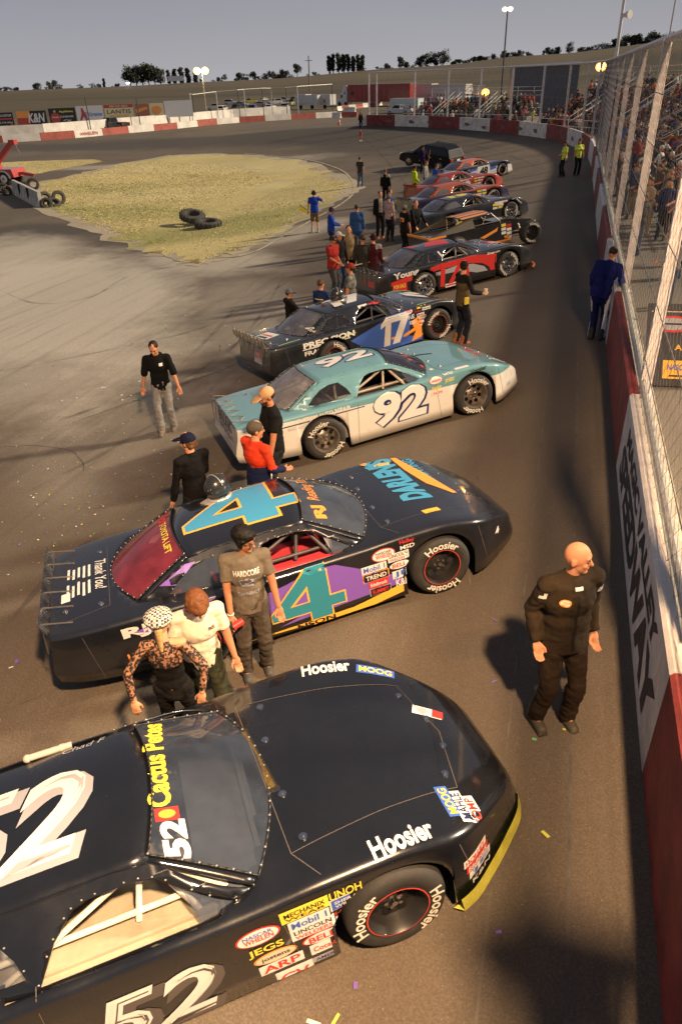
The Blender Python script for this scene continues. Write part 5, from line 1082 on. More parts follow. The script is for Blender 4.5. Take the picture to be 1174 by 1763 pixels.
    for i, (a, e_, w_) in enumerate(arms):
        cap(mb, a, e_, .048*B, .040); cap(mb, e_, w_, .040, .027)
        f = (w_-e_).normalized(); sd = f.cross(Vector((0, 1, 0))); sd = sd.normalized() if sd.length > .2 else Vector((1, 0, 0)); pn = f.cross(sd).normalized()
        # palm, four bent fingers of unequal length, a thumb off the palm's side
        pc = w_+f*.05; q = Matrix((sd, pn, f)).transposed().to_4x4(); q.translation = pc; mb.sph((0, 0, 0), (.040, .020, .055), 0, q, 10, 8)
        if vox < .02:
            cu = -pn if pn.y < 0 else pn
            for k, (o_, ln) in enumerate(((-.030, .062), (-.010, .074), (.011, .070), (.030, .054))):
                b0 = pc+sd*o_+f*.038; b1 = b0+f*ln*.55+cu*.008; b2 = b1+f*ln*.42+cu*.028; cap(mb, b0, b1, .0098, .009, 7); cap(mb, b1, b2, .009, .0078, 7)
            th = -sd if i == 0 else sd; t0 = pc+th*.030-f*.015+cu*.008; t1 = t0+th*.022+f*.034+cu*.012; cap(mb, t0, t1, .012, .0105, 7); cap(mb, t1, t1+f*.03+cu*.006, .0105, .009, 7)
    me = tmp_eval(mb, vox*.7 if near else vox, 2, .4); me.materials.append(skin); link(me, 'body', root)
    # upper clothing
    tops = top_c if isinstance(top_c, (list, tuple)) else [top_c]
    mb = MB(); g = {'fit': .006, 'suit': .030, 'hoodie': .026}.get(top, .017)
    torso(mb, g)
    if top in ('tee', 'fit_tee'): 
        for a, e_, w_ in arms: cap(mb, a, a.lerp(e_, .72),   .056*B, .060*B, 12, False, True)
    elif top in ('long', 'hoodie', 'suit', 'half'):
        for a, e_, w_ in arms:
            cap(mb, a, e_, .058*B+(.006 if top != 'long' else 0), .053+(.012 if top != 'long' else 0))
            k = 1.0 if top != 'half' else .12; cap(mb, e_, e_.lerp(w_, k), .054+(.010 if top != 'long' else 0), (.044 if k == 1 else .056)+(.006 if top != 'long' else 0), 12, False, True)
    elif top == 'fit':
        for a, e_, w_ in arms: cap(mb, a, e_, .053, .045); cap(mb, e_, e_.lerp(w_, .97), .045, .035, 12, False, True)
    if top in ('tee', 'hoodie', 'long', 'half', 'suit'): cap(mb, P(0, -.003, 1.04), P(0, -.003, .845 if top != 'suit' else .83), .162*B+(.012 if top == 'suit' else 0), .176*B+(.016 if top == 'suit' else 0), 18, False, True, .78)
    if top == 'hoodie': mb.sph((0, -.10, 1.45), (.13, .075, .075), 0, T, 12, 8); cap(mb, P(-.07, .035, 1.47), P(.07, .035, 1.47), .035, .035)
    if top == 'suit': cap(mb, P(0, -.02, 1.44), P(0, -.016, 1.50), .078, .068, 14, False, True)
    me = tmp_eval(mb, vox, 3 if vox < .02 else 1); fold(me, (.020 if top in ('suit', 'hoodie') else .013) if vox < .02 else .012, 8., random.random()*50); me.materials.append(tops[0] if not isinstance(tops[0], str) else cloth(tops[0]))
    if len(tops) > 1: 
        me.materials.append(cloth(tops[1]) if isinstance(tops[1], str) else tops[1]); Ti = T.inverted()
        for p in me.polygons:
            c = Ti @ p.center
            if (collar == 'lower' and c.z < 1.17) or (collar == 'sides' and abs(c.x) > .15) or (collar == 'chest' and abs(c.x) < .075 and c.y > 0 and c.z > 1.0) or (collar == 'yoke' and c.z > 1.36 and abs(c.x) > .08) or (collar == 'below_yoke' and c.z < 1.33 and abs(c.x) < .2): p.material_index = 1
    sh_o = link(me, 'jacket' if top in ('suit', 'hoodie') else 'shirt', root)
    # legs
    mb = MB(); cap(mb, (0, 0, hipz+.06), (0, 0, hipz-.06), .150*B, .150*B, 16, False, False, .82)
    for hp, kn, an in legs:
        cap(mb, hp, kn, .100*B, .074*B**.5)
        if leg == 'shorts': cap(mb, hp.lerp(kn, .3), kn.lerp(an, .06), .085*B, .088, 12, False, True)
        else: cap(mb, kn, an+Vector((0, 0, -.045)), .072*B**.5, .070, 12, False, True)
    me = tmp_eval(mb, vox, 3 if vox < .02 else 1); fold(me, .024 if vox < .02 else .012, 8., random.random()*50); me.materials.append(cloth(leg_c) if isinstance(leg_c, str) else leg_c[0])
    if not isinstance(leg_c, str):
        me.materials.append(leg_c[1])
        for p in me.polygons:
            if abs(p.center.y) < .045 and abs(p.center.x) > .12: p.material_index = 1
    link(me, 'shorts' if leg == 'shorts' else 'trousers', root)
    shm = SHOE if not shoe_c else pmat('shoe', shoe_c, .7)
    for hp, kn, an in legs:
        mb = MB(); a = an+Vector((0, -.02, -.045)); cap(mb, a+Vector((0, -.03, .004)), a+Vector((0, .15, -.006)), .054, .046, 10); mb.box((a.x, a.y+.06, an.z-.078), (.085, .27, .02)); cap(mb, an+Vector((0, -.005, .10)), a, .056, .056, 10)
        me = tmp_eval(mb, max(vox, .012), 1); me.materials.append(shm); link(me, 'shoe', root)
    # hair, cap, eyes
    if vox < .03:
        mb = MB()
        for sg in (1, -1): mb.sph((sg*.030, .083, .118), (.013, .009, .006), 0, HM, 8, 6)
        if near:
            for sg in (1, -1): mb.box((sg*.031, .093, .139), (.032, .008, .006), 0, HM)
        mb.build('eyes', [EYEM], root, smooth=True, angle=0)
    if hair_kind != 'bald':
        mb = MB(); V = MB(); z = .158 if not cap_c else .125
        mb.sph((0, -.018, .158 if not cap_c else .120), (.084, .098, .088 if not cap_c else .07), 0, HM, 16, 10)
        if hair_kind in ('mop', 'long', 'bob'):
            mb.sph((0, -.02, .165), (.100, .118, .098), 0, HM, 16, 10); mb.sph((0, .055, .195), (.07, .055, .045), 0, HM, 12, 8)
            for sg in (1, -1): mb.sph((sg*.075, .01, .12), (.028, .06, .06), 0, HM, 10, 8)
        if hair_kind == 'long':
            for x in (-.05, 0, .05): cap(mb, hd(x, -.075, .12), P(x*1.1, -.12, 1.36), .045, .028, 8)
        if hair_kind == 'nape': cap(mb, hd(-.045, -.065, .07), hd(.045, -.065, .07), .035, .035, 8)
        me = tmp_eval(mb, max(vox*.8, .010), 1); fold(me, .012 if hair_kind in ('mop', 'long') else .005, 22., 3.)
        # hair ends at the forehead: push the front part inside the head
        Hi = Hm.inverted()
        for v in me.vertices:
            p = Hi @ v.co
            lim = .17 if hair_kind in ('short', 'nape') else .145
            if p.y > .035 and p.z < lim: v.co = Hm @ Vector((p.x*.8, p.y*.55, p.z))
        me.materials.append(pmat('hair', hair, rough=.6, spec=.3, nscale=40, namt=.35, bump=.5, bscale=70)); link(me, 'hair', root)
    if cap_c:
        mb = MB(); mb.sph((0, -.010, .150), (.087, .104, .088), 0, HM, 18, 10); mb.sph((0, -.010, .150), (.089, .106, .034), 0, HM, 18, 8); cm = [cloth(cap_c if isinstance(cap_c, str) else cap_c[0]), cloth(cap_c[1]) if not isinstance(cap_c, str) else cloth(cap_c)]
        q = HM @ Matrix.Translation((0, .080*brim, .146)) @ Matrix.Rotation(R_(-8*brim), 4, 'X')
        if cap_kind == 'cap': mb.sph((0, .055*brim, 0), (.078, .085, .010), 1, q, 16, 6)
        cp = mb.build('cap', cm, root, smooth=True, angle=0)
    if headset:
        mb = MB()
        for sg in (1, -1): mb.cyl(hd(sg*.085, 0, .105), hd(sg*.112, 0, .105), .042, .036, 12)
        mb.tube([tuple(hd(.10*math.cos(t), -.0, .115+.155*math.sin(t))) for t in np.linspace(0, math.pi, 9)], .010, 6); mb.build('headset', [BLKM], root, smooth=True)
    root['_d'] = 0; del root['_d']
    return root, dict(P=P, hd=hd, arms=arms, s=s, shirt=sh_o, T=T, Hm=Hm)
def chest_mark(root, info, shirt, items, back=False):
    """prints and badges on a garment"""
    b = BVHTree.FromPolygons([v.co[:] for v in shirt.data.vertices], [list(p.vertices) for p in shirt.data.polygons]); mb = MB(); T = info['T']; sg = -1 if back else 1
    for VF, x, z, c in items:
        o = T @ Vector((x, .6*sg, z)); U = (T.to_3x3() @ Vector((-sg, 0, 0))); V = T.to_3x3() @ Vector((0, 0, 1)); D = T.to_3x3() @ Vector((0, -sg, 0)); project(mb, VF, o, U, V, D, b, .004, VI[c], .03)
    return mb.build('badge', VM, root)
def stand(px, py, H=1.76): return G(px, py, H)     # ground point under a head seen at that pixel
# --- 1 bald man by the wall
p1, i1 = person(G(944, 1236), -62, 'bald man in a dark racing suit standing by the wall with hands in his pockets', H=1.80, build=1.08, top='suit', top_c='2a2014', leg_c='2c2015', hair_kind='bald', near=True, vox=.012, hyaw=52, hpitch=4, wr=(.235, .03, .93), wl=(-.235, .03, .93), fr=(.13, .0, 0), fl=(-.12, .06, 0), elbow=(.22, -1., 0), shoe_c=(.055, .045, .03))
chest_mark(p1, i1, i1['shirt'], [(ell2d(.085, .06), .10, 1.33, 'O'), (ell2d(.07, .045), .10, 1.33, 'W'), (rect2d(.06, .025), 0.0, 1.43, 'W'), (rect2d(.014, .50), 0, 1.13, 'K'), (rect2d(.10, .006), -.10, 1.02, 'K'), (rect2d(.10, .006), .10, 1.02, 'K'), (rect2d(.05, .06), .235, 1.36, 'W'), (rect2d(.05, .06), -.235, 1.33, 'W')])
# --- 2 blue suit leaning at the wall
BST = (cloth('14194a'), pmat('white_piping', (.5, .5, .55), .8))
p2, i2 = person(G(1021, 584), 74, 'man in a royal blue racing suit seen from behind, leaning an arm on the wall', H=1.80, build=1.08, top='suit', top_c='141a52', leg_c=BST, hair='2a1a0e', lean=9, side=7, hyaw=-12, hpitch=8, wr=(.34, .18, 1.06), wl=(-.22, .2, .95), fr=(.14, -.02, 0), fl=(-.06, .02, 0), vox=.014, near=True, shoe_c=(.02, .018, .016))
# --- 3 by the nose of car 17
p3, i3 = person(G(791, 592), 40, 'man in black and tan jacket holding a cup at the nose of number 17', H=1.76, build=1.0, top='long', top_c=['14120f', '4a3d2a'], collar='below_yoke', leg_c='16181f', hair='1a120c', cap_c='15130f', hyaw=60, wr=(.30, .28, 1.12), wl=(-.24, .12, .9), vox=.015, near=True, shoe_c=(.25, .08, .03))
mb = MB(); w_ = i3['arms'][0][2]; mb.cyl(w_+Vector((0, .09, -.04)), w_+Vector((0, .09, .08)), .032, .04, 10); o = mb.build('cup', [CREAM]); o.matrix_world = Matrix.Translation(p3.location) @ Matrix.Rotation(R_(40-90), 4, 'Z'); tag(o, 'small pale cup in the hand of the man in black and tan', 'cup')
mb = MB(); mb.box((.20, -.02, .98), (.03, .1, .14)); mb.build('yellow_tag', [YELLOW], p3)
# --- 4 walking man
p4, i4 = person(G(291, 742), -72, 'man walking alone in a black hooded top and torn pale jeans, looking down', H=1.80, top='half', top_c='0b0b0c', leg_c='7c7a78', hair='20130b', hyaw=-8, hpitch=24, wr=(.33, .02, .84), wl=(-.36, .16, .84), fr=(.09, .14, 0), fl=(-.10, -.08, .0), lean=4, vox=.014, near=True, shoe_c=(.12, .10, .08), twist=6)
chest_mark(p4, i4, i4['shirt'], [(rect2d(.06, .05), -.07, 1.34, 'W')])
mb = MB(); mb.sph((0, -.09, 1.44), (.12, .07, .07), 0, i4['T']); mb.build('hood', [cloth('0b0b0c')], p4, smooth=True, angle=0)
# --- 5 bearded man, tan cap; 6 red and blue jacket
p5, i5 = person(stand(461, 664, 1.84), 215, 'bearded man in a tan cap and black T-shirt at the tail of the teal car', H=1.84, build=1.12, top='tee', top_c='0e0d0c', leg_c='1b1c20', hair='2a1a10', cap_c='b08d68', hyaw=10, hpitch=16, wr=(.30, .10, .88), wl=(-.30, .12, .86), vox=.013, near=True, skin=SKIN2)
mb = MB(); Hm = i5['Hm']; mb.sph((0, .058, .035), (.055, .050, .045), 0, Hm); mb.sph((0, .05, .06), (.066, .04, .03), 0, Hm); mb.build('beard', [pmat('beard', '20130b', .8)], p5, smooth=True, angle=0)
chest_mark(p5, i5, i5['shirt'], [(ell2d(.17, .2), 0.02, 1.22, 'D')])
mb = MB(); w_ = i5['arms'][1][2]; mb.sph(w_+Vector((0, 0, -.10)), (.05, .035, .10)); mb.sph(w_+Vector((.02, .03, -.18)), (.045, .03, .08)); 
for k in range(4): mb.cyl(w_+Vector((-.03+.02*k, .01, -.2)), w_+Vector((-.035+.024*k, .02, -.30)), .011, n=6)
o = mb.build('racing_gloves', [pmat('pale_glove', (.6, .56, .45), .8)], smooth=True, angle=0); o.matrix_world = p5.matrix_basis.copy(); tag(o, 'pale racing gloves hanging from the bearded man\'s hand', 'gloves')
p6, i6 = person(stand(437, 724, 1.72), 62, 'man in a red jacket with a blue waist band and grey cap seen from behind', H=1.72, build=1.08, top='long', top_c=['c8381c', '141c3c'], collar='lower', leg_c='1c2136', hair='3a2a1c', cap_c='4e453c', cap_kind='beanie', hyaw=-22, hpitch=6, wr=(.20, .26, 1.05), wl=(-.20, .26, 1.02), vox=.013, near=True)
# --- 7 black long sleeves, navy cap
p7, i7 = person(stand(322, 744, 1.76), 150, 'young man in a navy cap and black long-sleeved top behind the black and purple car', H=1.76, top='long', top_c='0b0a0a', leg_c='15161a', hair='5a3b22', hair_kind='nape', cap_c='10142a', hyaw=22, hpitch=6, wr=(.2, .26, .98), wl=(-.28, .1, .88), vox=.013, near=True)
chest_mark(p7, i7, i7['shirt'], [(shape_text('NK', .06, .03), .24, 1.2, 'W')])
# --- 8 grey T-shirt with camera; 9 white T-shirt; 10 girl in a checked beret
p8, i8 = person(stand(414, 908, 1.72), -60, 'dark-haired man with glasses and a printed grey T-shirt between the two black cars', H=1.72, build=1.02, top='tee', top_c='655b4e', leg_c='463d34', hair='0e0906', hair_kind='mop', hyaw=48, hpitch=12, wr=(.20, .20, .80), wl=(-.26, .16, .92), vox=.011, near=True, skin=SKIN2)
chest_mark(p8, i8, i8['shirt'], [(fit_text('HARDCORE', wd=.24, ht=.055, bold=.02), 0.0, 1.33, 'W'), (ell2d(.16, .13), 0, 1.22, 'D'), (poly2d([(-.06, -.04), (.05, -.05), (.08, .03), (0, .06), (-.08, .04)]), 0, 1.22, 'G'), (fit_text('CANNIBALS', wd=.2, ht=.04, bold=.02), 0, 1.10, 'G')])
mb = MB(); Hm = i8['Hm']
for sg in (1, -1): mb.tube([tuple(Hm @ Vector((sg*.034+.026*math.cos(t), .105, .118+.017*math.sin(t)))) for t in np.linspace(0, 6.283, 11)], .003, 5); mb.cyl(Hm @ Vector((sg*.06, .1, .122)), Hm @ Vector((sg*.08, .0, .125)), .003, n=5)
mb.cyl(Hm @ Vector((-.01, .108, .12)), Hm @ Vector((.01, .108, .12)), .003, n=5); mb.build('glasses', [BLKM], p8)
mb = MB(); w_ = i8['arms'][0][2]; mb.tube([tuple(w_+Vector((.028*math.cos(t), .028*math.sin(t), .01))) for t in np.linspace(0, 6.283, 11)], .007, 5); mb.build('wristband', [pmat('white_band', (.6, .55, .5), .7)], p8)
cmn = MB(); w_ = i8['arms'][0][2]; c = w_+Vector((.0, .07, -.08)); cmn.cyl(c+Vector((-.10, -.02, .02)), c+Vector((.0, .02, 0)), .035, .035, 12, 1); cmn.box((c.x+.06, c.y+.03, c.z), (.12, .08, .10), 0); cmn.cyl(c+Vector((.06, .06, 0)), c+Vector((.06, .16, -.02)), .04, .045, 14, 0); cmn.cyl(c+Vector((.06, .16, -.02)), c+Vector((.06, .168, -.02)), .047, .047, 14, 1)
o = cmn.build('camera', [BLKM, RED], smooth=True); o.matrix_world = p8.matrix_basis.copy(); tag(o, 'black camera with a red grip held by the man in the grey T-shirt', 'camera')
p9, i9 = person(stand(326, 996, 1.70), -52, 'young man with tousled brown hair in a cream T-shirt, head bowed', H=1.70, top='tee', top_c='d6c6ae', leg_c='2f3022', hair='6a3f20', hair_kind='mop', hyaw=6, hpitch=38, lean=8, wr=(.24, .16, .90), wl=(-.27, .12, .88), vox=.012, near=True)
chest_mark(p9, i9, i9['shirt'], [(shape_text('FNX', .06, .04), -.10, 1.33, 'D')])
LACE = bpy.data.materials.new('black_lace'); LACE.use_nodes = True; n_ = LACE.node_tree.nodes; l_ = LACE.node_tree.links; pb = n_['Principled BSDF']; pb.inputs['Base Color'].default_value = (.012, .009, .009, 1); pb.inputs['Roughness'].default_value = .7
t_ = n_.new('ShaderNodeTexCoord'); z_ = n_.new('ShaderNodeTexNoise'); z_.inputs['Scale'].default_value = 42; z_.inputs['Detail'].default_value = 3; l_.new(t_.outputs['Object'], z_.inputs[0]); r_ = n_.new('ShaderNodeMapRange'); r_.inputs[1].default_value = .46; r_.inputs[2].default_value = .52; r_.inputs[3].default_value = .2; l_.new(z_.outputs[0], r_.inputs[0]); l_.new(r_.outputs[0], pb.inputs['Alpha'])
p10, i10 = person(stand(271, 1052, 1.63), 112, 'girl in a checked beret and black lace top leaning back on the nearest car', H=1.63, build=.88, top='fit', top_c=[LACE, '0b0808'], collar='lower', leg_c='14100f', hair='a98a5c', hair_kind='short', female=True, hyaw=0, hpitch=12, lean=-3, wr=(.29, -.20, .99), wl=(-.30, -.22, .98), elbow=(.7, -.3, -.3), vox=.011, near=True, skin=skinm('c08a68'))
for p in i10['shirt'].data.polygons:
    c = i10['T'].inverted() @ p.center
    p.material_index = 1 if (c.z < 1.22 and abs(c.x) < .155) else 0
mb = MB(); q = i10['Hm'] @ Matrix.Translation((0, -.015, .19)) @ Matrix.Rotation(R_(8), 4, 'X'); mb.sph((0, 0, 0), (.125, .135, .065), 0, q, 24, 12); mb.sph((0, .0, -.02), (.098, .112, .05), 0, q, 20, 8); mb.sph((0, 0, .066), (.012, .012, .012), 0, q, 8, 5)
CHK = bpy.data.materials.new('checked_wool'); CHK.use_nodes = True; n_ = CHK.node_tree.nodes; l_ = CHK.node_tree.links; pb = n_['Principled BSDF']; pb.inputs['Roughness'].default_value = .9
t_ = n_.new('ShaderNodeTexCoord'); k_ = n_.new('ShaderNodeTexChecker'); k_.inputs['Scale'].default_value = 46; k_.inputs[1].default_value = (.62, .57, .48, 1); k_.inputs[2].default_value = (.05, .045, .04, 1); l_.new(t_.outputs['Object'], k_.inputs[0]); l_.new(k_.outputs[0], pb.inputs['Base Color'])
mb.build('beret', [CHK], p10, smooth=True, angle=0); mb = MB(); T10 = i10['T']; cap(mb, i10['hd'](0, -.08, .10), T10 @ Vector((0, -.105, 1.44)), .036, .016); mb.build('ponytail', [pmat('hair', 'a98a5c', rough=.6, spec=.3, nscale=40, namt=.35, bump=.5, bscale=70)], p10, smooth=True, angle=0)
# --- the middle group
V2 = dict(vox=.018)
person(stand(497, 497, 1.48), 20, 'boy in a black hoodie and grey and blue cap beside the number 17 car', H=1.48, top='hoodie', top_c='0d0c0c', leg_c='22242a', cap_c=['55575e', '20304a'], hair='2a1a10', hyaw=5, hpitch=6, wr=(.1, .38, .98), wl=(-.1, .38, .98), **V2)
p12, i12 = person(stand(552, 481, 1.60), 70, 'brown-haired boy in a blue vest with yellow piping behind the number 17 car', H=1.60, top='long', top_c='1a2a55', leg_c='1c2b4a', hair='4a2f1a', hyaw=10, wr=(.25, .2, 1.0), **V2); chest_mark(p12, i12, i12['shirt'], [(rect2d(.2, .03), 0, 1.18, 'Y'), (rect2d(.26, .02), 0, 1.3, 'Y')], True)
p13, i13 = person(stand(602, 452, 1.74), 185, 'man in orange and black cap and camouflage T-shirt by the number 17 car', H=1.74, build=1.1, top='tee', top_c=pmat('camouflage', (.10, .095, .085), .9, nscale=8, namt=.9), leg_c='1b1c22', cap_c=['7a2a14', '141210'], hair='2a1a10', hyaw=-8, wr=(.18, .3, .95), wl=(-.28, .1, .9), skin=SKIN2, **V2)
person(stand(572, 405, 1.78), -20, 'heavy man in a red T-shirt and dark cap with folded hands', H=1.78, build=1.18, top='tee', top_c='8e2420', leg_c='3a3a3c', cap_c='2a2422', hair='4a443c', hyaw=10, hpitch=8, wr=(.05, .24, 1.02), wl=(-.05, .24, 1.02), skin=SKIN2, **V2)
person(stand(583, 398, 1.78), -35, 'man in a black jacket and white cap behind the man in red', H=1.78, top='long', top_c='101012', leg_c='23304a', cap_c='a8a49c', hair='2a1a10', hyaw=20, wr=(.2, .2, .95), **V2)
CRS = ['7a6a50', '2a2420']; person(stand(600, 388, 1.84), -70, 'tall man in a cream racing suit with dark sleeves facing the camera', H=1.84, build=1.05, top='suit', top_c=CRS, collar='sides', leg_c='1e1c1c', hair='3a2414', hyaw=-5, hpitch=5, wr=(.15, .2, .96), wl=(-.15, .2, .96), **V2)
person(stand(624, 404, 1.76), 110, 'man in a charcoal sweater seen from behind beside the black and red car', H=1.76, build=1.08, top='long', top_c='2b2924', leg_c='1c1c20', hair='3a2718', hyaw=20, wr=(.22, .22, .98), wl=(-.22, .22, .98), **V2)
person(stand(642, 402, 1.74), 100, 'man in a maroon jacket with a white shoulder patch and cap', H=1.74, top='long', top_c=['3a0f18', '8a8078'], collar='yoke', leg_c='1c1c20', cap_c='2a1216', hair='1a120c', hyaw=30, **V2)
person(stand(614, 352, 1.76), 95, 'man in a denim-blue racing suit seen from behind', H=1.76, build=1.06, top='suit', top_c='2c4a78', leg_c='2c4a78', hair='2e1e10', hyaw=0, **V2)
OST = (cloth('14110f'), pmat('orange_stripe_cloth', (.5, .16, .04), .8))
person(G(654, 410), -62, 'driver in an unzipped black and orange racing suit facing the camera', H=1.80, top='suit', top_c=['14110f', '8a8278'], collar='chest', leg_c=OST, hair='5a3a1e', hyaw=8, hpitch=8, shoe_c=(.5, .14, .04), **V2)
person(G(669, 416), 55, 'man in a pink plaid shirt and grey cap with dark trousers', H=1.78, build=1.05, top='half', top_c=pmat('plaid', (.33, .23, .22), .9, nscale=16, namt=.5), leg_c='1a1a1c', cap_c='6a6258', hair='5a5048', hyaw=30, **V2)
person(stand(671, 325, 1.66), 30, 'boy in a bright blue top behind the man in plaid', H=1.66, top='long', top_c='1e4a9a', leg_c='1c1c22', hair='4a2f1a', hyaw=10, **V2)
person(G(663, 352), 85, 'driver in a black suit with white shoulders walking away', H=1.76, top='suit', top_c=['111112', '9a948c'], collar='yoke', leg_c='121214', hair='6a3a1e', **V2)
p24, i24 = person(G(543, 400), 105, 'man in a blue T-shirt and khaki shorts with a headset and a yellow flag', H=1.78, build=1.1, top='tee', top_c='16389a', leg='shorts', leg_c='6a5638', cap_c='151517', hair='1a120c', headset=True, hyaw=-30, wr=(.26, .22, 1.42), wl=(-.30, .08, .86), fr=(.14, -.1, 0), fl=(-.14, .12, 0), elbow=(1, .2, -.6), shoe_c=(.3, .28, .25), **V2)
mb = MB(); w_ = i24['arms'][1][2]; mb.cyl(w_+Vector((.05, -.05, .0)), w_+Vector((-.38, .2, .25)), .012, n=6); mb.add([w_+Vector((-.05, .02, .04)), w_+Vector((-.36, .19, .24)), w_+Vector((-.42, .12, .05)), w_+Vector((-.1, -.02, -.10))], [(0, 1, 2, 3), (3, 2, 1, 0)], 1)
o = mb.build('flag', [BLKM, YELLOW]); o.matrix_world = p24.matrix_basis.copy(); tag(o, 'furled yellow flag in the hand of the man in shorts', 'flag')
p25, i25 = person(stand(569, 356, 1.76), 20, 'man in a blue long-sleeved shirt with a headset looking at his phone', H=1.76, build=1.1, top='long', top_c='1a3c96', leg_c='1c2230', cap_c='20283c', hair='2a1a10', headset=True, hyaw=0, hpitch=18, wr=(.12, .34, 1.12), wl=(-.1, .34, 1.1), **V2); chest_mark(p25, i25, i25['shirt'], [(rect2d(.2, .05), 0, 1.32, 'Y'), (rect2d(.16, .04), 0, 1.24, 'Y')], True)
person(G(620, 322), 80, 'man in a grey T-shirt and jeans walking away up the track', H=1.80, build=1.05, top='tee', top_c='34373a', leg_c='4a5a72', hair='2a1a10', fr=(.1, .1, 0), fl=(-.1, -.1, 0), **V2)
person(G(621, 243), -85, 'small child in a pink outfit walking on the far track', H=1.08, build=1.0, top='tee', top_c='b0555a', leg='shorts', leg_c='b0605f', hair='3a2414', hair_kind='short', fr=(.1, .1, 0), fl=(-.1, -.1, 0), shoe_c=(.6, .6, .6), vox=.022)
person(G(621, 222), 95, 'person in dark clothes with long fair hair beyond the pink child', H=1.68, top='long', top_c='1e1c1e', leg_c='16181c', hair='7a5a34', hair_kind='long', female=True, vox=.022)
NEON = cloth('a8c41a', .1)
person(stand(714, 285, 1.74), 20, 'man in a neon yellow hooded top at the tail of the red car', H=1.74, build=1.08, top='hoodie', top_c=NEON, leg_c='1c1c1e', cap_c='1c1a18', hair='2a1a10', hyaw=-60, wr=(.1, .22, 1.0), wl=(-.1, .22, 1.0), vox=.02)
person(stand(733, 277, 1.74), -10, 'man in a pale grey hoodie beside the neon yellow man', H=1.74, top='hoodie', top_c='8a8684', leg_c='1c1c20', hair='5a4630', hyaw=30, hpitch=14, vox=.02)
person(stand(747, 282, 1.70), 30, 'man in a blue T-shirt bending by the red car', H=1.70, build=1.1, top='tee', top_c='2350a8', leg_c='1c1c20', hair='4a3420', hyaw=0, lean=14, wr=(.15, .4, 1.0), wl=(-.15, .4, 1.0), vox=.02)
p32, i32 = person(stand(728, 251, 1.74), -60, 'person in a purple shirt and cap holding a push broom beside the dark SUV', H=1.74, top='long', top_c='271540', leg_c='14161c', cap_c='1a1a1c', hair='2a1a10', hyaw=10, wl=(-.34, .22, 1.1), vox=.02)
mb = MB(); w_ = i32['arms'][1][2]; mb.cyl(w_+Vector((.12, .05, -1.02)), w_+Vector((-.12, .02, .42)), .016, n=8); mb.box((w_.x+.13, w_.y+.06, .05), (.4, .08, .08)); o = mb.build('push_broom', [pmat('broom_wood', (.45, .20, .07), .6)]); o.matrix_world = p32.matrix_basis.copy(); tag(o, 'long wooden push broom held beside the dark SUV', 'broom')
VEST = pmat('hi_vis_vest', (.50, .62, .06), .8, nscale=12, namt=.15)
p33, i33 = person(G(967, 304), -150, 'woman with long brown hair in a yellow safety vest over pink by the turn wall', H=1.68, top='tee', top_c=VEST, leg_c='16181e', hair='3a2216', hair_kind='long', female=True, hyaw=30, wr=(.2, .25, 1.05), fr=(.1, .05, 0), vox=.02)
p34, i34 = person(G(991, 302), -70, 'woman in a yellow safety vest and jeans facing the camera by the turn wall', H=1.72, top='tee', top_c=VEST, leg_c='141822', hair='4a2e1a', hair_kind='long', female=True, hyaw=-20, vox=.02)
p35, i35 = person(stand(697, 352, 1.74), 50, 'man in a black shirt with orange numerals and a grey cap seen from behind', H=1.74, build=1.08, top='tee', top_c='121012', leg_c='141416', cap_c='6a645c', cap_kind='beanie', hair='2a1a10', hyaw=10, vox=.018); chest_mark(p35, i35, i35['shirt'], [(shape_text('73', .22, .14, .04), 0, 1.28, 'O')], True)
person(stand(716, 344, 1.82), -30, 'tall man in a black jacket resting his arm on the modified car', H=1.82, build=1.1, top='long', top_c='101010', leg_c='141416', hair='3a2414', hyaw=-40, wl=(-.1, .42, 1.0), wr=(.3, .3, .98), vox=.018)
# helmets resting on car roofs
def helmet(car, pose_xyz, rz, label, c):
    M = car.matrix_world @ Matrix.Translation(pose_xyz) @ Matrix.Rotation(R_(rz), 4, 'Z'); root = empty('racing_helmet', M=M); tag(root, label, 'helmet')
    mb = MB(); mb.sph((0, 0, .145), (.155, .132, .145), 0, None, 24, 14); mb.sph((.045, 0, .09), (.13, .115, .09), 0, None, 20, 10); mb.build('shell', [c], root, smooth=True, angle=0)
    mb = MB(); P = [(.02+.142*math.cos(t), .128*math.sin(t)) for t in np.linspace(-1.35, 1.35, 16)]
    vs = [(x, y, .105) for x, y in P]+[(x*.96-.01, y*.97, .20) for x, y in P]; n = len(P); mb.add(vs, [(i, i+1, n+i+1, n+i) for i in range(n-1)]); mb.build('visor', [pmat('helmet_visor', (.02, .02, .022), .08, coat=1)], root, smooth=True)
    mb = MB(); mb.tube([(.0+.13*math.cos(t), .12*math.sin(t), .018) for t in np.linspace(.6, 5.7, 20)], .018, 6); mb.tube([(-.02, .137*math.cos(t), .145+.15*math.sin(t)) for t in np.linspace(.3, 2.84, 12)], .006, 5); mb.box((-.1, .02, .01), (.22, .16, .012), 0); mb.build('trim', [pmat('helmet_trim', (.45, .42, .38), .35, metal=.4)], root, smooth=True)
HB = pmat('black_helmet', (.02, .02, .02), .25, coat=.6)
helmet(root4, (-.70, .42, 1.195), 35, 'black helmet with a silver band on the roof of the black and purple car', HB)
helmet(root17, (-.58, -.02, 1.215), 160, 'black helmet lying on the roof of the number 17 car', HB)
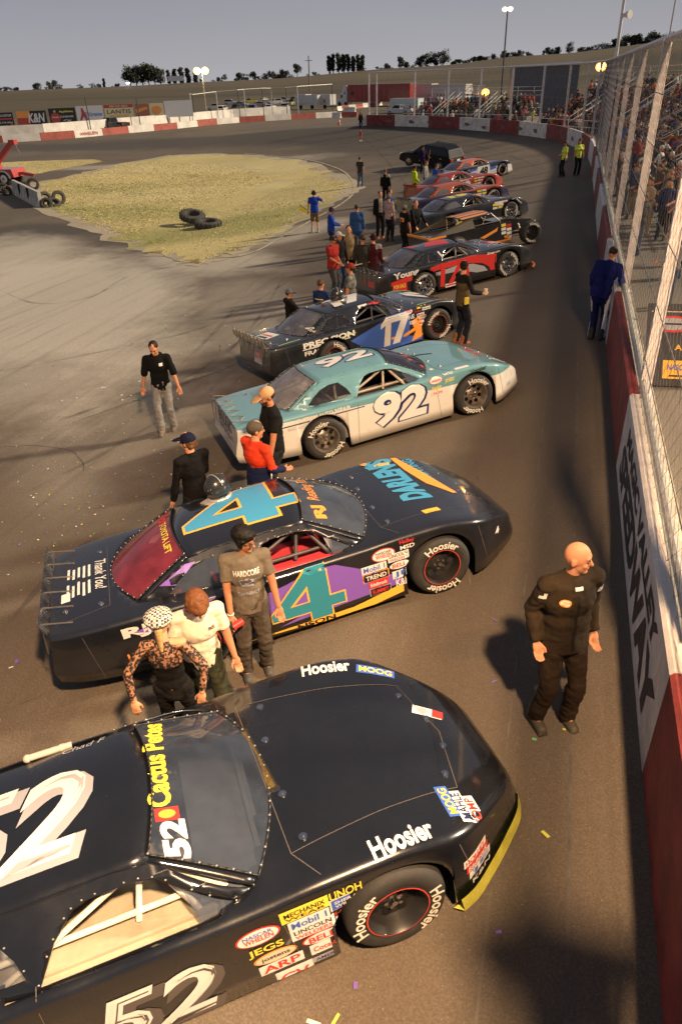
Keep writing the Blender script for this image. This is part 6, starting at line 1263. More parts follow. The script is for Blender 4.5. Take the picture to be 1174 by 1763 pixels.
# ================================================================== GRANDSTAND AND CROWD
ALU = pmat('bleacher_aluminium', (.42, .40, .37), .5, metal=.3, nscale=5, namt=.25); RAILW = pmat('rail_white', (.62, .60, .56), .5); RAILY = pmat('rail_yellow', (.55, .48, .22), .5)
SEATS = []
def stand_block(org, ang, length, rows, label, rise=.36, run=.75, z0=.42, seats=True, stairs=()):
    """org: front left corner; rows climb along local +y, seats run along local +x"""
    root = empty('grandstand', (org[0], org[1], gz1(*org))); root.rotation_euler = (0, 0, R_(ang)); tag(root, label, 'grandstand')
    mb = MB()
    for r in range(rows): mb.box((length/2, r*run+.15, z0+r*rise), (length, .28, .045)); 
    mb.build('bench', [ALU], root); mb = MB()
    for r in range(rows): mb.box((length/2, r*run+.52, z0-.4+r*rise+.36*0), (length, .46, .04)); mb.box((length/2, r*run+.74, z0-.22+r*rise), (length, .02, .34))
    mb.build('footboard', [pmat('bleacher_board', (.30, .28, .25), .6, nscale=4, namt=.3)], root); mb = MB()
    for x in np.arange(.5, length, 3.):
        mb.cyl((x, 0, z0-.3), (x, rows*run, z0+rows*rise-.45), .04, n=5)
        for q in range(0, rows+1, 3): mb.cyl((x, q*run, 0), (x, q*run, z0+q*rise-.4), .035, n=5)
    mb.build('support_frame', [GALV], root)
    mb = MB()
    for x in stairs:
        for sg in (-.55, .55):
            for dz in (.55, .95): mb.cyl((x+sg, .1, z0+dz-.2), (x+sg, rows*run, z0+rows*rise+dz-.2), .028, n=6)
            for r in range(0, rows+1, 2): mb.cyl((x+sg, r*run, z0+r*rise-.4), (x+sg, r*run, z0+r*rise+.75), .028, n=6)
    zt = z0+rows*rise
    for dz in (.35, .75, 1.1): mb.cyl((0, rows*run, zt+dz), (length, rows*run, zt+dz), .028, n=6)
    for x in np.arange(0, length+.1, 2.): mb.cyl((x, rows*run, zt-.4), (x, rows*run, zt+1.1), .028, n=6)
    for dz in (.0, .5): mb.cyl((0, -.8, dz+.5), (length, -.8, dz+.5), .025, n=6)
    mb.build('railing', [RAILW], root, smooth=True)
    if seats:
        M = Matrix.Translation((org[0], org[1], gz1(*org))) @ Matrix.Rotation(R_(ang), 4, 'Z')
        for r in range(rows):
            x = .3
            while x < length-.2:
                if not any(abs(x-q) < .6 for q in stairs) and random.random() < .86: SEATS.append((M @ Vector((x+random.uniform(-.06, .06), r*run+.15, z0+r*rise+.03)), ang-90))
                x += random.uniform(.48, .66)
# long block behind the straight, then two turning with the wall
stand_block((3.2, 64), -90, 40, 11, 'long grandstand of bench rows behind the fence on the straight', stairs=(6, 16, 26, 35))
stand_block((-4.5, 76.8+1.2), -52, 15.5, 9, 'grandstand block on the bend with white stair rails', stairs=(5, 11))
stand_block((-19.5, 92.0), -32, 15, 5, 'low bleachers behind the fence at the far end of the bend', stairs=(4, 10))
# spectators: a few shared meshes, coloured one by one
CLO = {'black': (.016, .015, .016), 'charcoal': (.05, .048, .046), 'brown': (.09, .055, .035), 'red': (.26, .03, .03), 'navy': (.02, .03, .085), 'blue': (.05, .11, .30), 'grey': (.20, .19, .18), 'white': (.52, .50, .46), 'tan': (.30, .22, .13), 'pink': (.45, .12, .16), 'orange': (.50, .14, .04), 'yellow-green': (.45, .52, .08), 'purple': (.10, .05, .17), 'olive': (.10, .10, .05)}
CWT = [('black', 22), ('charcoal', 12), ('brown', 10), ('red', 9), ('navy', 10), ('blue', 7), ('grey', 9), ('white', 7), ('tan', 6), ('pink', 3), ('orange', 3), ('yellow-green', 1), ('purple', 3), ('olive', 5)]
CBAG = [c for c, k in CWT for _ in range(k)]
HAIRS = [pmat('hair_dark', (.02, .014, .01), .7), pmat('hair_brown', (.07, .04, .022), .7), pmat('hair_fair', (.25, .17, .09), .7), pmat('cap_cloth_white', (.5, .48, .45), .8), pmat('cap_cloth_black', (.02, .02, .022), .8)]
def crowd_mesh(sit, seed):
    rnd = random.Random(seed); mats = []; mb = MB(); idx = []
    def put(fn, m): a = len(mb.f); fn(); 
    hz = .0 if sit else .88; tz = hz+.5; ln = rnd.uniform(.0, .14); hd = (rnd.uniform(-.05, .05), ln+.03, tz+.24)
    def t(c, r, m): mb.sph(c, r, m, None, 10, 7)
    t((0, .0, hz+.10), (.17, .14, .15), 1); t((0, ln*.5, hz+.30), (.19, .13, .24), 1); t((0, ln*.8, tz), (.2, .10, .10), 1); t(hd, (.085, .10, .125), 0); t((hd[0], hd[1]-.02, hd[2]+.045), (.092, .108, .095), 3)
    def limb(a, b, r0, r1, m): n0 = len(mb.m); cap(mb, a, b, r0, r1, 8); mb.m[n0:] = [m]*(len(mb.m)-n0)
    for sg in (1, -1):
        k = rnd.random(); e = (sg*.26, ln+.06, hz+.26); 
        limb((sg*.2, ln*.8, tz-.02), e, .062, .05, 1)
        w_ = (sg*(.1 if k < .5 else .2), ln+.32, hz+.16) if k < .85 else (sg*.12, ln+.22, tz+.18)
        limb(e, w_, .048, .035, 1 if rnd.random() < .5 else 0); t(w_, (.045, .05, .045), 0)
        if sit: kn = (sg*.13, .45, .06); limb((sg*.09, .05, .06), kn, .085, .065, 2); limb(kn, (sg*.12, .42, -.36), .06, .045, 2); t((sg*.12, .48, -.39), (.05, .12, .04), 2)
        else: limb((sg*.09, 0, hz+.02), (sg*.11, .02, .1), .09, .055, 2); t((sg*.11, .06, .05), (.05, .13, .05), 2)
    me = bpy.data.meshes.new('spectator'); me.from_pydata(mb.v, [], mb.f); me.polygons.foreach_set('material_index', mb.m); me.polygons.foreach_set('use_smooth', [True]*len(mb.f)); me.update()
    for m_ in (SKIN, cloth('222222'), cloth('1a1c22'), HAIRS[0]): me.materials.append(m_)
    return me
SITM = [crowd_mesh(True, k) for k in range(7)]; STDM = [crowd_mesh(False, 20+k) for k in range(5)]
CM = {c: pmat('spectator_cloth', v, .9, nscale=6, namt=.2) for c, v in CLO.items()}; PANTS = [pmat('dark_trousers', (.02, .021, .026), .9), pmat('jeans', (.05, .07, .12), .9), pmat('khaki_trousers', (.2, .16, .1), .9)]
def spectator(loc, rz, sit, where, col=None, label=None):
    c = col or random.choice(CBAG); o = bpy.data.objects.new('spectator', random.choice(SITM if sit else STDM)); COL.objects.link(o); o.location = loc; o.rotation_euler = (0, 0, R_(rz+random.uniform(-25, 25))); k = random.uniform(.9, 1.05); o.scale = (k, k, k)
    for i, m_ in ((1, CM[c]), (2, random.choice(PANTS)), (3, random.choice(HAIRS))): o.material_slots[i].link = 'OBJECT'; o.material_slots[i].material = m_
    tag(o, label or f'spectator in {c} {"sitting on" if sit else "standing by"} {where}', 'spectator', f'spectators in {c} {"sitting on" if sit else "standing by"} {where}')
def pxp(p): d = np.array(p)-CAMP; return (IW/2+FPX*(d@CR[0])/(d@CR[2]), IH/2-FPX*(d@CR[1])/(d@CR[2]))
SEATS_V = []
for p, a in SEATS:
    q = pxp((p.x, p.y, p.z+.4))
    if -10 < q[0] < IW+14 and 0 < q[1] < 800: SEATS_V.append(((p.x-CAMP[0])**2+(p.y)**2, p, a))
SEATS_V.sort(key=lambda t: t[0]); random.seed(21)
REST = []
if len(SEATS_V) > 230: REST = SEATS_V[230:]; SEATS_V = SEATS_V[:230]
for d2, p, a in SEATS_V: spectator(p, a+180, True, 'the straight grandstand benches' if p.x > 2.5 else ('the benches on the bend' if p.y < 88 and p.x > -9 else 'the far end bleachers'))
mb = MB(); rc_ = ['black', 'charcoal', 'brown', 'red', 'navy', 'blue', 'grey', 'white', 'tan', 'pink', 'orange', 'purple', 'olive']   # the far part of the crowd reads as one mass
for d2, p, a in REST:
    if random.random() < .12: continue
    me = random.choice(SITM); M = Matrix.Translation(p) @ Matrix.Rotation(R_(a+180+random.uniform(-25, 25)), 4, 'Z'); k = rc_.index(random.choice([c for c in CBAG if c in rc_])); h = random.choice([0, 1, 1, 2, 3, 4]); o_ = len(mb.v)
    mb.v += [tuple(M @ v.co) for v in me.vertices]
    for f in me.polygons: mb.f.append([i+o_ for i in f.vertices]); mb.m.append({0: len(rc_), 1: k, 2: 0, 3: len(rc_)+1+h}[f.material_index])
if mb.f: tag(mb.build('distant_crowd', [CM[c] for c in rc_]+[SKIN]+HAIRS, smooth=True, angle=0), 'dense seated crowd filling the far benches behind the fence', 'crowd', kind='stuff')
for x, y, c, lb in ((1.35, 17.6, 'grey', 'person in a grey top standing behind the fence near its second post'), (1.9, 20.5, 'black', 'dark-clothed person standing behind the fence beyond the one in grey'), (2.3, 24.5, 'red', 'person in a red shirt standing on the concourse behind the fence'), (1.5, 26.5, 'tan', 'person in tan standing close behind the fence'), (1.0, 23., 'black', 'person in black nearest the back of the wall'), (1.2, 29.5, 'navy', 'person in navy standing at the back of the wall'), (2.2, 31., 'brown', 'person in brown standing on the concourse'), (.95, 35., 'black', None), (2.0, 38., 'white', None), (1.3, 42., 'charcoal', None), (1.9, 47., 'blue', None), (1.1, 52., 'black', None), (2.9, 27.5, 'white', 'person in white standing at foot of the straight grandstand')):
    spectator((x, y, gz1(x, y)), random.uniform(60, 200), False, 'the back of the track wall', c, lb)
for px, py, c in ((888, 218, 'pink'), (905, 218, 'yellow-green'), (976, 215, 'yellow-green'), (1000, 225, 'black'), (700, 195, 'black'), (690, 196, 'olive'), (735, 196, 'charcoal'), (752, 196, 'orange'), (768, 196, 'red'), (662, 198, 'brown')):
    g = G(px, py); spectator((g.x+.5, g.y+.6, gz1(g.x+.5, g.y+.6)), -90, False, 'the fence on the bend', c)
for x, y in ((.8, 88.), (1.6, 86.9)): spectator((x-15.5, y+4, gz1(x-15.5, y+4)+1.4), -90, True, 'top of the stair tower', 'navy')
for k in range(46):
    y = random.uniform(21, 62); x = random.uniform(.75, 3.1); spectator((x, y, gz1(x, y)), random.uniform(-40, 220), False, 'the walkway below the straight grandstand', random.choice(['black', 'black', 'charcoal', 'brown', 'navy', 'navy', 'red', 'grey', 'tan', 'blue', 'white', 'olive']))
# scoreboard-like grey building behind the bend
bd = empty('grandstand_building', (-6.3, 107, 0)); bd.rotation_euler = (0, 0, R_(9)); tag(bd, 'large dark grey building wall behind the crowd on the bend', 'building')
mb = MB(); mb.box((.6, 0, 2.6), (7.8, 5, 5.2)); mb.build('wall', [pmat('grey_cladding', (.085, .095, .12), .6, nscale=3, namt=.12)], bd); mb = MB(); mb.prism([(-3.4, 5.2), (4.6, 5.2), (4.6, 5.6), (-3.4, 5.35)], -2.7, 2.7, 0, None, 'xz'); mb.box((-3.3, -2.55, 2.6), (.25, .12, 5.2)); mb.build('roof', [RAILW], bd)
# low stair tower with railings left of it
st = empty('stair_tower', G(775, 199)+Vector((1.5, 4.5, 0))); st.rotation_euler = (0, 0, R_(-30)); tag(st, 'white stair tower with sloping hand rails behind the fence', 'stairs')
mb = MB()
for k in range(9): mb.box((-2.6+.3*k, 0, .25*k+.2), (.32, 1.2, .05))
mb.box((1.2, 0, 2.3), (2.2, 1.4, .08)); mb.build('tread', [ALU], st); mb = MB()
for sg in (-.6, .6):
    for dz in (.5, 1.): mb.cyl((-2.7, sg, dz+.2), (.1, sg, 2.3+dz), .035, n=6); mb.cyl((.1, sg, 2.3+dz), (2.3, sg, 2.3+dz), .035, n=6)
    for x, z in ((-2.7, .2), (-1.3, 1.3), (.1, 2.3), (1.2, 2.3), (2.3, 2.3)): mb.cyl((x, sg, 0), (x, sg, z+1.), .04, n=6)
mb.build('railing', [RAILW], st)
yr = empty('stair_railing', (3.4, 27.6, 0)); tag(yr, 'pale yellow stair railing at the near end of the grandstand', 'railing'); mb = MB()
for dz in (.35, .75, 1.15): mb.cyl((0, 0, 1.4+dz), (2.4, .0, 2.5+dz), .03, n=6); mb.cyl((0, 1.1, 1.4+dz), (2.4, 1.1, 2.5+dz), .03, n=6)
for y in (0, 1.1): mb.cyl((0, y, 0), (0, y, 2.6), .035, n=6); mb.cyl((2.4, y, 0), (2.4, y, 3.7), .035, n=6)
mb.build('rail', [RAILY], yr, smooth=True)
# sponsor board behind the wall by the near post
sb = empty('sponsor_board', (1.9, 12.6, 0)); sb.rotation_euler = (0, 0, R_(4)); tag(sb, 'black sponsor board with a yellow plate and red round emblems behind the near fence post', 'sign')
mb = MB(); q = Matrix.Rotation(R_(-38), 4, 'X'); mb.box((0, 0, .75), (2.7, .06, 1.45), 0, q @ Matrix.Identity(4)); mb.build('panel', [BLKP], sb)
mb = MB(); o = Vector(q @ Vector((0, -.034, .75))); U = Vector((1, 0, 0)); Vv = (q.to_3x3() @ Vector((0, 0, 1))); Nn = U.cross(Vv)
def bit(VF, x, z, c, lv): flat(mb, VF, o+U*x+Vv*z+Nn*.002*lv, U, Vv, VI[c])
bit(rect2d(.50, .32), -.82, -.44, 'A', 1); bit(shape_text('NASCAR', .38, .10, .03, .2), -.82, -.40, 'B', 2); bit(rect2d(.3, .03), -.82, -.55, 'K', 2); bit(ell2d(.6, .3), -.95, .36, 'R', 1); bit(ell2d(.5, .22), -.95, .36, 'G', 2); bit(rect2d(.45, .03), -.95, .36, 'K', 3); bit(fit_text('ALL AMERICAN', wd=1.1, ht=.10, bold=.03), -.35, -.05, 'A', 1); bit(ell2d(.42, .34), .02, -.52, 'W', 1); bit(ell2d(.36, .28), .02, -.52, 'R', 2); bit(ell2d(.22, .16), .02, -.52, 'G', 3); bit(rect2d(2.6, .015), 0, .58, 'C', 1)
mb.build('artwork', VM, sb); mb = MB()
for x in (-1.2, 0, 1.2): mb.cyl((x, .1, 0), (x, .45, 1.0), .03, n=6)
mb.build('leg', [BLKM], sb)
# ================================================================== LAMPS AND POLES
def lamp(name, base, h, label, head=.22, em=60., r=.08, power=None, col=(1., .62, .30), arm=0., mat=None, cat='floodlight', single=False):
    root = empty(name, base); tag(root, label, cat); mb = MB(); mb.cyl((0, 0, -.1), (0, 0, h), r*1.2, r*.8, 10); mb.build('pole', [mat or GALV], root, smooth=True)
    mb = MB(); mb.box((0, 0, h), (head*(1. if single else 3.), .1, .08))
    for sg in ((0,) if single else (-1, 1)): mb.sph((sg*head*1.1, -.05, h+.02), (head*1.02, head*.5, head*.82)); mb.build('fixture', [BLKM], root)
    if em:
        mb = MB()
        for sg in ((0,) if single else (-1.1, 1.1)): mb.sph((sg*head, -.12-head*.35, h), (head, head*.55, head*.8))  # globes oversized: the lamp's bloom is built into their shape
        m_ = pmat('lit_lamp', (1, .8, .5), emit=col, estr=em); mb.build('lamp_glass', [m_], root, smooth=True)
        if power:
            pl = bpy.data.lights.new('lamp_light', 'POINT'); pl.energy = power; pl.color = col; pl.shadow_soft_size = .3; lo = bpy.data.objects.new('lamp_light', pl); COL.objects.link(lo); lo.parent = root; lo.location = (0, -.6, h)
g = G(358, 201)+Vector((-4, 8, 0)); lamp('floodlight_pole', g, zat(g, 122), 'lit floodlight on a pole beside the parked cars across the track', .95, 2.4, .1, 5000, (1., .62, .22))
g = G(808, 198)+Vector((1.6, 2.6, 0)); lamp('floodlight_pole', g, zat(g, 159), 'glowing orange lamp low behind the fence among the crowd', .55, 1.5, .05, 260, (1., .34, .05), single=True)
g = Vector((.35, 73.5, .0)); lamp('floodlight_pole', g, zat(g, 115), 'glowing orange lamp at the corner of the fence rail', .45, 1.6, .06, 260, (1., .40, .08), single=True)
g = Vector((-14.5, 150, -1.8)); lamp('floodlight_pole', g, zat(g, 16), 'tall dark pole with a lit lamp at its top against the sky', .42, 4, .14, None, (1., .7, .4), mat=DKP)
g = Vector((1.3, 70, 0)); lamp('light_pole', g, zat(g, -40), 'white light pole with a loudspeaker rising behind the fence', .3, 0, .13, mat=PWHT, cat='pole'); mb = MB(); z = zat(g, 26); mb.cyl((.1, -.1, z), (.55, -.5, z), .09, .3, 12); mb.box((.1, 0, z), (.25, .25, .25)); o = mb.build('loudspeaker', [RAILW]); o.location = g; tag(o, 'pale horn loudspeaker on the white light pole', 'loudspeaker')
g = Vector((4.6, 66, 0)); lamp('light_pole', g, zat(g, -50), 'thin dark pole above the fence rail at far right', .3, 0, .06, mat=GALV, cat='pole')
g = G(452, 198)+Vector((-8, 60, 0)); mb = MB(); h = zat(g, 96); mb.cyl((0, 0, -.3), (0, 0, h), .22, .15, 8); mb.box((0, 0, h-1.2), (2.2, .15, .15)); o = mb.build('utility_pole', WOOD); o.location = g; tag(o, 'wooden utility pole standing beyond the parked cars', 'pole')
for px, py, ty in ((548, 128, 118),):
    pass
# the floodlight over the starter's stand behind the camera: its warm pool lights the near track
FLP = Vector((1.05, -.85, 9.4))
root = empty('floodlight_pole', (1.6, -1.6, 0)); tag(root, 'tall floodlight pole by the starter\'s stand', 'floodlight'); mb = MB(); mb.cyl((0, 0, 0), (0, 0, 9.7), .12, .08, 10); mb.cyl((0, 0, 9.6), (-.55, .75, 9.6), .04, n=6); mb.build('pole', [GALV], root)
mb = MB(); mb.lathe([(.02, .28), (.12, .25), (.20, .05), (.21, .0)], 16, 0, Matrix.Translation((-.55, .75, 9.42)), 'z'); mb.build('fixture', [BLKM], root)
pl = bpy.data.lights.new('flood_light', 'POINT'); pl.energy = 9500; pl.color = (1., .64, .35); pl.shadow_soft_size = .26; lo = bpy.data.objects.new('flood_light', pl); COL.objects.link(lo); lo.parent = root; lo.location = FLP-Vector((1.6, -1.6, 0)); 
# starter's stand whose rail and flagman throw the shadow at the bottom of the frame
fs = empty('starter_stand', (-.2, -.6, 0)); tag(fs, 'steel starter\'s stand on the wall behind the camera', 'platform'); mb = MB(); mb.box((.75, .45, 2.97), (1.3, 2.5, .06)); mb.build('floor', [GALV], fs); mb = MB()
for x, y in ((.15, -.75), (1.38, -.75), (1.38, 1.65)): mb.cyl((x, y, 0), (x, y, 4.1), .03, n=6)
mb.build('railing', [GALV], fs)
person((.14, 1.02, 3.0), 100, 'starter standing on the steel stand above the wall', H=1.78, build=1.15, top='long', top_c='1a1a1c', leg_c='1a1a1c', cap_c='1a1a1c', vox=.022)
person((.66, 1.06, 3.0), 95, 'second official on the steel stand next to the starter', H=1.80, build=1.2, top='long', top_c='22242c', leg_c='1a1a1c', vox=.022)
# ================================================================== VEHICLES
def vehicle(name, loc, ang, col, label, kind='suv', scale=1., group=None, detail=False, tail=(.4, .03, .02), cat=None):
    """road vehicle from a side profile: lower body with rounded shoulders, tapered cabin, glass, wheels, lamps"""
    root = empty(name, loc); root.rotation_euler = (0, 0, R_(ang)); root.scale = (scale,)*3; tag(root, label, cat or kind, group)
    pm_ = paint(col, 'vehicle_paint', .3); D = {'suv': (4.7, 1.86, [(-2.35, .45), (-2.38, .75), (-2.30, 1.02), (.95, 1.02), (1.6, .98), (2.2, .86), (2.35, .66), (2.36, .36), (1.9, .26), (-2.1, .28)], [(-2.26, 1.0), (-2.0, 1.55), (-1.6, 1.68), (.1, 1.69), (.45, 1.6), (1.15, 1.02)]), 'pickup': (5.6, 1.95, [(-2.8, .5), (-2.8, 1.06), (1.35, 1.08), (2.0, 1.06), (2.68, .98), (2.8, .7), (2.8, .42), (2.4, .34), (-2.6, .36)], [(-.55, 1.06), (-.45, 1.75), (.75, 1.77), (1.45, 1.08)]), 'sedan': (4.6, 1.78, [(-2.3, .42), (-2.32, .8), (-2.1, .96), (.9, .95), (1.7, .86), (2.25, .7), (2.3, .4), (1.9, .24), (-2.0, .26)], [(-1.75, .95), (-1.1, 1.38), (-.1, 1.43), (.3, 1.36), (1.05, .94)])}[kind]
    if detail: pm_ = pmat('black_suv_paint', (.006, .006, .007), .5, spec=.2)
    ln, wd, low, cabn = D; mb = MB(); k = len(low); hw = wd/2
    def loft(o, ws, m=0):
        n = len(o); vs = []
        for y, f in ws:
            for x, z in o: vs.append((x*f[0], y*(f[1] if len(f) > 1 else 1), z))
        fs_ = [(r*n+i, r*n+(i+1) % n, (r+1)*n+(i+1) % n, (r+1)*n+i) for r in range(len(ws)-1) for i in range(n)]+[tuple(range(n-1, -1, -1)), tuple((len(ws)-1)*n+i for i in range(n))]; mb.add(vs, fs_, m)
    loft(low, [(-hw, (.965,)), (-hw*.96, (.99,)), (-hw*.7, (1.,)), (hw*.7, (1.,)), (hw*.96, (.99,)), (hw, (.965,))])
    zb, zt = min(z for x, z in cabn), max(z for x, z in cabn); n = len(cabn); vs = []
    for sg in (-1, 1):
        for x, z in cabn: t = (z-zb)/(zt-zb); vs.append((x, sg*(hw*.95-(hw*.2)*t), z-.01))
    mb.add(vs, [tuple(range(n-1, -1, -1)), tuple(range(n, 2*n))]+[(i, i+1, n+i+1, n+i) for i in range(n-1)]); mb.build('body', [pm_], root, smooth=True, angle=32, normals=True)
    mb = MB(); cx, cz = np.mean([p[0] for p in cabn]), (zb+zt)/2
    for sg in (-1, 1):
        P = [(cx+(x-cx)*.86, cz+.03+(z-cz)*.74) for x, z in cabn]; vs = [(x, sg*(hw*.95-(hw*.2)*((z-zb)/(zt-zb))+.006), z) for x, z in P]; mb.add(vs, [tuple(range(len(vs)))[::-sg]])
    for i0, i1, fl in ((0, 1, 1), (n-1, n-2, 0)):
        (xa, za), (xb, zb2) = cabn[i0], cabn[i1]; ya, yb = hw*.95*.88, (hw*.95-hw*.2*((zb2-zb)/(zt-zb)))*.88; dx = -.012 if fl else .012
        q = [(xa+(xb-xa)*.12+dx, -ya, za+(zb2-za)*.12), (xa+(xb-xa)*.12+dx, ya, za+(zb2-za)*.12), (xb-(xb-xa)*.06+dx, yb, zb2-(zb2-za)*.06), (xb-(xb-xa)*.06+dx, -yb, zb2-(zb2-za)*.06)]; mb.add(q, [(3, 2, 1, 0) if fl else (0, 1, 2, 3)])
    mb.build('window', [VGL], root)
    r = .36 if kind != 'sedan' else .32; wx = ln*.30
    for x in (-wx, wx):
        for sg in (-1, 1): mb = MB(); mb.cyl((x, sg*(hw-.22), r), (x, sg*(hw+.01), r), r, n=18); mb.cyl((x, sg*(hw+.01), r), (x, sg*(hw+.02), r), r*.62, r*.55, 14, 1); mb.build('wheel', [TYRE, STEEL], root, smooth=True)
    for sg in (-1, 1): mb = MB(); mb.box((ln/2-.06, sg*hw*.72, .74), (.16, .34, .16)); mb.build('headlight', [pmat('lamp_glass', (.6, .6, .58), .15)], root); mb = MB(); mb.box((-ln/2+.03, sg*hw*.80, .88), (.16, .28, .16)); mb.build('taillight', [pmat('tail_lamp', tail, .2)], root)
    mb = MB(); mb.box((ln/2+.0, 0, .52), (.06, wd*.7, .2)); mb.box((-ln/2+.005, 0, .48), (.06, wd*.8, .16)); mb.build('bumper', [BLKM], root)
    if kind == 'pickup': mb = MB(); mb.box((-1.68, 0, 1.09), (2.1, wd*.8, .02)); mb.build('bed', [DARKM], root)
    if detail:
        mb = MB(); mb.box((-2.40, 0, .80), (.03, .34, .16), 0); mb.build('licence_plate', [WHITE], root); mb = MB()
        for sg in (-1, 1): mb.box((.85, sg*(hw+.08), 1.05), (.12, .2, .14)); mb.tube([(-1.7, sg*.62, 1.70), (-1.6, sg*.62, 1.74), (.0, sg*.62, 1.74), (.1, sg*.62, 1.70)], .02, 6)
        mb.build('mirror', [pm_], root); mb = MB(); 
        for sg in (-1, 1):
            for x in (-.35, -1.35): mb.box((x, sg*(hw*.98), .78), (.012, .02, .44))
            mb.box((-.55, sg*(hw+.005), .9), (.18, .02, .03), 1); mb.box((-1.5, sg*(hw+.005), .9), (.18, .02, .03), 1)
        mb.cyl((-1.5, 0, 1.68), (-1.62, 0, 1.82), .02, .01, 6); mb.build('trim', [BLKM, CHROME], root)
    return root
VGL = pmat('vehicle_glass', (.010, .012, .015), .12, spec=.35)
c = G(772, 289); a = R_(152); v = Vector((math.cos(a), math.sin(a), 0)); l_ = Vector((-math.sin(a), math.cos(a), 0)); loc = c+v*2.3-l_*.92; loc.z = gz1(loc.x, loc.y)
suv = vehicle('suv', loc, 152, (.012, .012, .014), 'dark SUV parked at the far end of the race car line', 'suv', detail=True); suv.rotation_euler = (R_(-3.5), R_(-4.5), R_(152)); suv.scale = (1.02, 1, .93)
# parked vehicles across the track
W_ = (.60, .59, .57)
for i, (px, py, kd, col, ang, lb) in enumerate([(385, 194, 'suv', W_, 95, 'white SUV parked nearest the left lot corner'), (409, 193, 'pickup', (.03, .03, .035), 80, 'dark pickup truck parked between white and blue cars'), (437, 192, 'suv', (.03, .06, .16), 100, 'blue SUV parked in the front row of the lot'), (465, 190, 'sedan', W_, 85, 'white sedan in the front row of the lot'), (493, 189, 'suv', (.5, .5, .5), 95, 'silver SUV in the front row beside the trailers'), (372, 190, 'pickup', W_, 20, 'white pickup behind the leftmost white SUV'), (398, 181, 'suv', W_, 10, 'white SUV parked crosswise in the second row'), (430, 179, 'pickup', (.42, .38, .05), 30, 'yellow pickup in the second row of the lot'), (456, 176, 'sedan', (.45, .45, .45), 60, 'silver sedan parked far back near the pole'), (474, 180, 'suv', (.3, .3, .3), 50, 'grey SUV parked in the second row'), (488, 177, 'pickup', W_, 10, 'white pickup in the third row of the lot'), (505, 182, 'pickup', (.4, .36, .06), 80, 'yellow and black truck left of the white trailers'), (416, 184, 'sedan', (.2, .2, .21), 0, 'dark grey sedan in the second row'), (446, 184, 'sedan', (.35, .35, .36), 10, 'grey sedan behind the white sedan'), (480, 170, 'sedan', (.42, .41, .4), 0, 'pale sedan in the last row of the lot'), (464, 171, 'pickup', W_, 5, 'white pickup in the last row by the pole'), (512, 176, 'suv', (.05, .05, .06), 0, 'black SUV behind the yellow and black truck')]):
    g = G(px, py); vehicle('parked_car', g, ang+180*(i % 2), col, lb, kd, group='vehicles parked across the track')
def trailer(name, px0, px1, py, ty, col, dep, label, col2=None, wheels=True, group=None):
    a, b = G(px0, py), G(px1, py); t = b-a; t.z = 0; ln = t.length; h = zat(a, ty); root = empty(name, a); root.rotation_euler = (0, 0, math.atan2(t.y, t.x)); tag(root, label, 'trailer', group); m_ = pmat('trailer_paint', col, .4, coat=.3, nscale=1., namt=.1)
    mb = MB(); mb.box((ln/2, dep/2, (h+.9)/2), (ln, dep, h-.9)); mb.build('body', [m_], root); mb = MB()
    for k in range(int(ln//1.8)): mb.box((.9+1.8*k, -.012, (h+.9)/2), (.03, .02, h-1.))
    mb.box((ln/2, dep/2, h+.02), (ln*1.01, dep*1.02, .05)); mb.build('trim', [ALU], root)
    for x in ((ln*.72, ln*.8) if ln > 6 else (ln*.5,)):
        mb = MB(); mb.cyl((x, -.02, .48), (x, .3, .48), .48, n=16); mb.build('wheel', [TYRE], root)
    return root, ln, h
semi, ln, h = trailer('semi_trailer', 599, 705, 182, 146, (.30, .025, .025), 2.6, 'long dark red semi-trailer parked beyond the pit entry'); mb = MB(); mb.box((1.8, -.02, 3.0), (1.2, .02, .7)); mb.build('vent_panel', [BLKM], semi)
cab = empty('semi_truck', semi.location.copy()); cab.rotation_euler = semi.rotation_euler; tag(cab, 'white semi truck cab with a sloping sleeper in front of the red trailer', 'truck'); mb = MB(); hh = h*.97
mb.prism([(-4.3, .6), (-4.3, 1.7), (-3.3, 2.0), (-2.9, 2.9), (-1.6, hh), (-.5, hh), (-.5, .6)], .1, 2.5, 0, None, 'xz'); mb.build('body', [pmat('truck_white', (.62, .62, .62), .35, coat=.4)], cab, normals=True); mb = MB(); mb.box((-2.55, .08, 2.3), (.6, .03, .7)); mb.box((-1.3, .08, 3.1), (.35, .03, .6)); mb.build('window', [VGL], cab)
for x in (-3.5, -1.0): mb = MB(); mb.cyl((x, .05, .5), (x, .4, .5), .5, n=16); mb.build('wheel', [TYRE], cab)
mb = MB(); mb.box((-.3, 1.3, 1.9), (.25, 2.2, 2.8)); mb.build('fairing', [STEEL], cab)
t1, l1, h1 = trailer('cargo_trailer', 527, 547, 188, 164, W_, 2.2, 'white box trailer standing left of its twin beside the parked cars'); t2, l2, h2 = trailer('cargo_trailer', 549, 569, 187.5, 163, (.56, .55, .54), 2.2, 'white box trailer with a rust-coloured mark right of its twin'); mb = MB(); mb.box((l2*.5, -.02, h2*.55), (.6, .02, .8)); mb.build('mark', [pmat('rust_mark', (.3, .15, .06), .8)], t2)
trailer('motor_home', 702, 742, 180, 145, (.58, .54, .50), 2.6, 'pale motor home right of the red semi-trailer'); trailer('long_trailer', 743, 800, 180, 146, (.60, .58, .56), 2.6, 'long white trailer behind the stair tower'); trailer('box_truck_body', 508, 527, 188, 163, (.55, .55, .54), 2.2, 'small pale box body behind the yellow truck')
trailer('service_van', 671, 719, 194, 170, (.48, .55, .58), 2.2, 'pale blue van box with lettering behind the fence'); g = G(672, 199); vehicle('pickup_truck', g+Vector((1, 3.5, 0)), 172, (.50, .53, .55), 'pale service pickup parked behind the last fence panel', 'pickup')
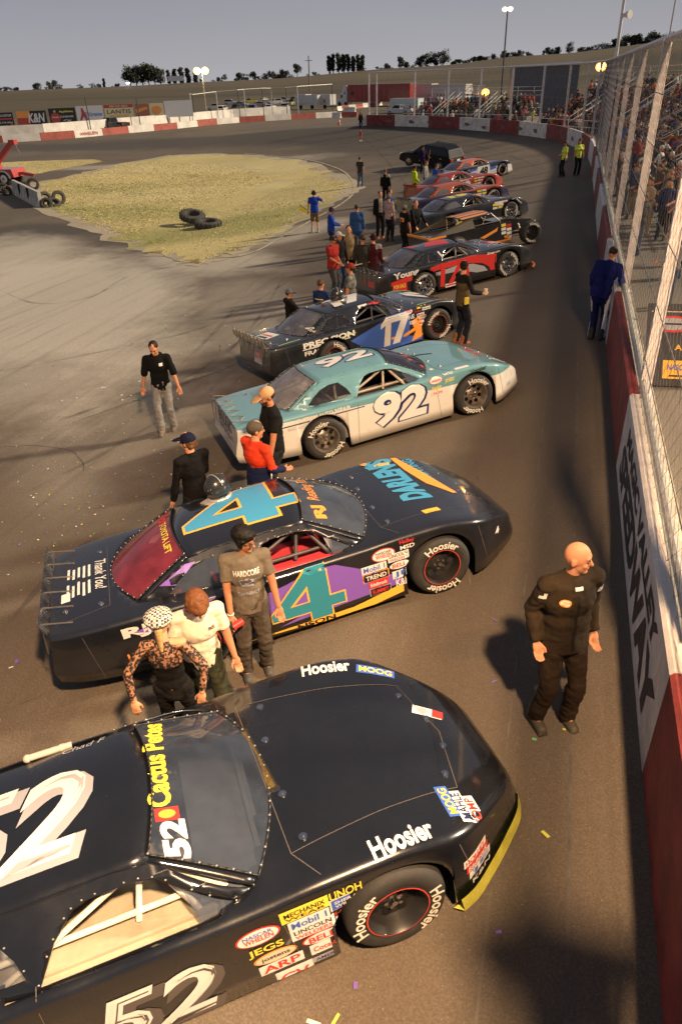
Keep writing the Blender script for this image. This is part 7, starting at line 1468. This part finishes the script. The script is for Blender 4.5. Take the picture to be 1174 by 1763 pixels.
# black pickup at the pit wall
g = G(190, 226); pk = vehicle('pickup_truck', g+Vector((-.8, 2.2, 0)), 170, (.012, .013, .016), 'black pickup truck parked in front of the white pit wall', 'pickup', 1.15)
mb = MB(); mb.sph((0, 0, .8), (.5, .12, .8)); o = mb.build('sign_board', [FWHT], smooth=True); o.location = G(178, 222); tag(o, 'white oval board leaning beside the black pickup', 'sign')
# red tow truck at the left edge
tt = empty('tow_truck', G(22, 317)); tt.rotation_euler = (0, 0, R_(5)); tag(tt, 'red tow truck with a raised boom at the left edge', 'tow truck'); TR = paint((.42, .05, .04), 'tow_truck_red', .35)
mb = MB(); mb.prism([(-4.2, .55), (-4.2, 1.35), (-3.2, 1.5), (-2.7, 2.35), (-1.3, 2.4), (-1.2, 1.2), (.8, 1.2), (.95, .6)], -.95, .95, 0, None, 'xz'); mb.build('body', [TR], tt, normals=True)
mb = MB(); q = [(-1.0, 1.3), (.95, 2.95), (1.1, 3.15), (.8, 3.25), (-1.25, 1.6)]; mb.prism(q, -.18, .18, 0, None, 'xz'); mb.box((.95, 0, 3.1), (.5, .5, .35)); mb.cyl((1.1, 0, 3.0), (1.25, 0, 2.5), .03, n=6, m=1); mb.cyl((1.25, 0, 2.5), (1.35, .05, 2.2), .06, .03, n=6, m=1); mb.build('boom', [TR, STEEL], tt, normals=False); mb = MB(); mb.prism([(.3, .75), (1.0, .72), (2.1, .55), (2.3, .75), (1.1, .95)], -.12, .12, 0, None, 'xz'); mb.build('wheel_lift', [TR], tt)
mb = MB(); P = [(.52*math.cos(t), .52*math.sin(t)) for t in np.linspace(.05, math.pi-.05, 12)]; P2 = [(.66*math.cos(t), .62*math.sin(t)) for t in np.linspace(math.pi-.05, .05, 12)]; mb.prism([(x, z+.5) for x, z in P+P2], -1.02, -.95, 0, None, 'xz'); mb.build('fender_trim', [FWHT], tt); mb = MB(); mb.box((-2.3, -.96, 1.95), (.8, .03, .5)); mb.build('window', [VGL], tt)
for x in (-3.2, 0.):
    for sg in (-1, 1): mb = MB(); mb.cyl((x, sg*.72, .5), (x, sg*1.0, .5), .5, n=20); mb.cyl((x, sg*1.0, .5), (x, sg*1.02, .5), .3, .26, 14, 1); mb.cyl((x, sg*1.02, .5), (x, sg*1.06, .5), .1, n=10, m=2); mb.build('wheel', [TYRE, FWHT, STEEL], tt, smooth=True)
# infield barrier and its tyres
def tyre_obj(loc, rot, r, wd, label, group=None, tread=True):
    mb = MB(); h = wd/2; mb.lathe([(r*.55, -h*.8), (r*.6, -h), (r*.85, -h*1.02), (r*.97, -h*.8), (r, -h*.5), (r, h*.5), (r*.97, h*.8), (r*.85, h*1.02), (r*.6, h), (r*.55, h*.8), (r*.52, 0), (r*.55, -h*.8)], 28, 0, None, 'z')
    if tread:
        for k in range(20):
            t = 2*math.pi*k/20
            for sg in (1, -1): mb.box((0, 0, 0), (.04, .05, h*.9), 0, Matrix.Rotation(t+(.08 if sg > 0 else -.08), 4, 'Z') @ Matrix.Translation((r+.012, 0, sg*h*.42)) @ Matrix.Rotation(sg*.5, 4, 'X'))
    o = mb.build('loose_tyre', [pmat('old_tyre', (.05, .046, .04), .9, nscale=5, namt=.4)], smooth=True, angle=40); o.location = loc; o.rotation_euler = rot; tag(o, label, 'tyre', group)
a, b = G(28, 333), G(73, 357); t = b-a; ln = t.length
mb = MB(); mb.prism([(-.3, 0), (.3, 0), (.26, .15), (.13, .45), (.10, .95), (-.10, .95), (-.13, .45), (-.26, .15)], 0, ln, 0, None, 'yz')
for k in (1, 2): mb.box((ln*k/3, 0, .48), (.03, .5, .9), 1)
o = mb.build('concrete_barrier', [pmat('barrier_concrete', (.42, .40, .34), .85, nscale=2, namt=.3), DARKM]); o.location = a; o.rotation_euler = (0, 0, math.atan2(t.y, t.x)); tag(o, 'weathered concrete barrier in the infield between loose tyres', 'barrier')
for px, py, dz, rot, r, lb in ((8, 332, .3, (1.2, .3, .3), .42, 'tyre leaning at the left end of the infield barrier'), (14, 336, .25, (1.4, 0, 1.3), .40, 'tyre lying against the near side of the barrier end'), (45, 328, .25, (1.3, .2, .4), .40, 'dark tyre just behind the middle of the barrier'), (60, 327, .42, (1.45, 0, .5), .45, 'tyre standing upright behind the infield barrier'), (80, 348, .25, (1.1, .3, .8), .45, 'tyre leaning on the right end of the barrier'), (82, 357, .2, (.9, .5, 0), .42, 'muddy tyre lying in front of the right barrier end'), (95, 355, .2, (.5, .3, .6), .45, 'tyre lying flat right of the barrier end'), (104, 352, .42, (1.35, .1, .9), .46, 'tyre standing upright rightmost by the barrier')):
    g = G(px, py); tyre_obj((g.x, g.y, g.z+dz), rot, r, .26, lb, None, False)
g = G(342, 388); tyre_obj((g.x-.45, g.y+.3, g.z+.42), (R_(12), R_(12), R_(10)), .68, .36, 'large tractor tyre leaning on another in the infield grass'); g = G(350, 393); tyre_obj((g.x+.25, g.y+.15, g.z+.20), (R_(4), R_(5), 0), 0.70, .36, 'large tractor tyre lying flat in the infield grass')
g = G(584, 215); mb = MB(); mb.box((0, 0, .03), (.4, .4, .06)); mb.lathe([(.17, .05), (.13, .3), (.09, .55), (.04, .82), (.03, .84), (0, .84)], 14, 0, None, 'z'); mb.lathe([(.128, .34), (.1, .52)], 14, 1, Matrix.Scale(1.03, 4), 'z'); o = mb.build('traffic_cone', [pmat('cone_orange', (.6, .14, .04), .6), FWHT], smooth=True); o.location = g; tag(o, 'orange traffic cone standing on the far track', 'traffic cone')
# ================================================================== TREES ON THE HILL
LEAF = [pmat('leaf_dark', (.022, .026, .016), .8), pmat('leaf_mid', (.036, .040, .022), .8), pmat('leaf_pale', (.06, .06, .035), .8)]; BARK = pmat('bark', (.05, .04, .03), .9)
def tree_mesh(kind, seed):
    rnd = random.Random(seed); t = MB(); H = 1.; t.cyl((0, 0, -.05), (.01, 0, .3), .03, .02, 6); br = []
    for k in range(6): a = k*1.05+rnd.random(); e = (.16*math.cos(a)*rnd.uniform(.6, 1.3), .16*math.sin(a), rnd.uniform(.4, .62)); t.cyl((0, 0, .26), e, .014, .006, 4); br.append(e)
    c = MB(); blobs = []
    if kind == 'round': 
        for k in range(11): a = rnd.uniform(0, 6.28); r = rnd.uniform(.05, .28); blobs.append((r*math.cos(a), r*math.sin(a), rnd.uniform(.32, .82), rnd.uniform(.13, .22)))
    elif kind == 'tall':
        for k in range(10): a = rnd.uniform(0, 6.28); z = .2+.075*k; r = rnd.uniform(.0, .07); blobs.append((r*math.cos(a), r*math.sin(a), z, .12*(1-.5*abs(z-.5))))
    else:
        for k in range(9): a = rnd.uniform(0, 6.28); r = rnd.uniform(.1, .5); blobs.append((r*math.cos(a), r*math.sin(a), rnd.uniform(.15, .62), rnd.uniform(.14, .24)))
    for bx, by, bz, br_ in blobs:
        sh = rnd.random()
        for k in range(85):
            d = Vector((rnd.gauss(0, 1), rnd.gauss(0, 1), rnd.gauss(0, 1))).normalized()*br_*rnd.uniform(.35, 1.08); p = Vector((bx, by, bz))+d; s_ = rnd.uniform(.018, .042)
            u = Vector((rnd.gauss(0, 1), rnd.gauss(0, 1), rnd.gauss(0, 1))).normalized(); v = u.orthogonal().normalized()
            c.add([p-u*s_-v*s_*.6, p+u*s_-v*s_*.6, p+u*s_*.7+v*s_, p-u*s_*.7+v*s_], [(0, 1, 2, 3)], 0 if sh < .5 else (1 if sh < .85 else 2))
    return t, c
TM = {}
for kd in ('round', 'tall', 'bush'):
    for k in range(3):
        t, c = tree_mesh(kd, 40+k); a = t.build('trunk', BARK); b = c.build('crown', LEAF); TM[kd, k] = (a.data, b.data); bpy.data.objects.remove(a); bpy.data.objects.remove(b)
def tree(px, top_py, bot_py, kind, label, wide=1., D=560., grp='trees along the hill crest'):
    d = ray(px, bot_py); h = math.hypot(d[0], d[1]); p = CAMP+d*(D/h); P = Vector(p); H = zat(P, top_py); root = empty('hill_tree', P-Vector((0, 0, H*.04))); root.rotation_euler = (0, 0, random.uniform(0, 6)); root.scale = (H*wide, H*wide, H*1.05); tag(root, label, 'tree', grp)
    a, b = TM[kind, random.randint(0, 2)]; link(a, 'trunk', root); link(b, 'crown', root)
random.seed(5)
TREES = [(-8, 140, 156, 'bush', 'low dark tree at the left edge of the hill', 1.4), (14, 147, 157, 'bush', 'flat dark bush on the hill at far left', 1.4), (30, 148, 157, 'bush', 'flat dark bush on the hill left of the gap', 1.2), (66, 139, 156, 'bush', 'left tree of the pair on the hill at left', 1.), (92, 138, 155, 'round', 'rounder tree of the pair on the hill at left', 1.2), (105, 142, 155, 'bush', 'low tree right of the pair on the hill at left', 1.),
    *[(x, y, 147, 'round', 'tree in the big dark clump left of the floodlight', 1.) for x, y in ((226, 116), (236, 112), (247, 114), (258, 112), (268, 114), (278, 117))], *[(x, y, 145, 'tall', 'paler tree behind the floodlight glow', 1.3) for x, y in ((292, 122), (302, 120), (314, 118), (326, 119), (338, 122))], (160, 141, 152, 'bush', 'small tree on the hill above the red apple billboard', .9), (181, 136, 152, 'tall', 'pointed small tree on the hill left of the big clump', 1.1), (200, 141, 151, 'bush', 'low bush on the hill left of the big clump', 1.2),
    *[(x, y, 136, 'bush', 'low tree in the row left of the semi truck', 1.) for x, y in ((386, 126), (412, 122), (420, 124), (436, 120), (458, 122), (472, 117), (483, 117), (494, 115))], (512, 111, 129, 'round', 'single round tree right of the utility pole', 1.1),
    *[(x, y, 124, 'tall', 'tall poplar in the clump above the semi truck', 1.2) for x, y in ((567, 98), (574, 95), (583, 94), (592, 96), (600, 95), (608, 99), (616, 96), (623, 97))], *[(x, y, 120, 'bush', 'small tree left of the big trees above the fence', 1.) for x, y in ((663, 113), (672, 111), (703, 108))], (690, 99, 120, 'round', 'round tree left of the big dark trees above the fence', .9),
    *[(x, y, 115, 'round', 'big dark tree above the fence on the bend', 1.1) for x, y in ((722, 96), (735, 93), (748, 92), (762, 88))], *[(x, y, 109, 'bush', 'tree in the low row along the crest', 1.2) for x, y in ((782, 100), (796, 99), (808, 94), (828, 95), (840, 93), (852, 90), (864, 90))], *[(x, y, 101, 'bush', 'tree in the low row right of the tall lamp', 1.1) for x, y in ((884, 86), (898, 84), (910, 88))], (944, 81, 97, 'round', 'broad tree right of the tall lamp', 1.1), (958, 80, 96, 'round', 'broader tree left of the highest round tree', 1.1), (978, 74, 94, 'round', 'highest round tree right of the tall lamp', 1.), *[(x, y, 90, 'bush', 'tree in the thicket behind the white light pole', 1.2) for x, y in ((1000, 78), (1014, 76), (1028, 72), (1042, 70))], *[(x, y, 86, 'round', 'dark tree at the right end of the crest', 1.2) for x, y in ((1060, 66), (1074, 62), (1088, 60), (1102, 58), (1122, 56), (1150, 54))]]
for px, ty, by, kd, lb, wdt in TREES: tree(px, ty-(by-ty)*.12, by+1.5, kd, lb, wdt*(1.1 if kd != 'tall' else 1.0))
for k in range(70):   # the low broken row of trees all along the crest
    px = random.choice([random.uniform(640, 1174), random.uniform(640, 1174), random.uniform(370, 520), random.uniform(-10, 640)]); by = float(CREST(px))+1.5; ht = random.uniform(6, 15) if px > 640 else random.uniform(4, 11)
    tree(px, by-ht, by, random.choice(['bush', 'round', 'bush']), 'small dark tree in the broken row along the hill crest', random.uniform(1., 1.7), random.uniform(540, 640))
g = G(303, 170); 
d = ray(303, 138); p = Vector(CAMP+d*(480/math.hypot(d[0], d[1]))); mb = MB(); mb.box((0, 0, 2.), (8.5, 1., 2.4)); 
for x in (-3, 3): mb.box((x, 0, .2), (.3, .3, 3), 1)
o = mb.build('hill_sign', [BWT, WOOD]); o.location = p-Vector((0, 0, 1.2)); o.rotation_euler = (0, 0, R_(25)); tag(o, 'small white sign standing on the hill crest', 'sign')
d = ray(221, 143); p = Vector(CAMP+d*(470/math.hypot(d[0], d[1]))); lamp('street_lamp', p-Vector((0, 0, 4)), 4., 'small cold white lamp shining by the dark clump on the hill', .45, 12, .1, None, (.6, .75, 1.))
# ================================================================== LITTER ON THE TRACK
mb = MB(); rnd = random.Random(9); CF = [pmat('confetti_white', (.7, .68, .62), .7), pmat('confetti_yellow', (.55, .55, .08), .6), pmat('confetti_green', (.12, .40, .14), .6), pmat('confetti_purple', (.18, .10, .40), .6), pmat('confetti_blue', (.1, .2, .5), .6)]
def scrap(px, py, s=1.):
    g = G(px, py); a = rnd.uniform(0, 6.28); l_, w2 = rnd.uniform(.010, .028)*s, rnd.uniform(.006, .012)*s; c, s_ = math.cos(a), math.sin(a); z = .008
    P = [(g.x+c*l_*i-s_*w2*j, g.y+s_*l_*i+c*w2*j) for i, j in ((-1, -1), (1, -1), (1, 1), (-1, 1))]; mb.add([(x, y, gz1(x, y)+z+rnd.uniform(0, .012)) for x, y in P], [(0, 1, 2, 3)], rnd.choice([0, 0, 1, 1, 2, 3, 3, 4]))
for k in range(400):
    u = rnd.random()
    if u < .55: px, py = rnd.gauss(150, 110), rnd.gauss(880, 110)
    elif u < .8: px, py = rnd.gauss(230, 120), rnd.gauss(700, 90)
    elif u < .97: px, py = rnd.gauss(330, 150), rnd.gauss(560, 60)
    else: px, py = rnd.uniform(650, 1060), rnd.uniform(640, 1763)
    if -20 < px < 1080 and 460 < py < 1780: scrap(px, py, (.85 if px < 650 else 1.) if py > 700 else 1.4)
for px, py in ((612, 1698), (578, 1757), (540, 1763), (938, 1438), (215, 1020), (20, 1150), (30, 1140), (270, 720)): scrap(px, py, 1.6)
tag(mb.build('confetti', CF), 'scattered scraps of coloured confetti on the asphalt', 'confetti', kind='stuff')
